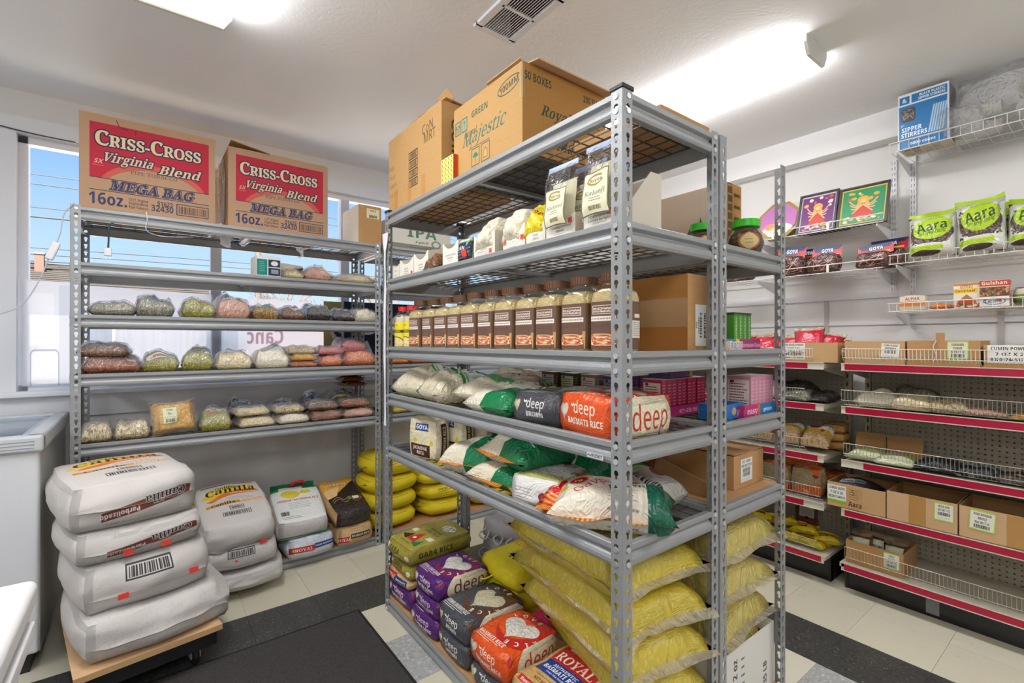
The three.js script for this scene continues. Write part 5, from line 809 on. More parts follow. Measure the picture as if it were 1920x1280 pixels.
const GREY = heartBag('#4b4c52', '#5d3f2c', 'BROWN BASMATI RICE', ['BROWN'], '#6a3a20', ['#cfc4a4', '#e0d8bc', '#b8ab86'], 211);
const PURPLE = heartBag('#54246d', '#7c2450', 'EXTRA LONG GRAIN', ['EXTRA LONG', 'GRAIN'], '#5a2a2a', riceCol, 221);
function brick(name, label, x, y, z, w, h, d, faces, o = {}) { // x, z: centre of the front bottom edge
  const t = thing(name, label, o.cat || 'bag', [x + d / 2, y, z], o.rot ? [0, FC + o.rot, 0] : FC, o.group);
  if (o.tilt) { t.rotation.set(0, FC + (o.rot || 0), 0); const u = new THREE.Group(); u.name = 'bag'; u.rotation.x = o.tilt; u.rotation.z = o.roll || 0; t.add(u); softBox(u, w, h, d, { faces, finish: 'plastic', round: o.round ?? 0.3, lump: o.lump ?? 0.05, seed: o.seed || 1 }); t.userData.inner = undefined; return u; }
  softBox(t, w, h, d, { faces, finish: o.fin || 'plastic', round: o.round ?? 0.3, lump: o.lump ?? 0.05, seed: o.seed || 1 });
  return t;
}
const tailMat = (c) => std({ color: c, roughness: 0.25, bumpMap: CRUMPLE, bumpScale: 0.004, side: THREE.DoubleSide });
const tail = (t, w, y, z, len, c, up = 0) => part(t, 'sealed_tail', metric(grid(10, 4, (u, v) => [u * w / 2 * (1 - 0.12 * (v + 1)), y + up * (v + 1) / 2 + 0.01 * noise3(u * 3, v * 2, w * 50), z - (v + 1) / 2 * len])), tailMat(c));
// fourth shelf
{
  const Y = CS[3] - 0.008;
  const gw = (s, t1) => film(G.rice, (k, w, h) => { seed(s); poly(k, '#e9ece4', [[0, h * 0.18], [w, h * 0.18], [w, h * 0.62], [0, h * 0.62]]); rect(k, '#2f9a3f', 0, h * 0.16, w, h * 0.03); rect(k, '#2f9a3f', 0, h * 0.6, w, h * 0.035); rect(k, '#74c053', 0, h * 0.56, w, h * 0.02); blob(k, '#1f7a45', w * 0.6, h * 0.3, w * 0.2, h * 0.08); T(k, t1, w * 0.5, h * 0.45, h * 0.11, { c: '#2a3a52', w: 'bold', max: w * 0.8 }); blob(k, '#e3b62c', w * 0.3, h * 0.52, w * 0.06, h * 0.03); }, 180, 220, s);
  const lay = (label, z0, z1, len, h, r, o = {}) => { const t = thing('rice_bag', label, 'bag', [(o.x || 0.972) + len / 2, Y + (o.dy || 0), (z0 + z1) / 2], [0, FC + (o.rot || 0), 0]); pillow(t, { w: z1 - z0, l: len, h, print: r, finish: 'film', seed: o.seed || 1, e: 3, lump: 0.22, pw: 0.42, mid: 0.3, sealLen: 0.02, seal: o.seal, hems: o.hems, hem: o.hem, hemW: o.hemW }); return t; };
  lay('white and green clear rice bag at the left post end of the fourth shelf', -2.27, -2.0, 0.42, 0.13, gw(231, 'LA NIÑA'), { seed: 3, rot: 0.05 });
  lay('white and green clear rice bag, second from the left post on the fourth shelf', -1.99, -1.78, 0.4, 0.13, gw(232, 'FANCY'), { seed: 4, rot: -0.12 });
  lay('clear bag of tan rice lying deep on the fourth shelf behind the green bags', -1.85, -1.6, 0.4, 0.12, film(G.rice, (k, w, h) => { rect(k, '#b99b46', w * 0.4, h * 0.05, w * 0.3, h * 0.06); }, 160, 200, 233), { seed: 5, x: 1.16, dy: 0.02, rot: 0.3 });
  lay('rice bag with a dark green emblem and mustard print, behind the green waved bag', -1.72, -1.46, 0.4, 0.09, film('#cfc8b4', (k, w, h) => { seed(234); rect(k, '#1e7a3c', 0, 0, w, h * 0.3); blob(k, '#8fbf3a', w * 0.3, h * 0.14, w * 0.2, h * 0.1); blob(k, '#1e7a3c', w * 0.3, h * 0.14, w * 0.12, h * 0.06); for (let i = 0; i < 80; i++) blob(k, ['#c9932a', '#6a4a1e'][(rnd() * 2) | 0], w * (0.55 + rnd() * 0.4), h * (0.05 + rnd() * 0.3), 6, 3, rnd() * 3); T(k, 'N. RICE', w * 0.45, h * 0.45, 34, { c: '#2a2a28' }); rect(k, '#4fb04a', 0, h * 0.62, w, h * 0.12); rect(k, '#e9dfc4', 0, h * 0.75, w, h * 0.25); }, 180, 200, 234), { seed: 6, x: 1.0, dy: 0.03, rot: 0.12 });
  lay('cream rice bag with a bright green wave across its right end', -1.58, -1.3, 0.34, 0.1, film('#e6dfc9', (k, w, h) => { seed(235); T(k, 'NET WT. 5 LBS', w * 0.5, h * 0.34, 26, { c: '#1e6a45', max: w * 0.8 }); rect(k, '#c9373a', w * 0.3, h * 0.12, w * 0.3, h * 0.07); k.fillStyle = '#138049'; k.beginPath(); k.moveTo(w, h * 0.3); k.lineTo(w, h); k.lineTo(w * 0.36, h); k.bezierCurveTo(w * 0.5, h * 0.7, w * 0.7, h * 0.85, w * 0.75, h * 0.35); k.fill(); lines(k, '#8d8878', w * 0.1, h * 0.55, w * 0.3, 4, 10, 2); rect(k, '#e0902c', w * 0.05, h * 0.04, w * 0.5, h * 0.04); }, 190, 190, 235), { seed: 7, hems: [-1], hem: tailMat(0xe8952d), hemW: 0.012 });
  const g = brick('rice_bag', 'grey brown rice bag with a clear crumpled top, fourth shelf between green and orange bags', 0.975, Y, -1.175, 0.225, 0.105, 0.36, GREY, { seed: 8, lump: 0.07, rot: 0.05 });
  tail(g, 0.2, 0.05, -0.18, 0.05, 0x55565c);
  const o = brick('rice_bag', 'orange basmati rice bag at the corner post of the fourth shelf', 0.965, Y, -0.93, 0.232, 0.12, 0.25, ORANGE, { seed: 9, lump: 0.06, rot: -0.1 });
  tail(o, 0.2, 0.03, -0.115, 0.1, 0xc9261c, -0.02); part(o, 'clear_patch', metric(grid(4, 4, (u, v) => [0.01 + u * 0.06, 0.126, -0.09 + v * 0.02])), CLEAR);
}
{ // the maker's name on the beam below it
  const r = thing('beam_label', 'small black lettered maker label on the beam of the fourth shelf', 'label', [0.9475, CS[3] - 0.046, -0.875], FC);
  const m = stamp(r, 'lettering', print(120, 34, (k, w, h) => { rect(k, '#c9ccd0', 0, 0, w, h); T(k, 'HUSKY', w * 0.6, h * 0.52, 28, { c: '#17181a', max: w * 0.66 }); stroke(k, '#17181a', 4, [[6, h * 0.6], [16, h * 0.4], [24, h * 0.7], [30, h * 0.5]]); }), 0.058, 0.015, [0, 0, 0.0]);
}
// fifth shelf
{
  const Y = CS[4] - 0.008;
  const goya = print(170, 170, (k, w, h) => { seed(241); grains(k, w, h, G.rice, 3); k.fillStyle = 'rgba(230,220,180,.5)'; k.fillRect(0, 0, w, h); rect(k, '#27458c', w * 0.24, h * 0.1, w * 0.5, h * 0.2); T(k, 'GOYA', w * 0.49, h * 0.2, 28, { c: '#f4f4f0' }); rect(k, '#4a2a20', w * 0.05, h * 0.66, w * 0.74, h * 0.32); T(k, 'JASMINE', w * 0.42, h * 0.76, 22, { c: '#f0e6d4', max: w * 0.66 }); T(k, 'RICE', w * 0.42, h * 0.88, 22, { c: '#f0e6d4' }); blob(k, '#e0c52e', w * 0.24, h * 0.56, 12, 10); blob(k, '#e0c52e', w * 0.84, h * 0.6, 10, 12); });
  const goyaSide = print(70, 170, (k, w, h) => { seed(242); grains(k, w, h, G.rice, 3); rect(k, '#4a2a20', w * 0.3, h * 0.1, w * 0.4, h * 0.86); T(k, 'JASMINE RICE', w * 0.5, h * 0.52, 18, { c: '#e9dcc4', rot: -1.57, max: h * 0.7 }); });
  const a = brick('rice_bag', 'clear rice bag with a blue name plate standing at the left of the fifth shelf', 0.985, Y, -1.965, 0.2, 0.185, 0.085, { all: sub(goya, 0.3, 0.7, 0.35, 0.5), pz: goya, px: goyaSide }, { rot: 0.22, seed: 11, round: 0.42 });
  const b = brick('rice_bag', 'clear rice bag with a blue name plate, behind the one standing at the left', 1.09, Y + 0.01, -1.92, 0.2, 0.19, 0.08, { all: sub(goya, 0.3, 0.7, 0.35, 0.5), pz: goya, px: goyaSide }, { rot: 0.22, seed: 12, round: 0.42 });
  const b2 = brick('rice_bag', 'clear rice bag with a brown side strip, third in the standing row at the left', 1.195, Y + 0.01, -1.87, 0.19, 0.185, 0.08, { all: sub(goya, 0.3, 0.7, 0.35, 0.5), pz: goya, px: goyaSide }, { rot: 0.2, seed: 14, round: 0.42 });
  const jg = film('#1c7245', (k, w, h) => { seed(243); T(k, 'JASMINE', w * 0.5, h * 0.3, 30, { c: '#bfe0c8', max: w * 0.8 }); rect(k, '#c9cbc4', 0, h * 0.5, w, h * 0.5); rect(k, '#3fa54a', 0, h * 0.85, w * 0.5, h * 0.15); }, 130, 150, 243);
  brick('rice_bag', 'green and silver rice bag leaning behind the clear standing rice bags', 1.235, Y, -2.09, 0.17, 0.215, 0.07, { all: sub(jg, 0.3, 0.6, 0.6, 0.8), pz: jg }, { rot: 0.3, seed: 13, round: 0.4 });
  const red5 = (s) => film('#e4dcc4', (k, w, h) => { seed(s); poly(k, '#15794a', [[w * 0.52, 0], [w, 0], [w, h], [w * 0.46, h], [w * 0.6, h * 0.5]]); T(k, '5 LBS', w * 0.75, h * 0.3, 28, { c: '#e2efe4' }); T(k, 'NET WT.', w * 0.36, h * 0.36, 24, { c: '#26543c' }); lines(k, '#88826e', w * 0.08, h * 0.5, w * 0.34, 5, 10, 2); blob(k, '#c93a2a', w * 0.4, h * 0.12, w * 0.08, h * 0.06); blob(k, '#d84a2e', w * 0.3, h * 0.2, w * 0.07, h * 0.05); lines(k, '#cfe6d4', w * 0.7, h * 0.6, w * 0.2, 3, 14, 4); }, 200, 190, s);
  const stripe = print(160, 24, (k, w, h) => { rect(k, '#e39a2a', 0, 0, w, h); for (let i = 0; i < 26; i++) rect(k, '#9c3f1e', i * w / 26, 0, w / 60, h); });
  const lay = (label, x, z, w, l, h, dy, rot, r, o = {}) => { const t = thing('rice_bag', label, 'bag', [x, Y + dy, z], [o.rx || 0, FC + rot, o.rz || 0]); const p = pillow(t, { w, l, h, print: r, finish: 'film', seed: o.seed || 1, e: 3, lump: 0.18, pw: 0.42, mid: 0.32, sealLen: 0.018, seal: ink(stripe, 'plastic'), sealR: stripe, ...o.p }); return t; };
  // the striped sealed edges take their own print
  const st = lay('cream rice bag with red pictures slanting on the fifth shelf beside the standing bags', 1.13, -1.66, 0.26, 0.3, 0.13, 0.0, 0.35, red5(251), { seed: 15 });
  lay('green ended cream rice bag with an orange striped edge, lower one of the pile', 1.14, -1.42, 0.28, 0.34, 0.085, 0.0, 0.12, red5(252), { seed: 16 });
  lay('green ended cream rice bag with an orange striped edge, upper one of the pile', 1.16, -1.36, 0.3, 0.34, 0.1, 0.085, -0.12, red5(253), { seed: 17 });
  lay('dark green rice bag lying at the back of the fifth shelf', 1.32, -1.6, 0.24, 0.2, 0.11, 0.1, 0.2, film('#0f5b40', (k, w, h) => { lines(k, '#cfe6d4', w * 0.3, h * 0.3, w * 0.4, 3, 16, 4); rect(k, '#dcd3bb', 0, h * 0.7, w, h * 0.3); }, 120, 120, 254), { seed: 18 });
  lay('dark green and cream rice bag at the back, right of the green pile', 1.3, -1.18, 0.26, 0.22, 0.11, 0.05, -0.2, red5(255), { seed: 19 });
  const gaba = print(200, 150, (k, w, h) => { seed(261); rect(k, '#e6e3da', 0, 0, w, h); blob(k, '#9c2f45', w * 0.5, h * 0.24, w * 0.12, h * 0.12); blob(k, '#e9c9d0', w * 0.5, h * 0.2, 8, 7); T(k, 'NEW', w * 0.68, h * 0.4, 26, { c: '#3a4a5c' }); k.strokeStyle = '#c6cc9a'; k.lineWidth = 8; k.strokeRect(w * 0.12, h * 0.1, w * 0.24, h * 0.8); rect(k, '#c2c07a', w * 0.0, h * 0.82, w, h * 0.18); lines(k, '#777', w * 0.4, h * 0.6, w * 0.3, 3, 9, 2); });
  const gs = print(150, 70, (k, w, h) => { seed(262); rect(k, '#d8d3a2', 0, 0, w, h); for (let i = 0; i < 26; i++) rect(k, '#a3a05c', 0, i * h / 26, w, 1.2); });
  const gf = print(90, 70, (k, w, h) => { seed(263); rect(k, '#ece9e4', 0, 0, w, h); blob(k, '#8d2c4a', w * 0.72, h * 0.62, 9, 12); blob(k, '#e9c9d0', w * 0.72, h * 0.62, 3, 4); lines(k, '#8a857c', w * 0.1, h * 0.4, w * 0.4, 5, 8, 2); });
  const fg = brick('rice_bag', 'white and olive rice bag with a maroon fruit picture on the fifth shelf', 0.972, Y, -1.215, 0.19, 0.095, 0.32, { all: gs, py: gaba, pz: gf, px: gs }, { seed: 21, round: 0.25, lump: 0.05, rot: 0.28 });
  lay('clear rice bag with a black barcode behind the white and olive bag', 1.3, -0.99, 0.22, 0.2, 0.1, 0, 0.1, film('#c9c6bb', (k, w, h) => { seed(264); bars(k, w * 0.05, h * 0.62, w * 0.9, h * 0.2, '#33363a'); blob(k, '#c7d08a', w * 0.3, h * 0.3, 18, 14); blob(k, '#8d3a46', w * 0.6, h * 0.25, 16, 12); }, 130, 130, 264), { seed: 22, p: { seal: CLEAR } });
  const gav = print(260, 190, (k, w, h) => { seed(265); rect(k, '#e5dcc9', 0, 0, w, h); blob(k, '#c6242a', w * 0.22, h * 0.5, w * 0.08, h * 0.09); k.strokeStyle = '#e0a02c'; k.lineWidth = 4; k.beginPath(); k.ellipse(w * 0.22, h * 0.5, w * 0.085, h * 0.1, 0, 0, 7); k.stroke(); T(k, 'ro', w * 0.22, h * 0.5, 20, { c: '#f7e8d8' }); T(k, 'Gavdi', w * 0.34, h * 0.66, 34, { c: '#c04a48', w: 'normal', rot: -0.5 }); blob(k, '#c6242a', w * 0.5, h * 0.36, w * 0.09, h * 0.07); poly(k, '#d2472a', [[w * 0.5, h * 0.54], [w * 0.72, h * 0.36], [w * 0.76, h * 0.46]]); T(k, 'Net Wt.', w * 0.64, h * 0.66, 24, { c: '#1f6d45', rot: -0.3 }); rect(k, '#0f5f48', w * 0.78, 0, w * 0.22, h); for (let i = 0; i < 40; i++) stroke(k, 'rgba(60,140,120,.5)', 1, [[w * (0.8 + rnd() * 0.2), h * (0.5 + rnd() * 0.5)], [w * (0.8 + rnd() * 0.2), h * (0.5 + rnd() * 0.5)]]); blob(k, '#e8c83a', w * 0.08, h * 0.66, 16, 12); lines(k, '#8a8472', w * 0.48, h * 0.78, w * 0.24, 5, 8, 1.6); });
  const gv = thing('rice_bag', 'large cream rice bag with red lettering and a dark green end at the corner post', 'bag', [1.1, Y, -0.945], [0, FC + 0.62, 0]);
  pillow(gv, { w: 0.36, l: 0.23, h: 0.115, print: gav, finish: 'film', seed: 23, e: 2.8, lump: 0.14, pw: 0.42, mid: 0.3, sealLen: 0.018, seal: ink(stripe, 'plastic'), sealR: stripe, n: 16 });
  const rt = thing('rice_bag', 'clear rice bag with a red panel and striped edge, left of the large cream bag', 'bag', [1.13, Y, -1.085], [0, FC + 0.3, 0]);
  pillow(rt, { w: 0.16, l: 0.34, h: 0.1, print: film('#b8ab98', (k, w, h) => { seed(266); poly(k, '#c9141e', [[0, h], [w, h], [w * 0.9, h * 0.72], [w * 0.3, h * 0.7]]); for (let i = 0; i < 4; i++) stroke(k, '#e0a03a', 3, [[0, h * (0.9 + i * 0.03)], [w * 0.4, h * (0.94 + i * 0.02)]]); blob(k, '#c77a2a', w * 0.4, h * 0.5, 10, 14); }, 120, 200, 266), finish: 'film', seed: 24, e: 3, lump: 0.25, seal: ink(stripe, 'plastic'), sealR: stripe });
}
// bottom shelf: bricks of rice, flour sacks
{
  const Y = CS[5] + 0.012;
  for (const [x, l] of [[CX + CD / 2, 'tan cardboard sheet lining the bottom of the front central rack'], [CX + CD * 1.5 + 0.009, 'tan cardboard sheet lining the bottom of the rear central rack']]) { const t = thing('cardboard_sheet', l, 'cardboard', [x, CS[5] + 0.001, CZ - CL / 2], FC); part(t, 'sheet', metric(remap(new THREE.BoxGeometry(CL - 0.04, 0.007, CD - 0.02).translate(0, 0.004, 0), KRAFT[1])), ink(KRAFT[1])); }
  const oliveTop = print(220, 280, (k, w, h) => { seed(271); rect(k, '#a89b3f', 0, 0, w, h); blob(k, '#e9e6dc', w * 0.62, h * 0.2, w * 0.2, h * 0.1); for (let i = 0; i < 60; i++) blob(k, '#4a4a44', w * (0.46 + rnd() * 0.34), h * (0.12 + rnd() * 0.16), 3, 2, rnd() * 3); T(k, 'GENUINE', w * 0.56, h * 0.4, 22, { c: '#3d3914', rot: 0.0 }); T(k, 'GABA RICE', w * 0.56, h * 0.48, 22, { c: '#3d3914' }); poly(k, '#c9282a', [[w * 0.3, h * 0.82], [w * 0.52, h * 0.54], [w * 0.7, h * 0.84]]); poly(k, '#2b2a26', [[w * 0.08, h * 0.78], [w * 0.34, h * 0.66], [w * 0.36, h * 0.86]]); poly(k, '#1f7d42', [[w * 0.66, h * 0.86], [w * 0.84, h * 0.72], [w * 0.9, h * 0.9]]); blob(k, '#e9e6dc', w * 0.5, h * 0.74, 12, 9); for (const [x, y] of [[0.14, 0.58], [0.82, 0.62]]) rect(k, '#e6e2d0', w * x - 18, h * y - 12, 38, 26); lines(k, '#2a2a26', w * 0.3, h * 0.9, w * 0.4, 1, 5, 3); });
  const oliveF = print(200, 80, (k, w, h) => { seed(272); rect(k, '#a3963c', 0, 0, w, h); blob(k, '#e9e6dc', w * 0.1, h * 0.4, 13, 14); blob(k, '#e9e6dc', w * 0.9, h * 0.6, 13, 14); T(k, 'GABA', w * 0.45, h * 0.4, 34, { c: '#3d3914' }); lines(k, '#3d3914', w * 0.25, h * 0.72, w * 0.5, 2, 9, 3); k.strokeStyle = '#5c551e'; k.strokeRect(4, 3, w - 8, h - 6); });
  const oliveS = print(220, 80, (k, w, h) => { seed(273); rect(k, '#9c8f38', 0, 0, w, h); T(k, 'GABA RICE', w * 0.4, h * 0.5, 34, { c: '#2e2b12', max: w * 0.55 }); });
  const OL = { all: sub(oliveS, 0.8, 1, 0, 1), py: oliveTop, pz: oliveF, px: oliveS };
  const royF = print(200, 50, (k, w, h) => { seed(274); rect(k, '#d8b878', 0, 0, w, h); rect(k, '#c8302c', w * 0.08, h * 0.06, w * 0.42, h * 0.6); rect(k, '#27428c', w * 0.5, h * 0.14, w * 0.44, h * 0.55); T(k, 'ROYAL', w * 0.29, h * 0.38, 24, { f: 'serif', c: '#f3e9d4' }); T(k, 'BASMATI', w * 0.72, h * 0.42, 16, { c: '#eee' }); });
  const g = 'rice bags on the bottom shelf of the front central rack';
  brick('rice_bag', 'purple rice bag at the very bottom of the left column, under the tan one', 0.965, Y, -2.165, 0.25, 0.1, 0.36, PURPLE, { seed: 31, group: g });
  brick('rice_bag', 'thin tan rice bag with a red and blue band, under the two olive bags', 0.955, Y + 0.1, -2.175, 0.25, 0.045, 0.36, { all: KRAFT[0], pz: royF }, { seed: 32, group: g });
  brick('rice_bag', 'olive rice bag, lower one of the two', 0.968, Y + 0.146, -2.165, 0.24, 0.07, 0.36, OL, { seed: 33, group: g });
  brick('rice_bag', 'olive rice bag with red and green triangles on top, upper one of the two', 0.95, Y + 0.217, -2.17, 0.25, 0.085, 0.37, OL, { seed: 34, rot: 0.06, group: g });
  [['purple rice bag, lowest in the purple column', -0.012], ['purple rice bag, middle of the purple column', 0.0], ['purple rice bag with a heart of rice on top, uppermost in the purple column', 0.0]].forEach(([l, dx], i) => brick('rice_bag', l, 0.965 + dx, Y + i * 0.082, i === 0 ? -1.905 : -1.892, 0.222, i === 2 ? 0.09 : 0.08, 0.27, PURPLE, { seed: 35 + i, group: g, rot: i === 0 ? 0.08 : 0 }));
  [['grey brown rice bag, lower one of the grey column', 0.0], ['grey brown rice bag with a heart of grain on top, grey column', 0.0]].forEach(([l], i) => brick('rice_bag', l, 0.96, Y + i * 0.096, -1.66, 0.226, 0.094, 0.3, GREY, { seed: 39 + i, group: g }));
  brick('rice_bag', 'grey brown rice bag under the orange basmati bag', 0.962, Y, -1.41, 0.222, 0.085, 0.3, GREY, { seed: 42, group: g });
  const o = brick('rice_bag', 'orange basmati rice bag with a heart of rice on top, bottom shelf', 0.957, Y + 0.088, -1.41, 0.228, 0.105, 0.26, ORANGE, { seed: 43, group: g, rot: 0.04 });
  tail(o, 0.16, 0.07, -0.12, 0.13, 0xd0285a, 0.03);
  const royTop = print(230, 290, (k, w, h) => { seed(275); fibre(k, w, h, '#cfa868'); poly(k, '#bf2229', [[w * 0.06, 0], [w * 0.94, 0], [w * 0.94, h * 0.42], [w * 0.06, h * 0.42]]); rect(k, '#213f8f', w * 0.06, h * 0.42, w * 0.88, h * 0.26); T(k, 'ROYAL', w * 0.5, h * 0.3, 62, { f: 'serif', c: '#f5ead6', max: w * 0.8 }); blob(k, '#d29a2e', w * 0.62, h * 0.12, 26, 18); blob(k, '#bf2229', w * 0.62, h * 0.1, 12, 8); rect(k, '#ddd9cf', w * 0.16, h * 0.06, w * 0.2, h * 0.07); T(k, 'AUTHENTIC', w * 0.5, h * 0.48, 22, { c: '#e6ebf5' }); T(k, 'BASMATI RICE', w * 0.5, h * 0.56, 28, { c: '#fff', max: w * 0.78 }); T(k, 'From the foothills', w * 0.5, h * 0.63, 12, { c: '#dfe6f2' }); lines(k, '#6d5230', w * 0.2, h * 0.73, w * 0.6, 1, 8, 3); T(k, 'NET WEIGHT 10 LB', w * 0.55, h * 0.8, 20, { c: '#5c4526', max: w * 0.6 }); rect(k, '#c12f30', w * 0.08, h * 0.88, w * 0.34, h * 0.1); T(k, 'Royal', w * 0.25, h * 0.93, 20, { f: 'serif', c: '#f5ead6' }); });
  const rl = brick('rice_bag', 'tan rice bag with a red and blue top label, nearest the corner post', 0.962, Y + 0.06, -1.165, 0.225, 0.095, 0.3, { all: KRAFT[0], py: royTop, pz: sub(royTop, 0, 1, 0.86, 1) }, { seed: 44, group: g, rot: 0.02 });
  brick('rice_bag', 'white rice bag under the tan bag nearest the corner post', 0.975, Y, -1.165, 0.215, 0.06, 0.28, { all: sackWhite }, { seed: 45, group: g });
  const gb = thing('rice_bag', 'bright green bag lying at the foot of the corner post', 'bag', [1.1, Y, -0.95], [0, FC, 0]); softBox(gb, 0.2, 0.15, 0.22, { faces: { all: film('#2aa33a', (k, w, h) => { rect(k, '#c9382c', 0, h * 0.85, w, h * 0.15); }, 60, 60, 3) }, round: 0.5, seed: 46, finish: 'plastic' });
  // yellow lettered flour bags behind
  const zb = print(200, 180, (k, w, h) => { seed(281); rect(k, '#ddc915', 0, 0, w, h); T(k, 'ATTA', w * 0.24, h * 0.3, 30, { c: '#c9582c', w: 'normal' }); T(k, 'FLOUR', w * 0.24, h * 0.45, 30, { c: '#c9582c', w: 'normal' }); poly(k, '#b8332a', [[w * 0.48, h * 0.2], [w * 0.95, h * 0.5], [w * 0.94, h * 0.62], [w * 0.47, h * 0.3]]); T(k, 'ZEBRA', w * 0.66, h * 0.74, 40, { c: '#2c2a1e', rot: Math.PI, max: w * 0.46 }); blob(k, '#4a4a3c', w * 0.7, h * 0.2, 26, 12); for (let i = 0; i < 60; i++) { k.fillStyle = 'rgba(170,150,10,.3)'; k.fillRect(rnd() * w, rnd() * h, rr(3, 20), 1.5); } });
  const zp = sub(zb, 0.02, 0.16, 0.02, 0.2);
  for (let i = 0; i < 3; i++) { const t = thing('flour_bag', ['yellow lettered flour bag, bottom of three', 'yellow lettered flour bag with a carry loop, middle of three', 'yellow lettered flour bag with a red ribbon, top of three'][i], 'bag', [1.43, Y + i * 0.093, -1.75 + i * 0.01], FC - 0.1 + i * 0.05, 'yellow lettered flour bags'); softBox(t, 0.28, i === 2 ? 0.1 : 0.092, 0.38, { faces: { all: zp, py: zb }, finish: 'woven', round: 0.3, lump: 0.06, seed: 50 + i }); if (i) part(t, 'carry_loop', tube([[-0.12, 0.04, 0.18], [-0.15, 0.05, 0.22], [-0.1, 0.02, 0.25], [-0.04, 0.02, 0.23], [-0.02, 0.04, 0.18]], 0.004, 20, 5), plain(0xd8c62a, 0.6)); }
  for (let i = 0; i < 3; i++) { const t = thing('cloth_bag', ['grey cloth bag with dangling loops, bottom of the pile by the far leg', 'grey cloth bag with dangling loops, middle of the pile by the far leg', 'pale grey cloth bag, top of the pile by the far leg'][i], 'bag', [1.62, Y + i * 0.105, -2.06], FC + 0.1 * i, 'grey cloth bags'); softBox(t, 0.3, 0.105, 0.3, { mat: std({ color: 0xb9b5b8, roughness: 0.8, bumpMap: WEAVE, bumpScale: 0.001 }), round: 0.4, lump: 0.09, seed: 55 + i }); for (const x of [-0.1, 0.0, 0.09]) part(t, 'loop', tube([[x, 0.05, 0.15], [x - 0.01, 0.03, 0.19], [x + 0.03, 0.01, 0.19], [x + 0.035, 0.05, 0.15]], 0.005, 12, 5), plain(0xc7c4c9, 0.8)); }
  // clear wrapped sacks of yellow meal
  const meal = print(200, 200, (k, w, h) => { seed(291); rect(k, '#cbb53a', 0, 0, w, h); for (let i = 0; i < 2600; i++) { k.fillStyle = ['#d9c75a', '#bfa92c', '#e4d98a', '#c4ad30'][(rnd() * 4) | 0]; k.fillRect(rnd() * w, rnd() * h, 2, 1.2); } T(k, 'VITA', w * 0.5, h * 0.3, 26, { c: '#c98a4a', w: 'normal' }); });
  const mealPale = print(160, 160, (k, w, h) => { seed(292); rect(k, '#c3b260', 0, 0, w, h); for (let i = 0; i < 1800; i++) { k.fillStyle = ['#cfc07a', '#b5a24c', '#d8cd96'][(rnd() * 3) | 0]; k.fillRect(rnd() * w, rnd() * h, 2, 1.2); } });
  const wrapMat = phys({ color: 0xefe6cc, roughness: 0.22, transmission: 0.68, thickness: 0, bumpMap: CRUMPLE, bumpScale: 0.008, side: THREE.DoubleSide });
  const glint = phys({ map: meal.pg.tex, roughness: 0.3, clearcoat: 0.5, clearcoatRoughness: 0.25, bumpMap: CRUMPLE, bumpScale: 0.003 });
  const glint2 = phys({ map: mealPale.pg.tex, roughness: 0.35, clearcoat: 0.4, clearcoatRoughness: 0.3, bumpMap: CRUMPLE, bumpScale: 0.005 });
  const sack = (label, x, z, y, w, l, h, rot, pale, sd, group) => { const t = thing('meal_sack', label, 'sack', [x, y, z], [0, rot, 0], group); pillow(t, { w, l, h, print: pale ? mealPale : meal, mat: pale ? glint2 : glint, seed: sd, e: 2.6, pw: 0.46, lump: 0.16, mid: 0.36, seal: wrapMat, sealLen: 0.024, sealUp: -0.4, hems: [-1, 1], hem: wrapMat, hemW: 0.009, n: 14, m: 20 }); return t; };
  const gf = 'wrapped yellow meal sacks on the front central rack', gr = 'wrapped yellow meal sacks on the rear central rack';
  sack('clear wrapped yellow meal sack lying on the bottom of the front rack', 1.36, -1.08, Y, 0.24, 0.54, 0.15, -0.3, 0, 61, gf);
  sack('clear wrapped yellow meal sack, second from the bottom in the front rack', 1.32, -1.1, Y + 0.135, 0.3, 0.58, 0.15, -0.26, 0, 62, gf);
  sack('clear wrapped yellow meal sack, third from the bottom in the front rack', 1.27, -1.12, Y + 0.27, 0.34, 0.62, 0.15, -0.16, 0, 63, gf);
  sack('clear wrapped yellow meal sack, second from the top in the front rack', 1.25, -1.13, Y + 0.4, 0.36, 0.63, 0.14, -0.12, 0, 64, gf);
  sack('clear wrapped yellow meal sack pressed under the fifth shelf, topmost in the front rack', 1.24, -1.13, Y + 0.525, 0.38, 0.62, 0.14, -0.1, 0, 65, gf);
  const bx = thing('white_carton', 'white open carton with printed bars at the foot of the rear rack', 'carton', [1.655, CS[5] + 0.009, -0.99], 0);
  openBox(bx, 0.4, 0.23, 0.34, { base: WHITEBOARD, front: print(160, 100, (k, w, h) => { seed(293); rect(k, '#dfdcd6', 0, 0, w, h); T(k, '2 oz', w * 0.3, h * 0.3, 16, { c: '#333', rot: -1.57 }); bars(k, w * 0.26, h * 0.5, w * 0.08, h * 0.4, '#333'); lines(k, '#555', w * 0.4, h * 0.2, w * 0.06, 6, 12, 3); T(k, '35 LB', w * 0.82, h * 0.7, 14, { c: '#333', rot: -1.57 }); rect(k, '#3a4a86', w * 0.52, h * 0.9, w * 0.2, h * 0.1); }) });
  sack('brownish wrapped meal sack sitting in the white open carton', 1.65, -1.0, CS[5] + 0.15, 0.36, 0.3, 0.14, 0, 1, 66, gr);
  sack('wrapped meal sack with a loose corner, lowest above the white carton', 1.67, -1.04, Y + 0.225, 0.42, 0.44, 0.13, 0.05, 1, 67, gr);
  sack('wrapped meal sack, middle of the three above the white carton', 1.67, -1.05, Y + 0.355, 0.42, 0.46, 0.14, -0.04, 1, 68, gr);
  sack('wrapped meal sack with a wide clear frill, topmost in the rear rack', 1.68, -1.05, Y + 0.5, 0.42, 0.48, 0.15, 0.02, 1, 69, gr);
}
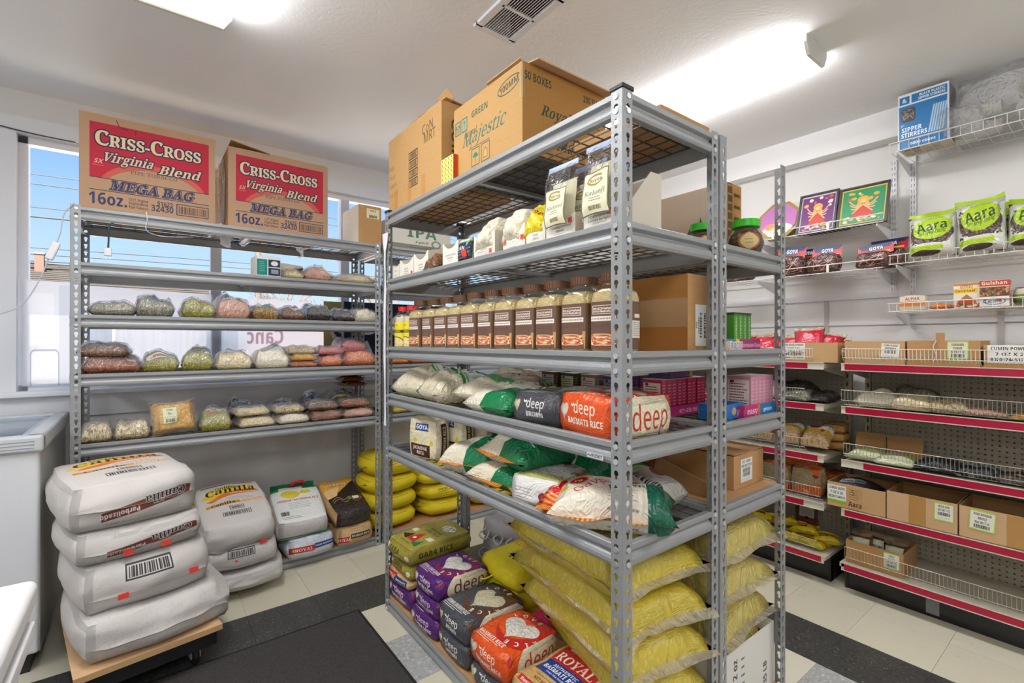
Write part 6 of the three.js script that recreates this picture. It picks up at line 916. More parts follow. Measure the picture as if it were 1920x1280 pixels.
const TRAY_M = print(60, 20, (k, w, h) => { rect(k, '#b82a74', 0, 0, w, h); T(k, 'easy', w * 0.6, h / 2, 14, { c: '#e9b4cf', f: 'serif' }); }), TRAY_B = print(60, 24, (k, w, h) => { rect(k, '#1f78bd', 0, 0, w, h); blob(k, '#c9a77e', w * 0.5, h * 0.5, 7, 6); });
// ---------- rear rack: cartons and jars ----------
{
  const wf = print(230, 130, (k, w, h) => { seed(301); rect(k, '#cdb9a4', 0, 0, w, h); for (let i = 0; i < w; i += 5) { k.fillStyle = 'rgba(255,255,255,.06)'; k.fillRect(i, 0, 2, h); } T(k, 'CAMARO', w * 0.78, h * 0.86, 22, { c: '#514639', max: w * 0.36 }); poly(k, '#5b5148', [[w * 0.62, h * 0.7], [w * 0.7, h * 0.46], [w * 0.76, h * 0.5], [w * 0.78, h * 0.38], [w * 0.8, h * 0.5], [w * 0.87, h * 0.46], [w * 0.94, h * 0.7], [w * 0.84, h * 0.62], [w * 0.78, h * 0.72], [w * 0.72, h * 0.62]]); lines(k, '#6a5c4e', w * 0.04, h * 0.14, w * 0.16, 1, 4, 3); });
  const wb = print(60, 130, (k, w, h) => { seed(302); fibre(k, w, h, '#b9894c'); rect(k, '#6b4a26', w * 0.08, 0, w * 0.3, h); for (let i = 0; i < 9; i++) rect(k, '#b9894c', w * 0.1, i * h / 9 + 3, w * 0.26, 3); for (let i = 0; i < 6; i++) rect(k, '#5d4020', w * 0.5, h * (0.12 + i * 0.15), w * 0.4, h * 0.04); });
  const c = thing('brown_carton', 'pinkish brown carton with a winged emblem on the rear rack top shelf', 'carton', [1.815, CS[1] + 0.001, -1.2], FC);
  cartonBody(c, 0.5, 0.3, 0.11, { pz: wf, px: wb }, KRAFT[0]);
  const jl = print(90, 60, (k, w, h) => { rect(k, '#a86a34', 0, 0, w, h); blob(k, '#ddc68c', w / 2, h / 2, w * 0.4, h * 0.42); lines(k, '#8a6a3a', w * 0.3, h * 0.42, w * 0.4, 2, 10, 2); });
  const dark = print(100, 60, (k, w, h) => { seed(303); grains(k, w, h, ['#4a362a', '#2e2420', '#6b5442', '#8a745e'], 5); });
  const PET = phys({ color: 0xffffff, transmission: 1, roughness: 0.06, thickness: 0, ior: 1.5 });
  [['round jar with a bright green lid and oval label, at the rear rack end', 1.725, -0.86], ['round jar with a bright green lid, behind the nearer green lidded jar', 1.655, -0.985]].forEach(([l, x, z], i) => {
    const t = thing('round_jar', l, 'jar', [x, CS[1] - 0.006, z], -0.9, 'green lidded jars');
    const prof = [[0, 0], [0.035, 0], [0.052, 0.018], [0.061, 0.045], [0.061, 0.06], [0.054, 0.085], [0.042, 0.1], [0.04, 0.108]].map((p) => new THREE.Vector2(...p));
    part(t, 'glass', metric(new THREE.LatheGeometry(prof, 32)), PET); part(t, 'contents', remap(new THREE.LatheGeometry(prof.map((p) => new THREE.Vector2(p.x * 0.95, p.y * 0.9 + 0.003)), 28), dark), ink(dark, 'grain'));
    part(t, 'lid', merge([new THREE.CylinderGeometry(0.046, 0.046, 0.026, 32).translate(0, 0.12, 0), new THREE.TorusGeometry(0.046, 0.002, 6, 32).rotateX(Math.PI / 2).translate(0, 0.108, 0)]), plain(0x35c81e, 0.35));
    part(t, 'label', remap(metric(grid(8, 8, (u, v) => { const a = u * 0.62, y = 0.052 - v * 0.034, q = Math.sqrt(Math.max(0, 1 - v * v)), r = 0.0615 * (1 - Math.pow(Math.abs(y - 0.052) / 0.06, 2) * 0.55) + 0.001; return [Math.sin(a * q) * r, y, Math.cos(a * q) * r]; })), jl), ink(jl));
  });
  // third level: green cartons and a pink and blue candy box
  const pop = print(170, 26, (k, w, h) => { seed(304); rect(k, '#a32363', 0, 0, w, h); poly(k, '#2a7fae', [[0, 0], [w * 0.3, 0], [w * 0.36, h], [0, h]]); poly(k, '#e7c52f', [[w * 0.3, 0], [w * 0.4, 0], [w * 0.44, h], [w * 0.36, h]]); T(k, 'POP', w * 0.12, h * 0.5, 20, { c: '#e0662e', stroke: '#f4efe2', lw: 4 }); T(k, 'ROCKS', w * 0.34, h * 0.54, 16, { c: '#6c7ab0', stroke: '#f4efe2', lw: 4 }); T(k, 'Watermelon Flavor', w * 0.7, h * 0.54, 12, { c: '#e9b9d2' }); });
  const p = thing('candy_box', 'long pink and blue candy box lying at the end of the rear rack', 'box', [1.655, CS[2] - 0.007, -0.865], 0.03);
  cartonBody(p, 0.27, 0.042, 0.06, { pz: pop, py: sub(pop, 0.5, 1, 0, 1) }, sub(pop, 0.55, 1, 0.1, 0.9), 'box', 'glossy');
  const gp = print(40, 90, (k, w, h) => { seed(305); rect(k, '#4f9a34', 0, 0, w, h); rect(k, '#2c5a22', 0, 0, w, h * 0.07); T(k, 'HERBAL', w / 2, h * 0.4, 14, { c: '#cfe2b8', rot: -1.57 }); });
  for (let i = 0; i < 4; i++) { const t = thing('green_carton', ['slim green carton, first from the post behind the candy box', 'slim green carton, second from the post behind the candy box', 'slim green carton, third from the post behind the candy box', 'slim green carton, last of the four behind the candy box'][i], 'carton', [1.735 + i * 0.033, CS[2] - 0.007, -0.95], 0, 'slim green cartons'); part(t, 'carton', metric(remap(rbox(0.03, 0.14, 0.1, 0.003).translate(0, 0.07, 0), gp)), ink(gp, 'glossy')); part(t, 'lid_edge', box(0.0305, 0.006, 0.1005, 0, 0.138, 0), plain(0x2a3f22, 0.5)); }
  // fourth level: rows of jelly cartons in display trays
  const jelly = (col, faceBg, txt, s) => {
    const fr = print(90, 120, (k, w, h) => { seed(s); rect(k, col, 0, 0, w, h); rect(k, faceBg, w * 0.07, h * 0.1, w * 0.86, h * 0.82); lines(k, txt, w * 0.14, h * 0.2, w * 0.7, 9, h * 0.072, 3); blob(k, txt, w * 0.24, h * 0.15, 8, 5); });
    const sp = print(34, 120, (k, w, h) => { seed(s + 1); rect(k, col, 0, 0, w, h); lines(k, faceBg, w * 0.25, h * 0.15, w * 0.5, 7, h * 0.09, 3); rect(k, txt, w * 0.2, h * 0.86, w * 0.6, h * 0.09); });
    return { nx: fr, px: fr, pz: sp, nz: sp, py: sub(fr, 0.1, 0.9, 0.1, 0.3), ny: sp };
  };
  const rows = [ // [z of the spine face, x of the first carton, count, kind, colour words]
    [-1.0, 1.44, 9, jelly('#b5204f', '#e0c6ae', '#6a2c3c', 311), 'crimson'], [-1.19, 1.44, 9, jelly('#4a2f5e', '#8a7f9c', '#2c2238', 313), 'dark violet'], [-1.31, 1.44, 8, jelly('#8a7468', '#d9c7ba', '#6a5a58', 315), 'pale taupe'], [-1.43, 1.44, 8, jelly('#3f4a2c', '#cfcfae', '#4a5034', 317), 'olive green'],
    [-1.55, 1.44, 8, jelly('#6e4f3a', '#c7ccd6', '#4e4a52', 319), 'brown'], [-1.67, 1.44, 8, jelly('#b58c3c', '#cfbfa0', '#6a5228', 321), 'mustard'], [-1.8, 1.44, 7, jelly('#2a4450', '#b9cfe2', '#24424e', 323), 'dark teal'],
  ];
  rows.forEach(([z, x, n, f, word], r) => {
    const g = word + ' jelly cartons in a row', H = 0.125; let first;
    const tray = thing('display_tray', (r % 2 ? 'blue' : 'magenta') + ' display tray under the ' + word + ' jelly cartons', 'tray', [x + n * 0.0155 - 0.015, CS[3] - 0.007, z - 0.045], 0);
    const tp = r % 2 ? TRAY_B : TRAY_M; openBox(tray, n * 0.031 + 0.02, 0.034, 0.1, { base: tp, front: tp, fin: 'glossy' });
    for (let i = 0; i < n; i++) {
      const label = word + ' jelly carton, ' + (i === 0 ? 'first of its row, its broad face showing' : i === n - 1 ? 'last of its row beside the aisle' : ['second', 'third', 'fourth', 'fifth', 'sixth', 'seventh', 'eighth'][i - 1] + ' in its row from the carpet side');
      const pos = [x + i * 0.031, CS[3] - 0.002, z - 0.045 + 0.002 * Math.sin(i * 3 + r)];
      if (!first) { first = thing('jelly_carton', label, 'carton', pos, 0, g); cartonBody(first, 0.0295, H, 0.082, f, f.pz, 'carton', 'glossy'); part(first, 'top_flap', box(0.0296, 0.001, 0.0822, 0, H + 0.0005, 0), plain(0xd9dade, 0.5)); } else dup(first, label, pos, 0, g);
    }
  });
  const pk = jelly('#c98aa0', '#ddd3c6', '#6a2430', 331); let fp;
  for (let i = 0; i < 6; i++) { const pos = [1.715 + i * 0.0285, CS[3] - 0.002, -0.875], l = ['pale pink jelly carton with a berry picture, first by the corner of the rear rack', 'pale pink jelly carton, second in the corner tray', 'pale pink jelly carton, third in the corner tray', 'pale pink jelly carton, fourth in the corner tray', 'pale pink jelly carton, fifth in the corner tray', 'pale pink jelly carton, last in the corner tray by the leg'][i]; if (!fp) { fp = thing('jelly_carton', l, 'carton', pos, 0, 'pale pink jelly cartons'); cartonBody(fp, 0.0275, 0.135, 0.09, pk, pk.pz, 'carton', 'glossy'); } else dup(fp, l, pos, 0, 'pale pink jelly cartons'); }
  const tr = thing('display_tray', 'magenta and blue display tray holding the pale pink jelly cartons', 'tray', [1.75, CS[3] - 0.007, -0.87], 0);
  openBox(tr, 0.235, 0.042, 0.105, { base: TRAY_M, front: print(170, 36, (k, w, h) => { rect(k, '#c12a72', 0, 0, w * 0.45, h); rect(k, '#d8663a', w * 0.4, 0, w * 0.1, h); rect(k, '#2277b8', w * 0.48, 0, w * 0.52, h); T(k, 'easy', w * 0.24, h * 0.5, 24, { c: '#f0dbe4', f: 'serif' }); T(k, 'gelatin', w * 0.72, h * 0.5, 14, { c: '#dfeaf4' }); }), fin: 'glossy' });
  const bt = thing('display_tray', 'empty bright blue display tray in front of the crimson cartons', 'tray', [1.6, CS[3] - 0.007, -0.885], 0.12);
  openBox(bt, 0.16, 0.05, 0.09, { base: TRAY_B, front: TRAY_B, fin: 'glossy' });
  const vb = thing('small_box', 'dark violet box lying on top of the crimson jelly cartons', 'box', [1.56, CS[3] + 0.125, -1.06], 0.05); cartonBody(vb, 0.15, 0.03, 0.09, {}, sub(rows[1][3].pz, 0.1, 0.3, 0.3, 0.6), 'box', 'glossy'); part(vb, 'end_band', box(0.02, 0.031, 0.091, 0.066, 0.0155, 0), plain(0xc9a24a, 0.5));
  // fifth level: long carton on cardboard
  const sc = thing('cardboard_sheet', 'brown cardboard sheet under the long carton on the rear rack', 'cardboard', [1.66, CS[4] - 0.004, -1.1], FC); part(sc, 'sheet', metric(remap(new THREE.BoxGeometry(0.58, 0.004, 0.42), KIN)), ink(KIN));
  const lf = thing('cardboard_sheet', 'loose folded cardboard leaf leaning in front of the long carton', 'cardboard', [1.5, CS[4] + 0.03, -0.97], [0.3, FC, 0.05]); part(lf, 'sheet', metric(remap(new THREE.BoxGeometry(0.24, 0.075, 0.004), KRAFT[1])), ink(KRAFT[1])); part(lf, 'fold', remap(new THREE.BoxGeometry(0.24, 0.004, 0.09).translate(0, -0.037, 0.04), KRAFT[1]), ink(KRAFT[1]));
  const l5 = thing('brown_carton', 'long brown carton with a white shipping label at the rear rack end', 'carton', [1.735, CS[4] - 0.001, -1.065], FC + 0.02);
  cartonBody(l5, 0.42, 0.118, 0.225, {}, KRAFT[1]);
  stamp(l5, 'shipping_label', paperLabel(['SS5   CANDY', '1309 2022 QTY 24', '|||', '|||', '~'], { w: 130, h: 110, bg: '#e3e2dd' }), 0.088, 0.082, [0.2115, 0.06, 0.022], [0, Math.PI / 2, 0]);
  for (const [z, r] of [[-0.057, 0.05], [0.056, -0.03]]) { const f = part(l5, 'flap', remap(leaf(0.42, 0.11, 0.003), KIN), ink(KIN)); f.position.set(0, 0.122, z); f.rotation.x = r; }
}

// ---------- right wall: gondola shelving with pegboard, wire shelves on standards ----------
const GX = 3.34, GF = 2.95;           // pegboard face, front edge of the shelves
function pegboard(w, h) { // a panel of square cells, each with a real hole; in the xy plane facing +z
  const c = 0.0254, nx = Math.floor(w / c), ny = Math.floor(h / c), pos = [], r = 0.0042, N = 4, mx = (w - nx * c) / 2;
  const q = []; for (let i = 0; i < N * 2; i++) { const a = (i / (N * 2)) * 2 * Math.PI; q.push([r * Math.cos(a), r * Math.sin(a)]); }
  const S = q.map(([x, y]) => { const m = Math.max(Math.abs(x), Math.abs(y)); return [x / m * c / 2, y / m * c / 2]; });
  for (let j = 0; j < ny; j++) for (let i = 0; i < nx; i++) {
    const X = mx + (i + 0.5) * c, Y = (j + 0.5) * c;
    if (j < 0) { pos.push(X - c / 2, Y - c / 2, 0, X + c / 2, Y - c / 2, 0, X + c / 2, Y + c / 2, 0, X - c / 2, Y - c / 2, 0, X + c / 2, Y + c / 2, 0, X - c / 2, Y + c / 2, 0); continue; }
    for (let k = 0; k < N * 2; k++) { const l = (k + 1) % (N * 2); const a = q[k], b = q[l], s = S[k], t = S[l]; pos.push(X + a[0], Y + a[1], 0, X + s[0], Y + s[1], 0, X + t[0], Y + t[1], 0, X + a[0], Y + a[1], 0, X + t[0], Y + t[1], 0, X + b[0], Y + b[1], 0); pos.push(X + a[0], Y + a[1], 0, X + b[0], Y + b[1], 0, X + b[0], Y + b[1], -0.004, X + a[0], Y + a[1], 0, X + b[0], Y + b[1], -0.004, X + a[0], Y + a[1], -0.004); }
  }
  for (const [a, b] of [[0, mx], [w - mx, w]]) pos.push(a, 0, 0, b, 0, 0, b, h, 0, a, 0, 0, b, h, 0, a, h, 0);
  pos.push(0, ny * c, 0, w, ny * c, 0, w, h, 0, 0, ny * c, 0, w, h, 0, 0, h, 0);
  const g = new THREE.BufferGeometry(); g.setAttribute('position', new THREE.Float32BufferAttribute(pos, 3)); g.computeVertexNormals(); g.setAttribute('uv', new THREE.Float32BufferAttribute(new Float32Array(pos.length / 3 * 2), 2)); return g;
}
const stripRed = std({ color: 0xb3123a, roughness: 0.3 }), cream = plain(0xd9d2c0, 0.45);
// a sheet strip w wide with punched slots, xy plane, facing +z: slots = [x offsets], pitch, slot size
function punched(w, h, xs, pitch, sw, sh) { const s = new THREE.Shape([[-w / 2, 0], [w / 2, 0], [w / 2, h], [-w / 2, h]].map((p) => new THREE.Vector2(...p))); for (let y = pitch * 0.7; y < h - pitch * 0.6; y += pitch) for (const x of xs) s.holes.push(new THREE.Path([[x - sw / 2, y - sh / 2], [x + sw / 2, y - sh / 2], [x + sw / 2, y + sh / 2], [x - sw / 2, y + sh / 2]].map((p) => new THREE.Vector2(...p)))); return new THREE.ExtrudeGeometry(s, { depth: 0.0016, bevelEnabled: false }); }
// local frame of a gondola: turned by FC, x along the wall towards the photographer, z out from the wall
function gondola(label, z0, z1, levels, fence, o = {}) {
  const w = z1 - z0, t = thing('gondola_shelf', label, 'shelving', [GX, 0, (z0 + z1) / 2], FC, 'gondola shelving'), H = 1.24, D = GX - GF;
  const pb = part(t, 'pegboard', pegboard(w - 0.07, H - 0.1), M.peg); pb.position.set(-w / 2 + 0.035, 0.1, 0);
  part(t, 'back_sheet', box(w, H, 0.01, 0, H / 2, -0.03), M.pegBack);
  for (const s of [-1, 1]) { const x = s * (w / 2 - 0.0175); part(t, 'upright', merge([punched(0.027, H, [0], 0.05, 0.008, 0.026).translate(x, 0, 0.0064), boxAt(x - 0.0135, x - 0.0115, 0, H, -0.05, 0.0064), boxAt(x + 0.0115, x + 0.0135, 0, H, -0.05, 0.0064), boxAt(x - 0.0115, x + 0.0115, 0, H, -0.05, -0.046)]), plain(0xb3aa97, 0.5)); }
  part(t, 'base_deck', boxAt(-w / 2, w / 2, levels[0] - 0.02, levels[0], 0, D), plain(0xc9c2ae, 0.5));
  const kick = part(t, 'kick_plate', metric(boxAt(-w / 2, w / 2, 0, levels[0] - 0.04, D - 0.11, D - 0.085)), M.blackGloss);
  part(kick, 'scuff', merge([0.3, 0.62, 0.9].slice(0, o.scuffs ?? 3).map((f) => box(0.05, 0.07, 0.001, w * (f - 0.5), 0.05, D - 0.084))), plain(0x7d7d7c, 0.6)).userData.kind = 'stuff';
  part(t, 'end_cap', boxAt(w / 2 - 0.012, w / 2, 0, levels[0] - 0.02, 0.02, D - 0.08), M.black); part(t, 'end_cap', boxAt(-w / 2, -w / 2 + 0.012, 0, levels[0] - 0.02, 0.02, D - 0.08), M.black);
  levels.forEach((y, i) => {
    if (i) { const sh = part(t, 'shelf', merge([boxAt(-w / 2 + 0.012, w / 2 - 0.012, y - 0.03, y - 0.006, 0.012, D - 0.008)]), plain(0xbdb5a2, 0.5)); for (const s of [-1, 1]) part(sh, 'bracket', new THREE.ExtrudeGeometry(new THREE.Shape([[0.01, y - 0.03], [D - 0.05, y - 0.03], [D - 0.05, y - 0.045], [0.01, y - 0.1]].map((p) => new THREE.Vector2(...p))), { depth: 0.003, bevelEnabled: false }).rotateY(-Math.PI / 2).translate(s * (w / 2 - 0.02), 0, 0), plain(0x9f9784, 0.5)); }
    const ch = part(t, 'price_rail', merge([boxAt(-w / 2 + 0.008, w / 2 - 0.008, y - 0.036, y, D - 0.008, D), boxAt(-w / 2 + 0.008, w / 2 - 0.008, y - 0.002, y + 0.002, D, D + 0.004), boxAt(-w / 2 + 0.008, w / 2 - 0.008, y - 0.038, y - 0.034, D, D + 0.004)]), cream);
    const [c0, c1] = o.caps?.[i] || [0.015, 0.02];
    part(ch, 'price_strip', boxAt(-w / 2 + 0.008 + c0, w / 2 - 0.008 - c1, y - 0.0335, y - 0.0025, D, D + 0.0025), stripRed);
    if (fence[i]) { const [a, b, hh] = fence[i], ws = []; for (let x = a; x <= b + 1e-4; x += 0.0148) { ws.push(bar([x, y + 0.03, D - 0.018], [x, y + hh, D - 0.014], 0.0014, 4), bar([x, y + 0.005, D - 0.05], [x, y + 0.03, D - 0.018], 0.0014, 4)); } part(t, 'wire_fence', merge([...ws, bar([a, y + hh, D - 0.014], [b, y + hh, D - 0.014], 0.0022, 6), bar([a, y + 0.03, D - 0.017], [b, y + 0.03, D - 0.017], 0.0018, 5), bar([a, y + 0.006, D - 0.05], [b, y + 0.006, D - 0.05], 0.0018, 5)]), i === levels.length - 1 ? M.whiteWire : M.chrome).userData.kind = 'stuff'; }
  });
  return t;
}
const GL = [0.16, 0.449, 0.712, 0.995, 1.223];
gondola('cream pegboard shelving with red price rails, nearer section with the deep lower boxes', -0.966, 0.25, GL, [[-0.59, 0.6, 0.085], null, [-0.595, 0.6, 0.085], [-0.605, 0.6, 0.085], [-0.6, 0.6, 0.078]], { caps: [[0.012, 0.02], [0.016, 0.02], [0.1, 0.02], [0.02, 0.02], [0.016, 0.02]] });
gondola('cream pegboard shelving with red price rails, farther section half behind the central racks', -2.25, -1.034, GL, [[-0.6, 0.56, 0.07], [-0.6, 0.58, 0.08], [-0.6, 0.5, 0.078], [-0.6, 0.5, 0.078], [-0.6, 0.54, 0.078]], { caps: [[0.012, 0.012], [0.012, 0.1], [0.012, 0.03], [0.012, 0.04], [0.012, 0.08]], scuffs: 1 });
// wire shelves
function wireShelf(label, z0, z1, y, o = {}) {
  const w = z1 - z0, t = thing('wire_shelf', label, 'shelf', [WX - 0.008, y, (z0 + z1) / 2], FC, 'white wire wall shelves'), d = o.d || 0.295, l = [], lip = o.lip ?? 0.045;
  for (let x = -w / 2 + 0.006; x <= w / 2; x += o.step || 0.026) { l.push(bar([x, 0, 0.01], [x, 0, d], 0.0014, 4)); if (!o.rail) l.push(bar([x, 0, d], [x, lip, d + 0.002], 0.0016, 4)); }
  for (const z of [0.02, d * 0.5, d]) l.push(bar([-w / 2, -0.003, z], [w / 2, -0.003, z], 0.0026, 6));
  l.push(bar([-w / 2, lip, d + 0.002], [w / 2, lip, d + 0.002], 0.003, 6));
  part(t, 'wire_deck', merge(l), M.whiteWire).userData.kind = 'stuff';
  if (o.rail) for (let x = -w / 2 + 0.17; x < w / 2; x += 0.31) part(t, 'rail_clip', box(0.012, lip, 0.006, x, lip / 2, d + 0.002), M.whiteWire);
  for (const x of o.br || [-w / 2 + 0.03, w / 2 - 0.03]) part(t, 'bracket', new THREE.ExtrudeGeometry(new THREE.Shape([[0, -0.005], [d * 0.94, -0.005], [d * 0.94, -0.02], [0.03, -0.075], [0, -0.075]].map((p) => new THREE.Vector2(...p))), { depth: 0.004, bevelEnabled: false }).rotateY(-Math.PI / 2).translate(x, 0, 0), M.trim);
  return t;
}
function standard(label, z, y0, y1) { const t = thing('wall_standard', label, 'bracket rail', [WX - 0.006, 0, z], FC, 'slotted wall standards'); part(t, 'rail', merge([punched(0.028, y1 - y0, [-0.0062, 0.0062], 0.032, 0.0042, 0.017).translate(0, y0, 0.0105), boxAt(-0.014, -0.0125, y0, y1, 0, 0.0105), boxAt(0.0125, 0.014, y0, y1, 0, 0.0105)]), M.trim); }
standard('white slotted wall standard carrying the near wire shelves', -0.772, 1.5, 2.4); standard('white slotted wall standard behind the rear rack leg', -1.5, 1.45, 2.42); standard('white slotted wall standard carrying the ends of the far wire shelves', -0.86, 1.62, 2.4);
wireShelf('white wire shelf under the ceiling holding the blue box', -0.81, 0.3, 2.355, { step: 0.04 });
wireShelf('white wire shelf holding the lime labelled pouches', -0.81, 0.3, 1.757, { step: 0.033 });
wireShelf('white wire shelf with small cartons, lowest of the near wall shelves', -0.815, 0.3, 1.503, { step: 0.033, lip: 0.04 });
wireShelf('white wire shelf with the framed pictures, upper far shelf', -2.2, -0.835, 1.996, { rail: 1, lip: 0.042, br: [-0.65, 0.0, 0.65] });
wireShelf('white wire shelf with the dried chilli packs, lower far shelf', -2.2, -0.835, 1.746, { rail: 1, lip: 0.044, br: [-0.65, 0.0, 0.65] });
// goods on the wire shelves
{
  const sx = 3.175;
  const sip = print(230, 300, (k, w, h) => { seed(401); rect(k, '#e3e4e6', 0, 0, w, h); rect(k, '#1f74b3', w * 0.04, h * 0.05, w * 0.2, h * 0.14); T(k, '&', w * 0.14, h * 0.12, 30, { c: '#e6edf2' }); rect(k, '#1f74b3', w * 0.28, h * 0.04, w * 0.68, h * 0.15); T(k, 'BLACK PLASTIC', w * 0.68, h * 0.08, 20, { c: '#eef3f7', max: w * 0.5 }); T(k, 'SIPPER STIRRERS', w * 0.67, h * 0.145, 20, { c: '#eef3f7', max: w * 0.52 }); rect(k, '#1f74b3', w * 0.03, h * 0.22, w * 0.93, h * 0.62); k.fillStyle = '#4a453f'; k.beginPath(); k.roundRect(w * 0.08, h * 0.27, w * 0.28, h * 0.25, 14); k.fill(); for (let i = 0; i < 40; i++) stroke(k, ['#8b857c', '#2f2b28', '#c4bdb0'][(rnd() * 3) | 0], 2, [[w * (0.09 + rnd() * 0.24), h * (0.29 + rnd() * 0.2)], [w * (0.09 + rnd() * 0.24), h * (0.29 + rnd() * 0.2)]]); T(k, '7"', w * 0.1, h * 0.58, 18, { c: '#e6edf2' }); T(k, 'SIPPER', w * 0.28, h * 0.66, 34, { c: '#f2f5f8', max: w * 0.4 }); T(k, 'STIRRERS', w * 0.33, h * 0.76, 34, { c: '#f2f5f8', max: w * 0.52 }); for (let i = 0; i < 6; i++) { stroke(k, '#8fb0cf', 9, [[w * (0.62 + i * 0.05), h * 0.8], [w * (0.72 + i * 0.045), h * 0.34]]); stroke(k, '#cfdfee', 3, [[w * (0.62 + i * 0.05), h * 0.8], [w * (0.72 + i * 0.045), h * 0.34]]); } rect(k, '#1f74b3', w * 0.03, h * 0.87, w * 0.93, h * 0.13); T(k, '5000 count', w * 0.5, h * 0.93, 22, { c: '#eef3f7' }); });
  const ss = print(90, 200, (k, w, h) => { rect(k, '#8b8688', 0, 0, w, h); poly(k, '#6f6a72', [[0, h * 0.3], [w, 0], [w, h], [0, h]]); }), sb = print(160, 120, (k, w, h) => { seed(402); fibre(k, w, h, '#cdbb9c'); bars(k, w * 0.1, h * 0.2, w * 0.3, h * 0.16); T(k, '10', w * 0.3, h * 0.6, 22, { c: '#3a3028' }); lines(k, '#5a4c3c', w * 0.5, h * 0.4, w * 0.3, 3, 12, 3); });
  const b = thing('straw_box', 'blue and white printed box standing on the topmost wire shelf', 'box', [sx + 0.085, 2.359, -0.67], FC); cartonBody(b, 0.205, 0.285, 0.15, { pz: sip, px: ss, nx: ss, ny: sb }, WHITEBOARD, 'box', 'glossy');
  // bagged cups
  const cupM = plain(0xe6e4de, 0.5), bagM = phys({ color: 0xffffff, transmission: 0.85, roughness: 0.2, thickness: 0, bumpMap: CRUMPLE, bumpScale: 0.02, side: THREE.DoubleSide });
  const cup = thing('cup_stack', 'white foam cups lying in clear film beside the blue box', 'cup stack', [3.32, 2.362, -0.42], FC);
  for (let i = 0; i < 5; i++) for (let j = 0; j < 2; j++) part(cup, 'cup', new THREE.CylinderGeometry(0.044, 0.03, 0.1, 20, 1, true).rotateZ(1.57).translate(-0.14 + i * 0.028, 0.045 + j * 0.088, -0.02 + j * 0.015), cupM);
  for (let i = 0; i < 5; i++) for (let j = 0; j < 2; j++) part(cup, 'cup', new THREE.CylinderGeometry(0.05, 0.035, 0.11, 20, 1, true).rotateX(1.4).translate(0.13 + (i % 3) * 0.1, 0.05 + j * 0.1, 0.06 - ((i / 3) | 0) * 0.11), cupM);
  const w1 = thing('plastic_wrap', 'rumpled clear plastic wrap over the white foam cups', 'wrap', [3.3, 2.36, -0.34], FC); softBox(w1, 0.52, 0.3, 0.25, { mat: bagM, round: 0.75, lump: 0.16, seed: 71, s: [18, 10, 12], part: 'film' });
  const w2 = thing('plastic_wrap', 'small tuft of clear plastic wrap in front of the blue box', 'wrap', [3.2, 2.361, -0.53], FC); softBox(w2, 0.17, 0.13, 0.1, { mat: bagM, round: 0.8, lump: 0.25, seed: 72, s: [12, 8, 8], part: 'film' });
  const lim = (n) => print(190, 230, (k, w, h) => { seed(410 + n); rect(k, '#d9d8cf', 0, 0, w, h); rect(k, '#a6c81e', 0, 0, w, h * 0.07); blob(k, '#4e4038', w * 0.5, h * 0.5, w * 0.44, h * 0.28); for (let i = 0; i < 200; i++) blob(k, ['#6b574a', '#3b302a', '#8d776a'][(rnd() * 3) | 0], w * (0.5 + (rnd() - 0.5) * 0.84), h * (0.5 + (rnd() - 0.5) * 0.5), 5, 3, rnd() * 3); blob(k, '#d9d8cf', w * 0.5, h * 1.02, w * 0.6, h * 0.3); blob(k, '#a9cc1f', w * 0.52, h * 0.4, w * 0.4, h * 0.24, -0.15); T(k, 'Aara', w * 0.52, h * 0.37, 62, { c: '#3d4a1a', rot: -0.12, max: w * 0.62 }); T(k, 'Just keep Eating', w * 0.52, h * 0.5, 22, { c: '#4a5a1e', f: 'serif', skew: 0.3, rot: -0.12, max: w * 0.56 }); rect(k, '#a9cc1f', w * 0.05, h * 0.78, w * 0.7, h * 0.09); blob(k, '#4e4038', w * 0.4, h * 0.92, w * 0.3, h * 0.05); });
  [['grey pouch with a lime oval label and lime top strip, first from the wall standard', -0.635, 0.2, 0.235, 0.02], ['grey pouch with a lime oval label, tilted middle one of three', -0.455, 0.18, 0.27, 0.09], ['grey pouch with a lime oval label, nearest to the photographer', -0.275, 0.19, 0.225, -0.02], ['lime topped grey pouch tucked behind the tilted middle one', -0.36, 0.17, 0.245, 0.05]].forEach(([l, z, w, h, r], i) => {
    const t = thing('lime_pouch', l, 'pouch', [i === 3 ? sx + 0.14 : sx + 0.055, 1.76, z], [0, FC, 0], 'lime labelled pouches'); const u = new THREE.Group(); u.name = 'pouch'; u.rotation.set(Math.PI / 2 - 0.22, 0, 0); u.rotation.z = 0; u.position.y = h * 0.48; t.add(u); t.rotation.z = 0; u.rotation.y = r;
    const p = lim(i); pillow(u, { w, l: h, h: 0.07, print: sub(p, 0, 1, 0.07, 1), finish: 'film', seed: 75 + i, e: 3, pw: 0.42, mid: 0.3, seals: [-1], seal: plain(0xa3c41c, 0.4), sealLen: 0.02 });
  });
  const two = thing('lime_pouch', 'lime and grey pouch lying flat under the standing pouches', 'pouch', [sx + 0.12, 1.76, -0.12], FC, 'lime labelled pouches'); pillow(two, { w: 0.2, l: 0.2, h: 0.06, print: lim(5), seed: 81, e: 3 });
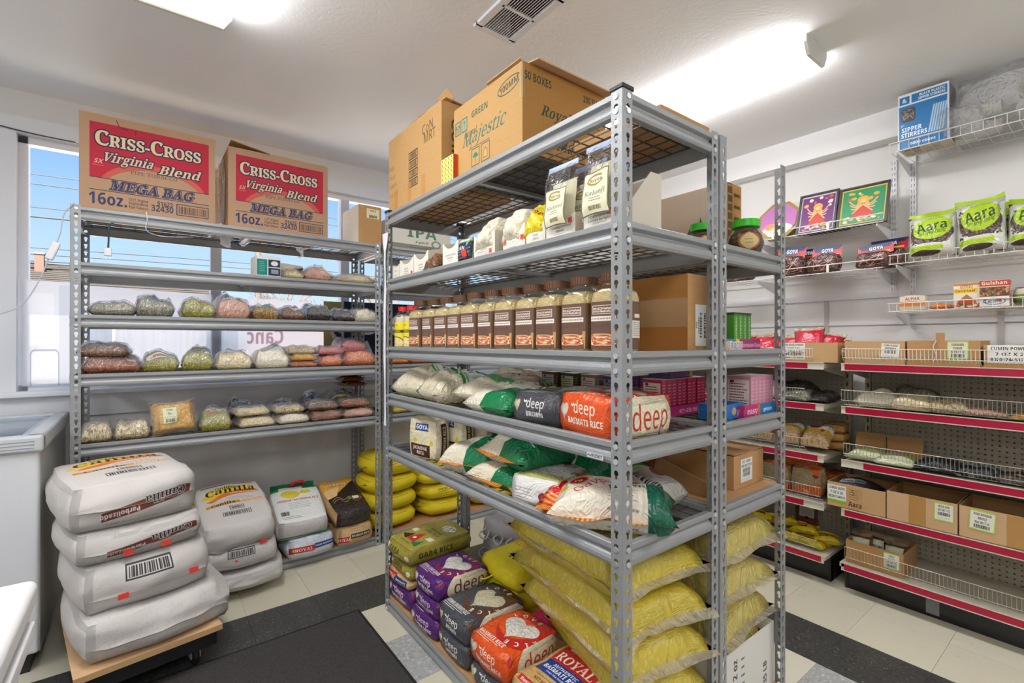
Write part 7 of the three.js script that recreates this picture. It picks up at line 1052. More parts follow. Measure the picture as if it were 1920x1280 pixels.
  const curry = print(100, 130, (k, w, h) => { seed(421); rect(k, '#e9dfc9', 0, 0, w, h); rect(k, '#c78a3a', 0, 0, w, h * 0.1); T(k, 'swad', w * 0.5, h * 0.14, 18, { c: '#f4f0e6', stroke: '#b23a22', lw: 4 }); rect(k, '#e8be2c', 0, h * 0.22, w * 0.9, h * 0.18); T(k, 'Curry Leaf', w * 0.45, h * 0.31, 15, { c: '#7a2a1a' }); poly(k, '#a8743a', [[w * 0.16, h * 0.74], [w * 0.5, h * 0.46], [w * 0.86, h * 0.74]]); blob(k, '#c0482a', w * 0.5, h * 0.8, w * 0.36, h * 0.12); for (let i = 0; i < 40; i++) blob(k, ['#5f7a2a', '#d9762a', '#b8341f'][(rnd() * 3) | 0], w * rnd(), h * (0.84 + rnd() * 0.16), 5, 4); });
  const gul = print(110, 130, (k, w, h) => { seed(422); rect(k, '#7a3f2c', 0, 0, w, h); rect(k, '#c13a2a', 0, 0, w, h * 0.24); T(k, 'Gulshan', w * 0.5, h * 0.11, 24, { c: '#f4e6d2' }); rect(k, '#e0c9a6', 0, h * 0.22, w, h * 0.04); for (let i = 0; i < 90; i++) blob(k, ['#a86a4a', '#5f2e22', '#c99a78', '#6a7a3a'][(rnd() * 4) | 0], w * rnd(), h * (0.3 + rnd() * 0.3), 6, 4, rnd() * 3); rect(k, '#e3e0d9', 0, h * 0.62, w, h * 0.38); k.strokeStyle = '#2f4a86'; k.lineWidth = 3; k.beginPath(); k.ellipse(w * 0.5, h * 0.8, w * 0.36, h * 0.12, 0, 0, 7); k.stroke(); T(k, 'Laxmi', w * 0.46, h * 0.8, 22, { c: '#27407e' }); blob(k, '#d23a3a', w * 0.66, h * 0.74, 9, 8); });
  const or = print(90, 60, (k, w, h) => { rect(k, '#e0d6c2', 0, 0, w, h); rect(k, '#d9843a', 0, h * 0.4, w, h * 0.35); T(k, 'ALPHA', w * 0.5, h * 0.22, 16, { c: '#b2452a' }); });
  [['small carton with a mound of curry powder pictured, lowest near wire shelf', -0.505, 0.094, 0.118, 0.05, curry, 0], ['red topped brown carton with a white oval on the lowest near wire shelf', -0.408, 0.1, 0.122, 0.07, gul, 0.02], ['little white and orange carton tilted back near the shelf end', -0.715, 0.105, 0.072, 0.04, or, 0]].forEach(([l, z, w, h, d, r, q]) => { const t = thing('spice_carton', l, 'carton', [sx + 0.04, 1.507, z], FC + q); cartonBody(t, w, h, d, { pz: r }, sub(r, 0.02, 0.2, 0.02, 0.1), 'carton', 'glossy'); part(t, 'top_tab', box(w * 0.6, 0.003, d * 0.7, 0, h + 0.0015, 0), plain(0xd9cdb4, 0.6)); });
  const ob = thing('orange_tube', 'orange packet lying between the white carton and the curry carton', 'packet', [sx + 0.05, 1.507, -0.605], FC); pillow(ob, { w: 0.1, l: 0.07, h: 0.026, print: film('#d97a2c', (k, w, h) => { rect(k, '#e9c98a', 0, h * 0.4, w, h * 0.15); }, 60, 40, 5), seed: 3, n: 8, m: 8 });
  const gb = thing('green_packet', 'shiny green packet beyond the red topped carton', 'packet', [sx + 0.06, 1.507, -0.29], [0, FC, 0]); softBox(gb, 0.12, 0.09, 0.07, { faces: { all: film('#7a8a3a', (k, w, h) => { rect(k, '#c9c6b2', 0, 0, w, h * 0.4); rect(k, '#3f6a2a', 0, h * 0.7, w, h * 0.2); }, 60, 60, 6) }, round: 0.6, lump: 0.1, seed: 5 });
  // dried pepper packs with folded header cards
  const hd = print(150, 70, (k, w, h) => { seed(431); rect(k, '#c4202f', 0, 0, w, h); poly(k, '#22315f', [[0, 0], [w, 0], [w * 0.9, h * 0.36], [w * 0.1, h * 0.5]]); rect(k, '#22315f', w * 0.28, h * 0.14, w * 0.46, h * 0.5); T(k, 'GOYA', w * 0.51, h * 0.4, 30, { c: '#f2f2ee', max: w * 0.4 }); rect(k, '#e6b52c', w * 0.1, h * 0.72, w * 0.8, h * 0.14); });
  const pep = film(['#4a2f2c', '#2e2022', '#6a4438', '#8a6a5a'], (k, w, h) => { seed(432); for (let i = 0; i < 40; i++) stroke(k, ['#c4a89a', '#241a1c', '#8b3f2c'][(rnd() * 3) | 0], rr(1, 4), [[rnd() * w, rnd() * h], [rnd() * w, rnd() * h]]); }, 120, 120, 433);
  [['dried chilli pack with a red and blue folded header, first from the rear rack leg', -1.3, 0.165, 0.21, 0], ['dried chilli pack with a header card, standing behind the first one', -1.24, 0.15, 0.2, 0.12], ['dried chilli pack with a header card tipped back, right of the first pair', -1.1, 0.15, 0.18, 0.05], ['dried chilli pack with a drooping header, near the wall standard', -0.82, 0.17, 0.19, 0.0], ['dried chilli pack with a flat header, in front of the drooping one', -0.86, 0.16, 0.15, 0.0], ['dried chilli pack without visible header behind the rack leg', -1.62, 0.2, 0.11, 0.0]].forEach(([l, z, w, h, q], i) => {
    const t = thing('chilli_pack', l, 'pack', [sx + 0.05 + (i === 1 || i === 3 ? 0.08 : 0), 1.75, z - 0.03], FC + q, 'dried chilli packs'); softBox(t, w, h * 0.58, 0.07, { faces: { all: pep }, finish: 'film', round: 0.6, lump: 0.14, seed: 85 + i });
    if (i < 5) { const c = stamp(t, 'header_card', hd, w * 1.02, h * 0.42, [0, h * 0.72, -0.01 - 0.02], [-0.35 - (i % 2) * 0.2, 0, (i - 2) * 0.04], 'glossy'); c.material = c.material.clone(); c.material.side = THREE.DoubleSide; }
  });
  // framed pictures: generic ornate prints leaning back
  const deco = (bg, rim, s) => print(170, 200, (k, w, h) => { seed(s); rect(k, rim, 0, 0, w, h); rect(k, bg, w * 0.05, h * 0.05, w * 0.9, h * 0.9); for (let i = 0; i < 12; i++) blob(k, ['#d9a441', '#c95a3a', '#e8d9b8'][(rnd() * 3) | 0], w * (0.12 + rnd() * 0.76), h * (0.1 + rnd() * 0.25), rr(5, 12), rr(5, 10)); blob(k, '#c2412f', w * 0.5, h * 0.68, w * 0.2, h * 0.17); blob(k, '#d9a441', w * 0.5, h * 0.48, w * 0.14, h * 0.14); blob(k, '#e8cfa8', w * 0.5, h * 0.36, w * 0.07, h * 0.06); blob(k, '#d9a441', w * 0.5, h * 0.29, w * 0.1, h * 0.04); poly(k, '#c2412f', [[w * 0.5, h * 0.4], [w * 0.24, h * 0.82], [w * 0.78, h * 0.82]]); for (const q of [-1, 1]) for (let i = 0; i < 4; i++) curve(k, '#d8a878', 6, [[w * 0.5, h * 0.47], [w * (0.5 + q * 0.16), h * (0.5 + i * 0.04)], [w * (0.5 + q * (0.3 - i * 0.03)), h * (0.34 + i * 0.11)]]); blob(k, '#d9a441', w * 0.5, h * 0.34, w * 0.13, h * 0.1); blob(k, '#e3bd92', w * 0.5, h * 0.37, w * 0.06, h * 0.05); for (let i = 0; i < 40; i++) blob(k, ['#e8e0cf', '#d98a9a', '#9ab24a', '#d9a441'][(rnd() * 4) | 0], w * (0.1 + rnd() * 0.8), h * (0.78 + rnd() * 0.14), rr(3, 9), rr(2, 6)); });
  [['framed ornate print on a purple ground with a grey frame, middle of the three', -1.19, 0.215, 0.27, deco('#6a2f72', '#c8c2c4', 441), 0x3b3a40], ['framed ornate print on a green ground, right of the purple one', -0.955, 0.245, 0.255, deco('#2a8a58', '#d8b85a', 442), 0x3a3632], ['dark framed print standing behind the purple one', -1.13, 0.215, 0.265, deco('#5a3a6a', '#c8c2c4', 443), 0x3b3a40]].forEach(([l, z, w, h, r, c], i) => { const t = thing('framed_picture', l, 'picture', [i === 2 ? 3.285 : 3.235, 2.0, z], [0, FC, 0], 'framed prints'); const u = new THREE.Group(); u.name = 'panel'; u.rotation.x = -0.3; t.add(u); part(u, 'frame', merge([boxAt(-w / 2, w / 2, 0, 0.012, -0.008, 0.01), boxAt(-w / 2, w / 2, h - 0.012, h, -0.008, 0.01), boxAt(-w / 2, -w / 2 + 0.012, 0.012, h - 0.012, -0.008, 0.01), boxAt(w / 2 - 0.012, w / 2, 0.012, h - 0.012, -0.008, 0.01)]), plain(c, 0.4)); const pm = part(u, 'print', remap(box(w - 0.02, h - 0.02, 0.003, 0, h / 2, 0), r), ink(r, 'glossy')); });
  const oct = thing('framed_picture', 'eight sided gilt framed print on a mauve ground, left of the purple one', 'picture', [3.24, 2.0, -1.415], [0, FC, 0], 'framed prints'); const ou = new THREE.Group(); ou.name = 'panel'; ou.rotation.x = -0.3; oct.add(ou);
  const og = (R0, d, z) => { const g = new THREE.CylinderGeometry(R0, R0, d, 8).rotateY(Math.PI / 8).rotateX(Math.PI / 2); g.translate(0, 0.128, z); return g; };
  part(ou, 'frame', og(0.138, 0.02, 0), plain(0x9a7a34, 0.4)); const op = print(130, 130, (k, w, h) => { seed(444); rect(k, '#b06aa8', 0, 0, w, h); blob(k, '#e3d6c4', w * 0.5, h * 0.8, w * 0.4, h * 0.22); blob(k, '#d98a5a', w * 0.3, h * 0.66, w * 0.12, h * 0.1); stroke(k, '#e3bd92', 10, [[w * 0.36, h * 0.74], [w * 0.66, h * 0.8]]); stroke(k, '#9ab27a', 6, [[w * 0.4, h * 0.5], [w * 0.64, h * 0.24]]); }); const opm = og(0.118, 0.004, 0.012); { const p = opm.attributes.position, u = opm.attributes.uv; for (let i = 0; i < p.count; i++) u.setXY(i, 0.5 + p.getX(i) / 0.24, 0.5 + (p.getY(i) - 0.128) / 0.24); } part(ou, 'print', remap(opm, op), ink(op, 'glossy'));
  const wc = thing('white_card', 'white card sleeve leaning behind the eight sided print', 'card', [3.29, 2.0, -1.36], [0, FC, 0]); const wu = new THREE.Group(); wu.name = 'card'; wu.rotation.x = -0.3; wc.add(wu); part(wu, 'sheet', box(0.25, 0.26, 0.004, 0, 0.13, 0), plain(0xdcd6cc, 0.7));
}
// goods on the gondolas
{
  const gx = GF + 0.035;
  const lab = (l, bg, ed) => paperLabel(l, { w: 150, h: 100, bg: bg || '#eeece4', edge: ed });
  const ob = (label, z0, z1, lev, h, d, L, lp, o = {}) => { const w = z1 - z0 - 0.004, t = thing('stock_carton', label, 'carton', [gx + d / 2 + (o.dx || 0), GL[lev] + 0.001, (z0 + z1) / 2], FC + (o.rot || 0)); openBox(t, w, h, d, { base: o.base || KRAFT[0], inner: KIN }); if (L) stamp(t, 'label', L, lp[2], lp[3], [lp[0], lp[1], d / 2 + 0.0015], [0, 0, lp[4] || 0]); if (o.tape !== undefined) part(t, 'tape', boxAt(o.tape - 0.032, o.tape + 0.032, 0.001, h - 0.001, d / 2, d / 2 + 0.0012), tapeMat); return t; };
  ob('open carton with a white powder label and red packets, top of the far section', -1.29, -0.985, 4, 0.11, 0.26, lab(['GARAM MASALA POWDER', '100GM X 20', 'MATCHING LABEL', 'DESI FOODS INC', 'PRODUCT OF INDIA']), [-0.075, 0.06, 0.13, 0.095]);
  ob('open carton with a tilted white barcode label on the top shelf of the near section', -0.955, -0.695, 4, 0.118, 0.24, lab(['CORN FLOUR', '|||', '|||', '~']), [0.07, 0.07, 0.075, 0.07, -0.06]);
  const co = ob('open carton with a cream and lime powder label and a white ribbon, top shelf', -0.69, -0.425, 4, 0.12, 0.24, lab(['CORIANDER', 'POWDER', 'NET WT 7 OZ', '|||'], '#e3dfc4', '#a9c84a'), [0.055, 0.075, 0.075, 0.085], { base: KRAFT[1] }); part(co, 'ribbon', tube([[-0.02, 0.12, 0.121], [-0.03, 0.09, 0.126], [-0.02, 0.05, 0.124], [-0.03, 0.02, 0.128]], 0.0022, 16, 5), plain(0xe4dcdc, 0.5)); part(co, 'raised_flap', remap(new THREE.BoxGeometry(0.034, 0.05, 0.003).translate(-0.04, 0.135, -0.06), KIN), ink(KIN));
  ob('open carton with a wide white label at the near end of the top shelf', -0.418, -0.12, 4, 0.1, 0.24, lab(['CUMIN POWDER', '7 OZ X 20', '80201744512021'], '#efeee8', null), [-0.06, 0.06, 0.15, 0.08], { base: KRAFT[1] });
  ob('open carton behind the last one on the top shelf of the near section', -0.11, 0.12, 4, 0.11, 0.24, null, null);
  const redP = film('#c01a35', (k, w, h) => { blob(k, '#e58a96', w * 0.5, h * 0.4, w * 0.16, h * 0.1); lines(k, '#e9b0b8', w * 0.3, h * 0.5, w * 0.4, 2, 12, 3); rect(k, '#d9cfc4', 0, h * 0.8, w, h * 0.2); }, 100, 100, 451);
  [['crimson foil packet standing tall in the powder carton', -1.15, 1.335, 3.05, 0.16, 0.9, 0.3], ['crimson foil packet leaning right in the powder carton', -1.07, 1.31, 3.08, 0.14, 0.7, -0.3], ['crimson foil packet low at the right of the powder carton', -1.03, 1.29, 3.1, 0.12, 0.5, 0.1], ['crimson foil packet at the left of the powder carton', -1.24, 1.305, 3.06, 0.15, 0.6, 0.1], ['crimson foil packet in a heap behind the rear rack leg', -1.45, 1.3, 3.08, 0.17, 0.8, 0.2], ['crimson foil packet with white marks, farthest in the heap', -1.58, 1.31, 3.08, 0.18, 0.8, -0.1], ['crimson foil packet folded over in the middle of the heap', -1.38, 1.29, 3.04, 0.16, 0.6, 0.3]].forEach(([l, z, y, x, w, a, b], i) => { const t = thing('red_packet', l, 'packet', [x, y + 0.005, z], [0, FC + b, 0], 'crimson foil packets'); const u = new THREE.Group(); u.name = 'packet'; u.rotation.set(a, 0, b * 0.6); t.add(u); pillow(u, { w, l: 0.15, h: 0.035, print: redP, seed: 91 + i, e: 3, lump: 0.3, seal: ink(redP, 'plastic'), sealLen: 0.02 }); });
  ob('long open carton under the heap of crimson packets', -1.72, -1.3, 4, 0.07, 0.25, null, null);
  // third level from the bottom up
  const cs = ob('open carton with a white seed label, green stripe and dark name print', -1.03, -0.768, 1, 0.128, 0.26, lab(['CUMIN SEEDS', '7 OZ X 20', '80201744510'], '#f0efe8'), [-0.085, 0.075, 0.088, 0.078], { dx: -0.02 });
  part(cs, 'green_stripe', boxAt(-0.129, -0.041, 0.022, 0.036, 0.13, 0.1313), plain(0x8cc21e, 0.5)); stamp(cs, 'name_print', print(90, 110, (k, w, h) => { fibre(k, w, h, '#c49a68'); T(k, 'S', w * 0.35, h * 0.26, 40, { c: '#33261a', w: 'normal' }); lines(k, '#4a382a', w * 0.1, h * 0.12, w * 0.7, 5, 12, 2); T(k, 'Aara', w * 0.5, h * 0.8, 36, { c: '#2e2218' }); }), 0.066, 0.11, [0.0, 0.062, 0.1317]);
  ob('open carton with a lime edged seed label, in the middle of the deep carton row', -0.766, -0.498, 1, 0.14, 0.27, lab(['METHI SEED', 'NET WT 7 OZ', '|||', '~'], '#e9e8d8', '#b4d24a'), [0.085, 0.09, 0.07, 0.085], { dx: -0.02, tape: -0.012, base: KRAFT[2] });
  ob('open carton with a lime edged label at the near end of the deep carton row', -0.496, -0.2, 1, 0.14, 0.27, lab(['PANCHPURAN', 'WHOLE', 'Net Wt 7 oz', '|||'], '#e9e8d8', '#b4d24a'), [-0.07, 0.088, 0.085, 0.09, -0.06], { dx: -0.02, tape: 0.04, base: KRAFT[2] });
  ob('open carton at the end of the deep carton row, mostly out of sight', -0.19, 0.1, 1, 0.14, 0.27, null, null, { dx: -0.02 });
  const bp = thing('seed_pouch', 'dark pouch with a silver name plate lying in the seed label carton', 'pouch', [3.07, GL[1] + 0.075, -0.92], FC); pillow(bp, { w: 0.2, l: 0.18, h: 0.07, print: film('#3d3d40', (k, w, h) => { rect(k, '#9aa6ad', w * 0.15, h * 0.6, w * 0.6, h * 0.2); T(k, 'Cumin Seeds', w * 0.46, h * 0.7, 16, { c: '#20242a', max: w * 0.54 }); }, 110, 110, 461), seed: 96 });
  const ch = ob('open carton with a lime edged chilli label on the bottom deck', -0.95, -0.7, 0, 0.118, 0.24, lab(['CHILLI', 'POWDER', 'NET WT 7 OZ', '|||'], '#e9e8d8', '#b4d24a'), [0.075, 0.07, 0.066, 0.08], { tape: -0.03, base: KRAFT[1] });
  const lp = film('#8a5a2c', (k, w, h) => { rect(k, '#dfe3c8', w * 0.1, h * 0.15, w * 0.75, h * 0.6); bars(k, w * 0.2, h * 0.4, w * 0.5, h * 0.16); rect(k, '#b8d24a', w * 0.08, h * 0.12, w * 0.03, h * 0.66); }, 90, 100, 462);
  [['spice pouch with a pale lime label, left one in the chilli carton', -0.9, 0.2], ['spice pouch with a pale lime label, middle one in the chilli carton', -0.83, -0.1], ['spice pouch with a pale lime label, right one in the chilli carton', -0.755, 0.1]].forEach(([l, z, q], i) => { const t = thing('spice_pouch', l, 'pouch', [3.06 + (i % 2) * 0.04, GL[0] + 0.07, z], [0, FC + q, 0], 'spice pouches in the chilli carton'); const u = new THREE.Group(); u.name = 'pouch'; u.rotation.x = 0.9; t.add(u); pillow(u, { w: 0.1, l: 0.13, h: 0.03, print: lp, seed: 98 + i, n: 8, m: 8 }); });
  // loose bags behind the wire fences
  const bags = [ // [label, z, level, width, height, depth, print, x]
    ['clear bag of white puffed grain, near section fourth shelf', -0.82, 3, 0.2, 0.075, 0.2, seedBag(G.white, 301), 3.1], ['clear bag with an orange label beside the white puffed grain', -0.68, 3, 0.17, 0.07, 0.18, seedBag(G.pale, 302, { tag: '', tagbg: '#e0a03a' }), 3.06], ['clear bag with an orange label and brown nuts, third on that shelf', -0.55, 3, 0.17, 0.06, 0.17, seedBag(G.mixed, 303, { tag: '', tagbg: '#e0a03a' }), 3.07], ['thin bag of pinkish peas on the fourth shelf', -0.42, 3, 0.16, 0.035, 0.16, seedBag(G.pink, 304), 3.07], ['thin bag of yellow peas on the fourth shelf near end', -0.26, 3, 0.18, 0.03, 0.16, seedBag(G.yellow, 305), 3.06], ['shiny empty film bag at the back of the fourth shelf', -0.7, 3, 0.22, 0.1, 0.16, seedBag(G.grey, 306), 3.22],
    ['lime and white packet at the start of the third shelf', -0.87, 2, 0.18, 0.05, 0.2, film('#cfd2a8', (k, w, h) => { rect(k, '#9fbf3a', 0, h * 0.3, w, h * 0.2); }, 90, 90, 307), 3.07], ['lime and white packet, second on the third shelf', -0.74, 2, 0.17, 0.045, 0.2, film('#d5d8b4', (k, w, h) => { rect(k, '#a8c848', 0, h * 0.5, w, h * 0.2); }, 90, 90, 308), 3.05], ['black glossy packet in the middle of the third shelf', -0.58, 2, 0.19, 0.055, 0.2, film('#24252b', (k, w, h) => { rect(k, '#6d7686', w * 0.2, h * 0.1, w * 0.5, h * 0.06); }, 90, 90, 309), 3.07], ['black and silver packet right of the glossy black one', -0.45, 2, 0.16, 0.05, 0.18, film('#33343b', (k, w, h) => { rect(k, '#9aa0a8', 0, h * 0.5, w, h * 0.1); }, 90, 90, 310), 3.08], ['dark packet with a cream label near the end of the third shelf', -0.3, 2, 0.17, 0.04, 0.17, film('#4a4238', (k, w, h) => { rect(k, '#d9d2ae', w * 0.2, h * 0.5, w * 0.5, h * 0.2); }, 90, 90, 311), 3.07],
    ['grey film bag of dark beans behind the rear rack leg, fourth shelf', -1.4, 3, 0.2, 0.09, 0.2, seedBag(G.white, 312), 3.06], ['bag of black beans at the back of the far section fourth shelf', -1.27, 3, 0.2, 0.11, 0.17, seedBag(G.black, 313), 3.2], ['clear bag of pale beans leaning on the fence of the far section', -1.2, 3, 0.17, 0.06, 0.18, seedBag(G.grey, 314), 3.05], ['bag of dark figs at the right end of the far section fourth shelf', -1.1, 3, 0.13, 0.06, 0.2, seedBag(G.black, 315), 3.1], ['empty shiny film bag on the far section fourth shelf', -1.5, 3, 0.2, 0.12, 0.16, seedBag(G.white, 316), 3.12],
  ];
  bags.forEach(([l, z, v, w, h, d, r, x], i) => { const t = thing('fence_bag', l, 'bag', [x, GL[v] + 0.004, z], FC + rrr(i) * 0.15); pillow(t, { w, l: d, h, print: r, finish: 'film', seed: 110 + i, lump: 0.25, e: 2.8, n: 10, m: 10 }); });
  const snackP = print(140, 150, (k, w, h) => { seed(471); grains(k, w, h, ['#d6b48a', '#c39a6c', '#e6cfae', '#b3875a'], 5); rect(k, '#e6e3dc', 0, 0, w, h * 0.34); blob(k, '#7a3a2a', w * 0.42, h * 0.16, w * 0.2, h * 0.1); rect(k, '#e2b22e', 0, h * 0.36, w, h * 0.2); blob(k, '#b8402a', w * 0.7, h * 0.42, 10, 8); });
  [['bag of date cookies with a yellow panel, right one on the far third shelf', -1.12, 0], ['bag of date cookies with a yellow panel, middle one on the far third shelf', -1.27, 0], ['bag of date cookies with a yellow panel, left one on the far third shelf', -1.42, 0]].forEach(([l, z], i) => { const t = thing('cookie_bag', l, 'bag', [3.09, GL[2] + 0.004, z], FC + 0.1, 'bags of date cookies'); const u = new THREE.Group(); u.name = 'bag'; u.rotation.x = 0.55; u.position.y = 0.05; t.add(u); pillow(u, { w: 0.15, l: 0.15, h: 0.08, print: snackP, seed: 130 + i, e: 3.4, pw: 0.4, sealLen: 0.01 }); part(t, 'clear_header', metric(grid(6, 5, (a, b) => [a * 0.075, 0.135 + b * -0.03, -0.075 + 0.01 * noise3(a * 3, b * 2, i)])), CLEAR); });
  for (let i = 0; i < 3; i++) { const t = thing('biscuit_pack', ['tan biscuit pack, bottom of three at the end of the far third shelf', 'tan biscuit pack, middle of three at the end of the far third shelf', 'tan biscuit pack, top of three at the end of the far third shelf'][i], 'pack', [3.22, GL[2] + 0.003 + i * 0.05, -1.07], FC + 0.1, 'tan biscuit packs'); softBox(t, 0.11, 0.05, 0.14, { faces: { all: film(['#b8863f', '#8f6530', '#c79a52'], (k, w, h) => { rect(k, '#5a3a22', 0, 0, w, h * 0.12); }, 60, 60, 480 + i) }, round: 0.4, seed: 140 + i }); }
  const ff = thing('cardboard_sheet', 'folded brown cardboard leaning at the start of the near third shelf', 'cardboard', [3.24, GL[2] + 0.004, -0.83], [0, FC, 0]); part(ff, 'sheet', metric(remap(new THREE.BoxGeometry(0.3, 0.11, 0.004).rotateX(-0.35).translate(0, 0.055, 0), KIN)), ink(KIN)); part(ff, 'crease', boxAt(-0.002, 0.002, 0.005, 0.1, 0.02, 0.023), plain(0x5a452c, 0.8));
  const orp = print(120, 130, (k, w, h) => { seed(491); grains(k, w, h, ['#9a8a66', '#7d6f50', '#b3a480'], 3); poly(k, '#d2611f', [[0, h], [w, h], [w, h * 0.5], [w * 0.6, h * 0.62], [0, h * 0.8]]); poly(k, '#d2611f', [[w * 0.6, 0], [w, 0], [w, h * 0.3], [w * 0.8, h * 0.2]]); T(k, '25', w * 0.5, h * 0.86, 26, { c: '#f0d2b0' }); blob(k, '#6a4a2c', w * 0.84, h * 0.26, 12, 8); });
  [['orange cornered seed bag standing behind the far fence, left one', -1.33, 0, 0.17, 0.16], ['orange cornered seed bag standing behind the far fence, right one', -1.16, 0, 0.17, 0.17], ['orange cornered seed bag partly behind the rack leg', -1.48, 0, 0.15, 0.16], ['orange seed bag lying across the two standing ones', -1.24, 1, 0.26, 0.07], ['orange seed bag lying deep beside the seed label carton', -1.09, 2, 0.16, 0.12]].forEach(([l, z, k, w, h], i) => { const t = thing('orange_bag', l, 'bag', [k === 0 ? 3.06 : k === 1 ? 3.14 : 3.24, GL[1] + (k === 1 ? 0.15 : 0.003), z], [0, FC + rrr(i) * 0.1, 0], 'orange cornered seed bags'); softBox(t, w, h, k ? 0.18 : 0.09, { faces: { all: k ? film('#c25a1e', (q, a, b) => { seed(492); for (let j = 0; j < 14; j++) stroke(q, '#8a3c12', 2, [[rnd() * a, rnd() * b], [rnd() * a, rnd() * b]]); }, 80, 80, 492) : orp }, finish: 'film', round: 0.55, lump: 0.1, seed: 150 + i }); });
  // heap of yellow snack packets on the bottom deck, and a red pack hung at the back
  const yp = film('#d9c321', (k, w, h) => { rect(k, '#d0761f', 0, h * 0.3, w, h * 0.2); rect(k, '#8a3a22', w * 0.3, h * 0.55, w * 0.3, h * 0.16); }, 90, 60, 495), ye = plain(0xd6c62a, 0.4);
  [[-1.09, 0.02, 0.5, 'at the right end'], [-1.13, 0.0, -0.1, 'front right'], [-1.2, 0.045, 0.3, 'second from the right'], [-1.25, 0.0, -0.2, 'front middle'], [-1.31, 0.06, 0.7, 'with a raised end in the middle'], [-1.37, 0.0, 0.0, 'front left of the middle'], [-1.44, 0.05, 0.2, 'left of the middle'], [-1.52, 0.0, -0.2, 'front left'], [-1.55, 0.06, 0.4, 'top left'], [-1.66, 0.0, 0.1, 'far left end']].forEach(([z, y, q, wd], i) => { const t = thing('yellow_packet', 'yellow snack packet in the bottom deck heap, ' + wd, 'packet', [3.05 + (y ? 0.06 : 0), GL[0] + 0.004 + y, z], [0, FC + q, 0], 'yellow snack packets'); pillow(t, { w: 0.15, l: 0.1, h: 0.045, print: yp, seed: 160 + i, e: 3, seal: ye, sealLen: 0.02, sealUp: 0.8, n: 10, m: 8 }); });
  const rp = thing('hanging_pack', 'dark red pack with a white label propped on the far pegboard', 'pack', [3.318, GL[0] + 0.03, -1.265], [0, FC, 0]); const ru = new THREE.Group(); ru.name = 'pack'; ru.rotation.x = -0.12; rp.add(ru); const rpp = print(90, 110, (k, w, h) => { rect(k, '#6a4436', 0, 0, w, h); rect(k, '#a84a42', w * 0.1, h * 0.14, w * 0.8, h * 0.16); rect(k, '#d3ccc0', w * 0.16, h * 0.32, w * 0.66, h * 0.46); lines(k, '#6a645a', w * 0.22, h * 0.4, w * 0.5, 4, 9, 2); blob(k, '#2a2220', w * 0.5, h * 0.8, 9, 6); rect(k, '#8d4034', 0, h * 0.84, w, h * 0.16); }); part(ru, 'bag', metric(remap(rbox(0.13, 0.16, 0.02, 0.008, 3).translate(0, 0.085, 0), rpp)), ink(rpp, 'plastic')); part(ru, 'header', box(0.12, 0.012, 0.006, 0, 0.172, 0), plain(0x5a3a30, 0.5));
}

// ---------- freezers ----------
{
  const f = thing('chest_freezer', 'white chest freezer with a grey ribbed rim beside the stack of rice sacks', 'freezer', [-1.09, 0, -3.1], 0);
  const w = 1.49, d = 0.8;
  part(f, 'body', rbox(w, 0.82, d, 0.012, 3).translate(0, 0.49, 0), M.enamel);
  part(f, 'side_panel', box(0.002, 0.8, d - 0.03, w / 2 + 0.001, 0.48, 0), std({ color: 0xc3c5c0, roughness: 0.4, metalness: 0.3 }));
  part(f, 'plinth', box(w - 0.06, 0.08, d - 0.06, 0, 0.04, 0), M.black);
  const rim = (x, y, z, a, b, c) => rbox(a, b, c, 0.012, 3).translate(x, y, z);
  part(f, 'rim', merge([rim(0, 0.93, d / 2 - 0.01, w + 0.03, 0.066, 0.06), rim(0, 0.93, -d / 2 + 0.01, w + 0.03, 0.066, 0.06), rim(w / 2 - 0.015, 0.93, 0, 0.06, 0.066, d), rim(-w / 2 + 0.015, 0.93, 0, 0.06, 0.066, d)]), plain(0xc4c8cb, 0.35));
  part(f, 'rim_groove', merge([0.915, 0.928, 0.941].map((y) => box(w - 0.02, 0.0022, 0.002, 0, y, d / 2 + 0.0205))), plain(0x8f959a, 0.5));
  part(f, 'inner_well', box(w - 0.1, 0.02, d - 0.1, 0, 0.86, 0), plain(0xc4c8cb, 0.5));
  for (const [x, y] of [[-0.36, 0.925], [0.34, 0.94]]) { const l = part(f, 'sliding_lid', boxAt(x - 0.36, x + 0.36, y, y + 0.004, -d / 2 + 0.05, d / 2 - 0.05), phys({ color: 0xcfe0ea, transmission: 0.8, roughness: 0.06, thickness: 0 })); part(l, 'lid_frame', merge([boxAt(x - 0.37, x - 0.34, y - 0.004, y + 0.012, -d / 2 + 0.045, d / 2 - 0.045), boxAt(x + 0.34, x + 0.37, y - 0.004, y + 0.012, -d / 2 + 0.045, d / 2 - 0.045), boxAt(x - 0.37, x + 0.37, y - 0.004, y + 0.012, d / 2 - 0.07, d / 2 - 0.045), boxAt(x - 0.37, x + 0.37, y - 0.004, y + 0.012, -d / 2 + 0.045, -d / 2 + 0.07)]), plain(0xaab6c2, 0.35)); }
  const g = thing('display_freezer', 'white low freezer with an overhanging flat top, nearest to the photographer', 'freezer', [-0.57, 0, -0.83], 0);
  part(g, 'body', rbox(0.74, 0.72, 0.96, 0.012, 3).translate(-0.01, 0.42, 0), M.enamel);
  part(g, 'plinth', box(0.68, 0.08, 0.9, -0.01, 0.04, 0), M.black);
  part(g, 'top', rbox(0.8, 0.05, 1.0, 0.015, 3).translate(0, 0.846, 0), M.white);
  part(g, 'neck', box(0.76, 0.06, 0.96, 0, 0.8, 0), plain(0xb9bcbc, 0.5));
  part(g, 'bumper_rail', rbox(0.014, 0.03, 0.94, 0.004).translate(0.392, 0.785, 0), M.white);
  part(g, 'lower_rail', rbox(0.014, 0.02, 0.94, 0.004).translate(0.37, 0.69, 0), M.white);
}
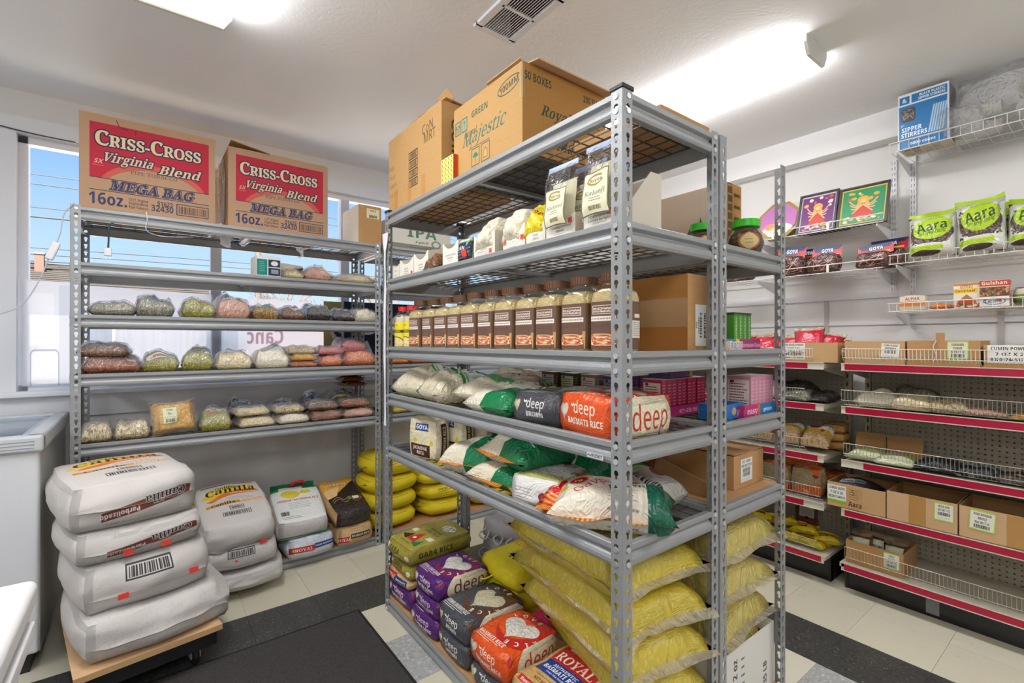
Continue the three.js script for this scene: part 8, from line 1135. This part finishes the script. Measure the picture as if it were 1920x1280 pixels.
// ---------- banners on the window ----------
{
  const z = WZ - 0.0125;
  const sheetMat = (r) => r.pg.mats.banner ??= phys({ map: r.pg.tex, roughness: 0.85, transmission: 0.7, thickness: 0, side: THREE.DoubleSide });
  const b1 = print(420, 170, (k, w, h) => { seed(501); rect(k, '#e9e8ee', 0, 0, w, h); rect(k, '#f4f1f6', w * 0.6, 0, w * 0.4, h); rect(k, '#d9dde6', w * 0.0, h * 0.25, w * 0.6, h * 0.75); for (let i = 0; i < 70; i++) { k.fillStyle = 'rgba(240,242,248,.16)'; k.fillRect(w * 0.02 + rnd() * w * 0.56, h * (0.3 + rnd() * 0.2), rr(2, 8), h * rr(0.1, 0.5)); } T(k, 'Canc', w * 0.72, h * 0.5, 44, { c: '#b79aac', mirror: true, max: w * 0.17, w: 'bold' }); });
  const a = thing('window_banner', 'white translucent banner with faded mirrored letters on the lower shop window', 'banner', [0.345, 1.11, z], 0);
  const sh = part(a, 'sheet', remap(grid(12, 4, (u, v) => [u * 0.685, 0.265 - v * 0.265 + (v < -0.99 ? -0.02 * u : 0), 0.001 * Math.sin(u * 9)], null), b1), sheetMat(b1));
  const b2 = print(150, 240, (k, w, h) => { seed(502); rect(k, '#efeff2', 0, 0, w, h); rect(k, '#dcdfe6', w * 0.74, h * 0.04, w * 0.26, h * 0.96); rect(k, '#f8f8fa', w * 0.14, h * 0.12, w * 0.5, h * 0.5); k.strokeStyle = '#b4bac4'; k.lineWidth = 4; k.beginPath(); k.roundRect(w * 0.18, h * 0.66, w * 0.56, h * 0.36, 12); k.stroke(); lines(k, '#f4f4f6', w * 0.5, h * 0.84, w * 0.2, 2, 16, 4); });  // rounded outline: reflection of a freezer, drawn into the sheet print
  const b = thing('window_banner', 'white paper sheets taped in the first window pane above the freezer', 'banner', [-0.43, 1.1, z], 0);
  part(b, 'sheet', remap(grid(4, 4, (u, v) => [u * 0.098, 0.285 - v * 0.285, 0.001 * v], null), b2), sheetMat(b2));
  const b3 = print(60, 170, (k, w, h) => { seed(503); rect(k, '#b3a36a', 0, 0, w, h); k.strokeStyle = '#dcd8d4'; k.lineWidth = 12; k.beginPath(); k.arc(w * 0.95, h * 0.38, w * 0.5, 0.4, 3.0); k.stroke(); k.strokeStyle = '#222c40'; k.lineWidth = 10; k.beginPath(); k.arc(w * 0.98, h * 0.34, w * 0.4, 0.6, 2.9); k.stroke(); });
  const c = thing('window_banner', 'khaki sign strip with part of a navy letter beside the window mullion', 'banner', [1.095, 1.11, z], 0); part(c, 'sheet', remap(box(0.128, 0.525, 0.002, 0, 0.2625, 0), b3), ink(b3));
  const b4 = print(260, 180, (k, w, h) => { seed(504); rect(k, '#1f2a3f', 0, 0, w, h); k.strokeStyle = '#d9d9de'; k.lineWidth = 14; k.beginPath(); k.arc(w * 0.2, h * 0.3, w * 0.09, 0, 7); k.stroke(); poly(k, '#cfcfd6', [[w * 0.2, h * 0.55], [w * 0.02, h * 0.68], [w * 0.16, h * 0.72], [w * 0.06, h * 0.9], [w * 0.26, h * 0.78]]); T(k, 'O', w * 0.52, h * 0.34, 90, { c: '#d9d9de', mirror: true }); T(k, 'P', w * 0.8, h * 0.34, 90, { c: '#d9d9de', mirror: true }); });
  const d = thing('window_banner', 'navy sign with white shapes behind the far end of the window rack', 'banner', [1.63, 1.11, z], 0); part(d, 'sheet', remap(box(0.9, 0.53, 0.002, 0, 0.265, 0), b4), ink(b4));
}
// ---------- cords and scraps ----------
{
  const c = thing('window_cable', 'thin dark cable sagging along the top of the window casing', 'cable', [0, 0, 0]); part(c, 'cable', tube([[-1.2, 2.66, -3.575], [-0.86, 2.5, -3.575], [-0.66, 2.465, -3.572], [-0.5, 2.447, -3.57], [-0.3, 2.442, -3.57], [0.2, 2.45, -3.57]], 0.0035, 40, 6), plain(0x4a4648, 0.5)); part(c, 'clip', box(0.02, 0.014, 0.012, -0.3, 2.447, -3.572), M.trim);
  const s = thing('light_cord', 'white cord with an inline switch hanging from the window rack post', 'cord', [0, 0, 0]); const wm = plain(0xe6e6ea, 0.4);
  part(s, 'cord', merge([tube([[-0.268, 1.99, -3.025], [-0.3, 1.93, -3.01], [-0.312, 1.84, -3.0], [-0.325, 1.79, -3.0]], 0.0028, 24, 6), tube([[-0.352, 1.715, -3.0], [-0.38, 1.62, -3.0], [-0.44, 1.5, -3.0], [-0.5, 1.46, -2.99], [-0.56, 1.44, -2.98], [-0.8, 1.36, -2.97], [-0.95, 1.2, -2.96]], 0.0028, 40, 6)]), plain(0xb9bcc4, 0.4)).userData.kind = 'stuff';
  part(s, 'inline_switch', rbox(0.03, 0.085, 0.026, 0.008, 3).rotateZ(-0.34).translate(-0.338, 1.752, -3.0), wm);
  const b = thing('power_cord', 'black power cord with a white plug dangling under the window rack top', 'cord', [0, 0, 0]);
  part(b, 'cord', tube([[0.3, 1.935, -3.07], [0.1, 1.93, -3.06], [-0.12, 1.925, -3.05], [-0.142, 1.9, -3.04], [-0.145, 1.83, -3.04], [-0.147, 1.795, -3.04]], 0.004, 40, 6), plain(0x2a3542, 0.5)); part(b, 'plug', rbox(0.03, 0.04, 0.02, 0.005).translate(-0.148, 1.775, -3.04), wm); part(b, 'prongs', merge([box(0.002, 0.018, 0.006, -0.155, 1.748, -3.04), box(0.002, 0.018, 0.006, -0.141, 1.748, -3.04)]), M.zinc).userData.kind = 'stuff';
  const w2 = thing('cord_loop', 'thin white cord looped over the window rack beam', 'cord', [0, 0, 0]); part(w2, 'cord', tube([[0.0, 1.99, -3.02], [0.004, 1.95, -3.012], [0.0, 1.9, -3.02], [0.05, 1.885, -3.06], [0.2, 1.9, -3.08]], 0.002, 24, 5), wm);
  const scrap = (label, p, n, sd) => { const t = thing('film_scrap', label, 'plastic scrap', p, 0); part(t, 'scrap', metric(grid(6, 8, (u, v) => { const s = 1 - (v + 1) / 2 * 0.8; return [u * n * s + 0.02 * noise3(v * 2, sd, u), -(v + 1) * n * 0.9, 0.03 * noise3(u * 2, v * 2, sd)]; })), wrapMatW); };
  const wrapMatW = phys({ color: 0xf2f2f6, roughness: 0.3, transmission: 0.5, thickness: 0, side: THREE.DoubleSide });
  scrap('torn white film hanging under the window rack top, left of the mullion', [0.36, 1.93, -3.1], 0.035, 2); scrap('torn white film hanging in a knot under the window rack top', [0.44, 1.935, -3.08], 0.03, 6); scrap('pointed scrap of white film under the right end of the window rack top', [0.75, 1.91, -3.08], 0.035, 9);
  const st = thing('paper_strip', 'torn white tape strip stuck along the far left post of the central rack', 'tape', [CX - 0.004, 1.4, CZ - CL + 0.016], FC); part(st, 'strip', metric(grid(3, 20, (u, v) => [u * 0.013 + (v < -0.85 ? 0.02 * u : 0) + 0.003 * noise3(v * 9, 1, u), -v * 0.48, 0.004 + 0.003 * noise3(v * 7, u, 4)])), std({ color: 0xeeeef4, roughness: 0.45, side: THREE.DoubleSide }));
}
// ---------- beyond the window ----------
{
  struct('ground', boxAt(-70, 70, -0.4, -0.15, -90, WZ - 0.2), plain(0xd6d1c9, 0.9));
  const brickM = plain(0x6b5046, 0.9), roofM = std({ color: 0x4a4643, roughness: 0.95 }), sid = plain(0x8f8b84, 0.8);
  const h = thing('house', 'house across the street with a grey brown shingle roof and brick chimney', 'house', [-4.6, -0.15, -26], 0);
  part(h, 'wall', boxAt(-6, 6.5, 0, 3.3, -3.4, 3.4), sid);
  const slope = (s) => { const g = []; for (let r = 0; r < 14; r++) g.push(box(13.4, 0.05, 0.36, 0.25, 3.25 + r * 0.095, s * (3.9 - r * 0.29)).translate(0, 0, 0)); return merge(g); };
  for (const s of [1, -1]) part(h, 'roof_slope', slope(s), roofM);
  const ch = part(h, 'chimney', boxAt(1.37, 1.62, 3.5, 4.72, 1.4, 1.65), brickM); part(ch, 'chimney_cap', boxAt(1.34, 1.65, 4.68, 4.74, 1.37, 1.68), plain(0x77706a, 0.9));
  for (const x of [-3.6, -0.5, 3.2]) { const w = part(h, 'window', boxAt(x - 0.5, x + 0.5, 1.1, 2.5, 3.38, 3.43), plain(0xe5e3de, 0.5)); part(w, 'pane', boxAt(x - 0.42, x + 0.42, 1.18, 2.42, 3.43, 3.44), plain(0x39434c, 0.15)); }
  // bare trees
  const bark = plain(0x6d5f55, 0.9);
  function bareTree(label, x, z, H, sd, dense = 1) {
    const t = thing('bare_tree', label, 'tree', [x, -0.15, z], sd); seed(sd + 600); const big = [], tw = [];
    const grow = (p, dir, len, r, lv) => { const q = [p[0] + dir[0] * len, p[1] + dir[1] * len, p[2] + dir[2] * len]; (lv < 2 ? big : tw).push(bar(p, q, r, lv < 2 ? 6 : 3)); if (lv >= 5) return; const n = lv === 0 ? 4 : lv < 3 ? 3 : 2 + (rnd() < 0.5 * dense ? 1 : 0); for (let i = 0; i < n; i++) { const d2 = [dir[0] + rr(-0.75, 0.75), dir[1] * 0.85 + rr(-0.15, 0.35), dir[2] + rr(-0.75, 0.75)], m = Math.hypot(...d2); grow(q, d2.map((v) => v / m), len * rr(0.55, 0.8), r * 0.58, lv + 1); } };
    grow([0, 0, 0], [0, 1, 0], H * 0.32, H * 0.018, 0);
    part(t, 'trunk', merge(big), bark).userData.kind = 'stuff'; part(t, 'twigs', merge(tw), bark).userData.kind = 'stuff';
  }
  bareTree('bare tree rising left of the brick chimney', -5.7, -20, 5.4, 3); bareTree('bare tree behind the roof ridge of the house', 1.2, -36, 6.5, 7); bareTree('bare tree by the utility pole', 6.5, -30, 5.6, 11); bareTree('bare tree farther right beyond the brown hedge', 12.5, -30, 7, 15);
  // utility pole and wires
  const p = thing('utility_pole', 'wooden utility pole with a cross arm seen over the brown hedge', 'pole', [4.0, -0.15, -24], 0); part(p, 'pole', new THREE.CylinderGeometry(0.11, 0.15, 8.2, 10).translate(0, 4.1, 0), plain(0x5e564f, 0.9)); part(p, 'cross_arm', box(2.0, 0.12, 0.12, 0, 7.3, 0.1).rotateY(0.9), plain(0x5e564f, 0.9)); for (const x of [-0.8, -0.3, 0.3, 0.8]) part(p, 'insulator', new THREE.CylinderGeometry(0.04, 0.05, 0.14, 8).translate(x, 7.43, 0.1).rotateY(0.9), plain(0x8a9096, 0.3));
  [[7.4, 0.018], [7.05, 0.022], [6.2, 0.02], [5.86, 0.045], [4.72, 0.022], [4.48, 0.022], [4.24, 0.03]].forEach(([y, r], i) => { const t = thing('overhead_wire', ['topmost overhead wire across the sky', 'second overhead wire from the top', 'third overhead wire from the top', 'thickest overhead cable across the sky', 'overhead wire just above the three lowest levels', 'second lowest overhead wire', 'lowest overhead wire above the roof'][i], 'wire', [0, 0, 0]); part(t, 'wire', tube([[-24, y + 0.35, -24.45], [-9, y - 0.02, -24.45], [4, y + 0.15, -24.45], [18, y - 0.1, -24.45], [40, y + 0.4, -24.45]], r, 40, 5), plain(0x3d444c, 0.7)); });
  // winter hedge
  seed(640); const tw = []; for (let i = 0; i < 2600; i++) { const x = rr(3, 22), y = rr(0.1, 3.1) , z = rr(-0.6, 0.6); tw.push(bar([x, y, z], [x + rr(-0.25, 0.25), y + rr(0, 0.35), z + rr(-0.2, 0.2)], rr(0.01, 0.025), 3)); }
  const hd = new THREE.Group(); hd.name = 'hedge'; hd.userData = { kind: 'stuff', label: 'brown leafless winter hedge across the street', category: 'hedge' }; hd.position.set(0, -0.15, -21); scene.add(hd); part(hd, 'twigs', merge(tw), plain(0x7a654e, 0.9)).userData.kind = 'stuff'; part(hd, 'core', metric(boxAt(3.2, 21.8, 0, 2.75, -0.35, 0.35)), plain(0x6c5b49, 0.95));
  const wb = thing('shed', 'low pale building at the end of the street beyond the hedge', 'building', [24, -0.15, -40], 0); part(wb, 'wall', boxAt(-6, 6, 0, 3.6, -3, 3), sid); part(wb, 'roof', boxAt(-6.3, 6.3, 3.6, 3.8, -3.3, 3.3), roofM); part(wb, 'door', boxAt(-1, 1, 0, 2.4, 3, 3.05), plain(0x8f9aa0, 0.5));
}

renderer.render(scene, camera);
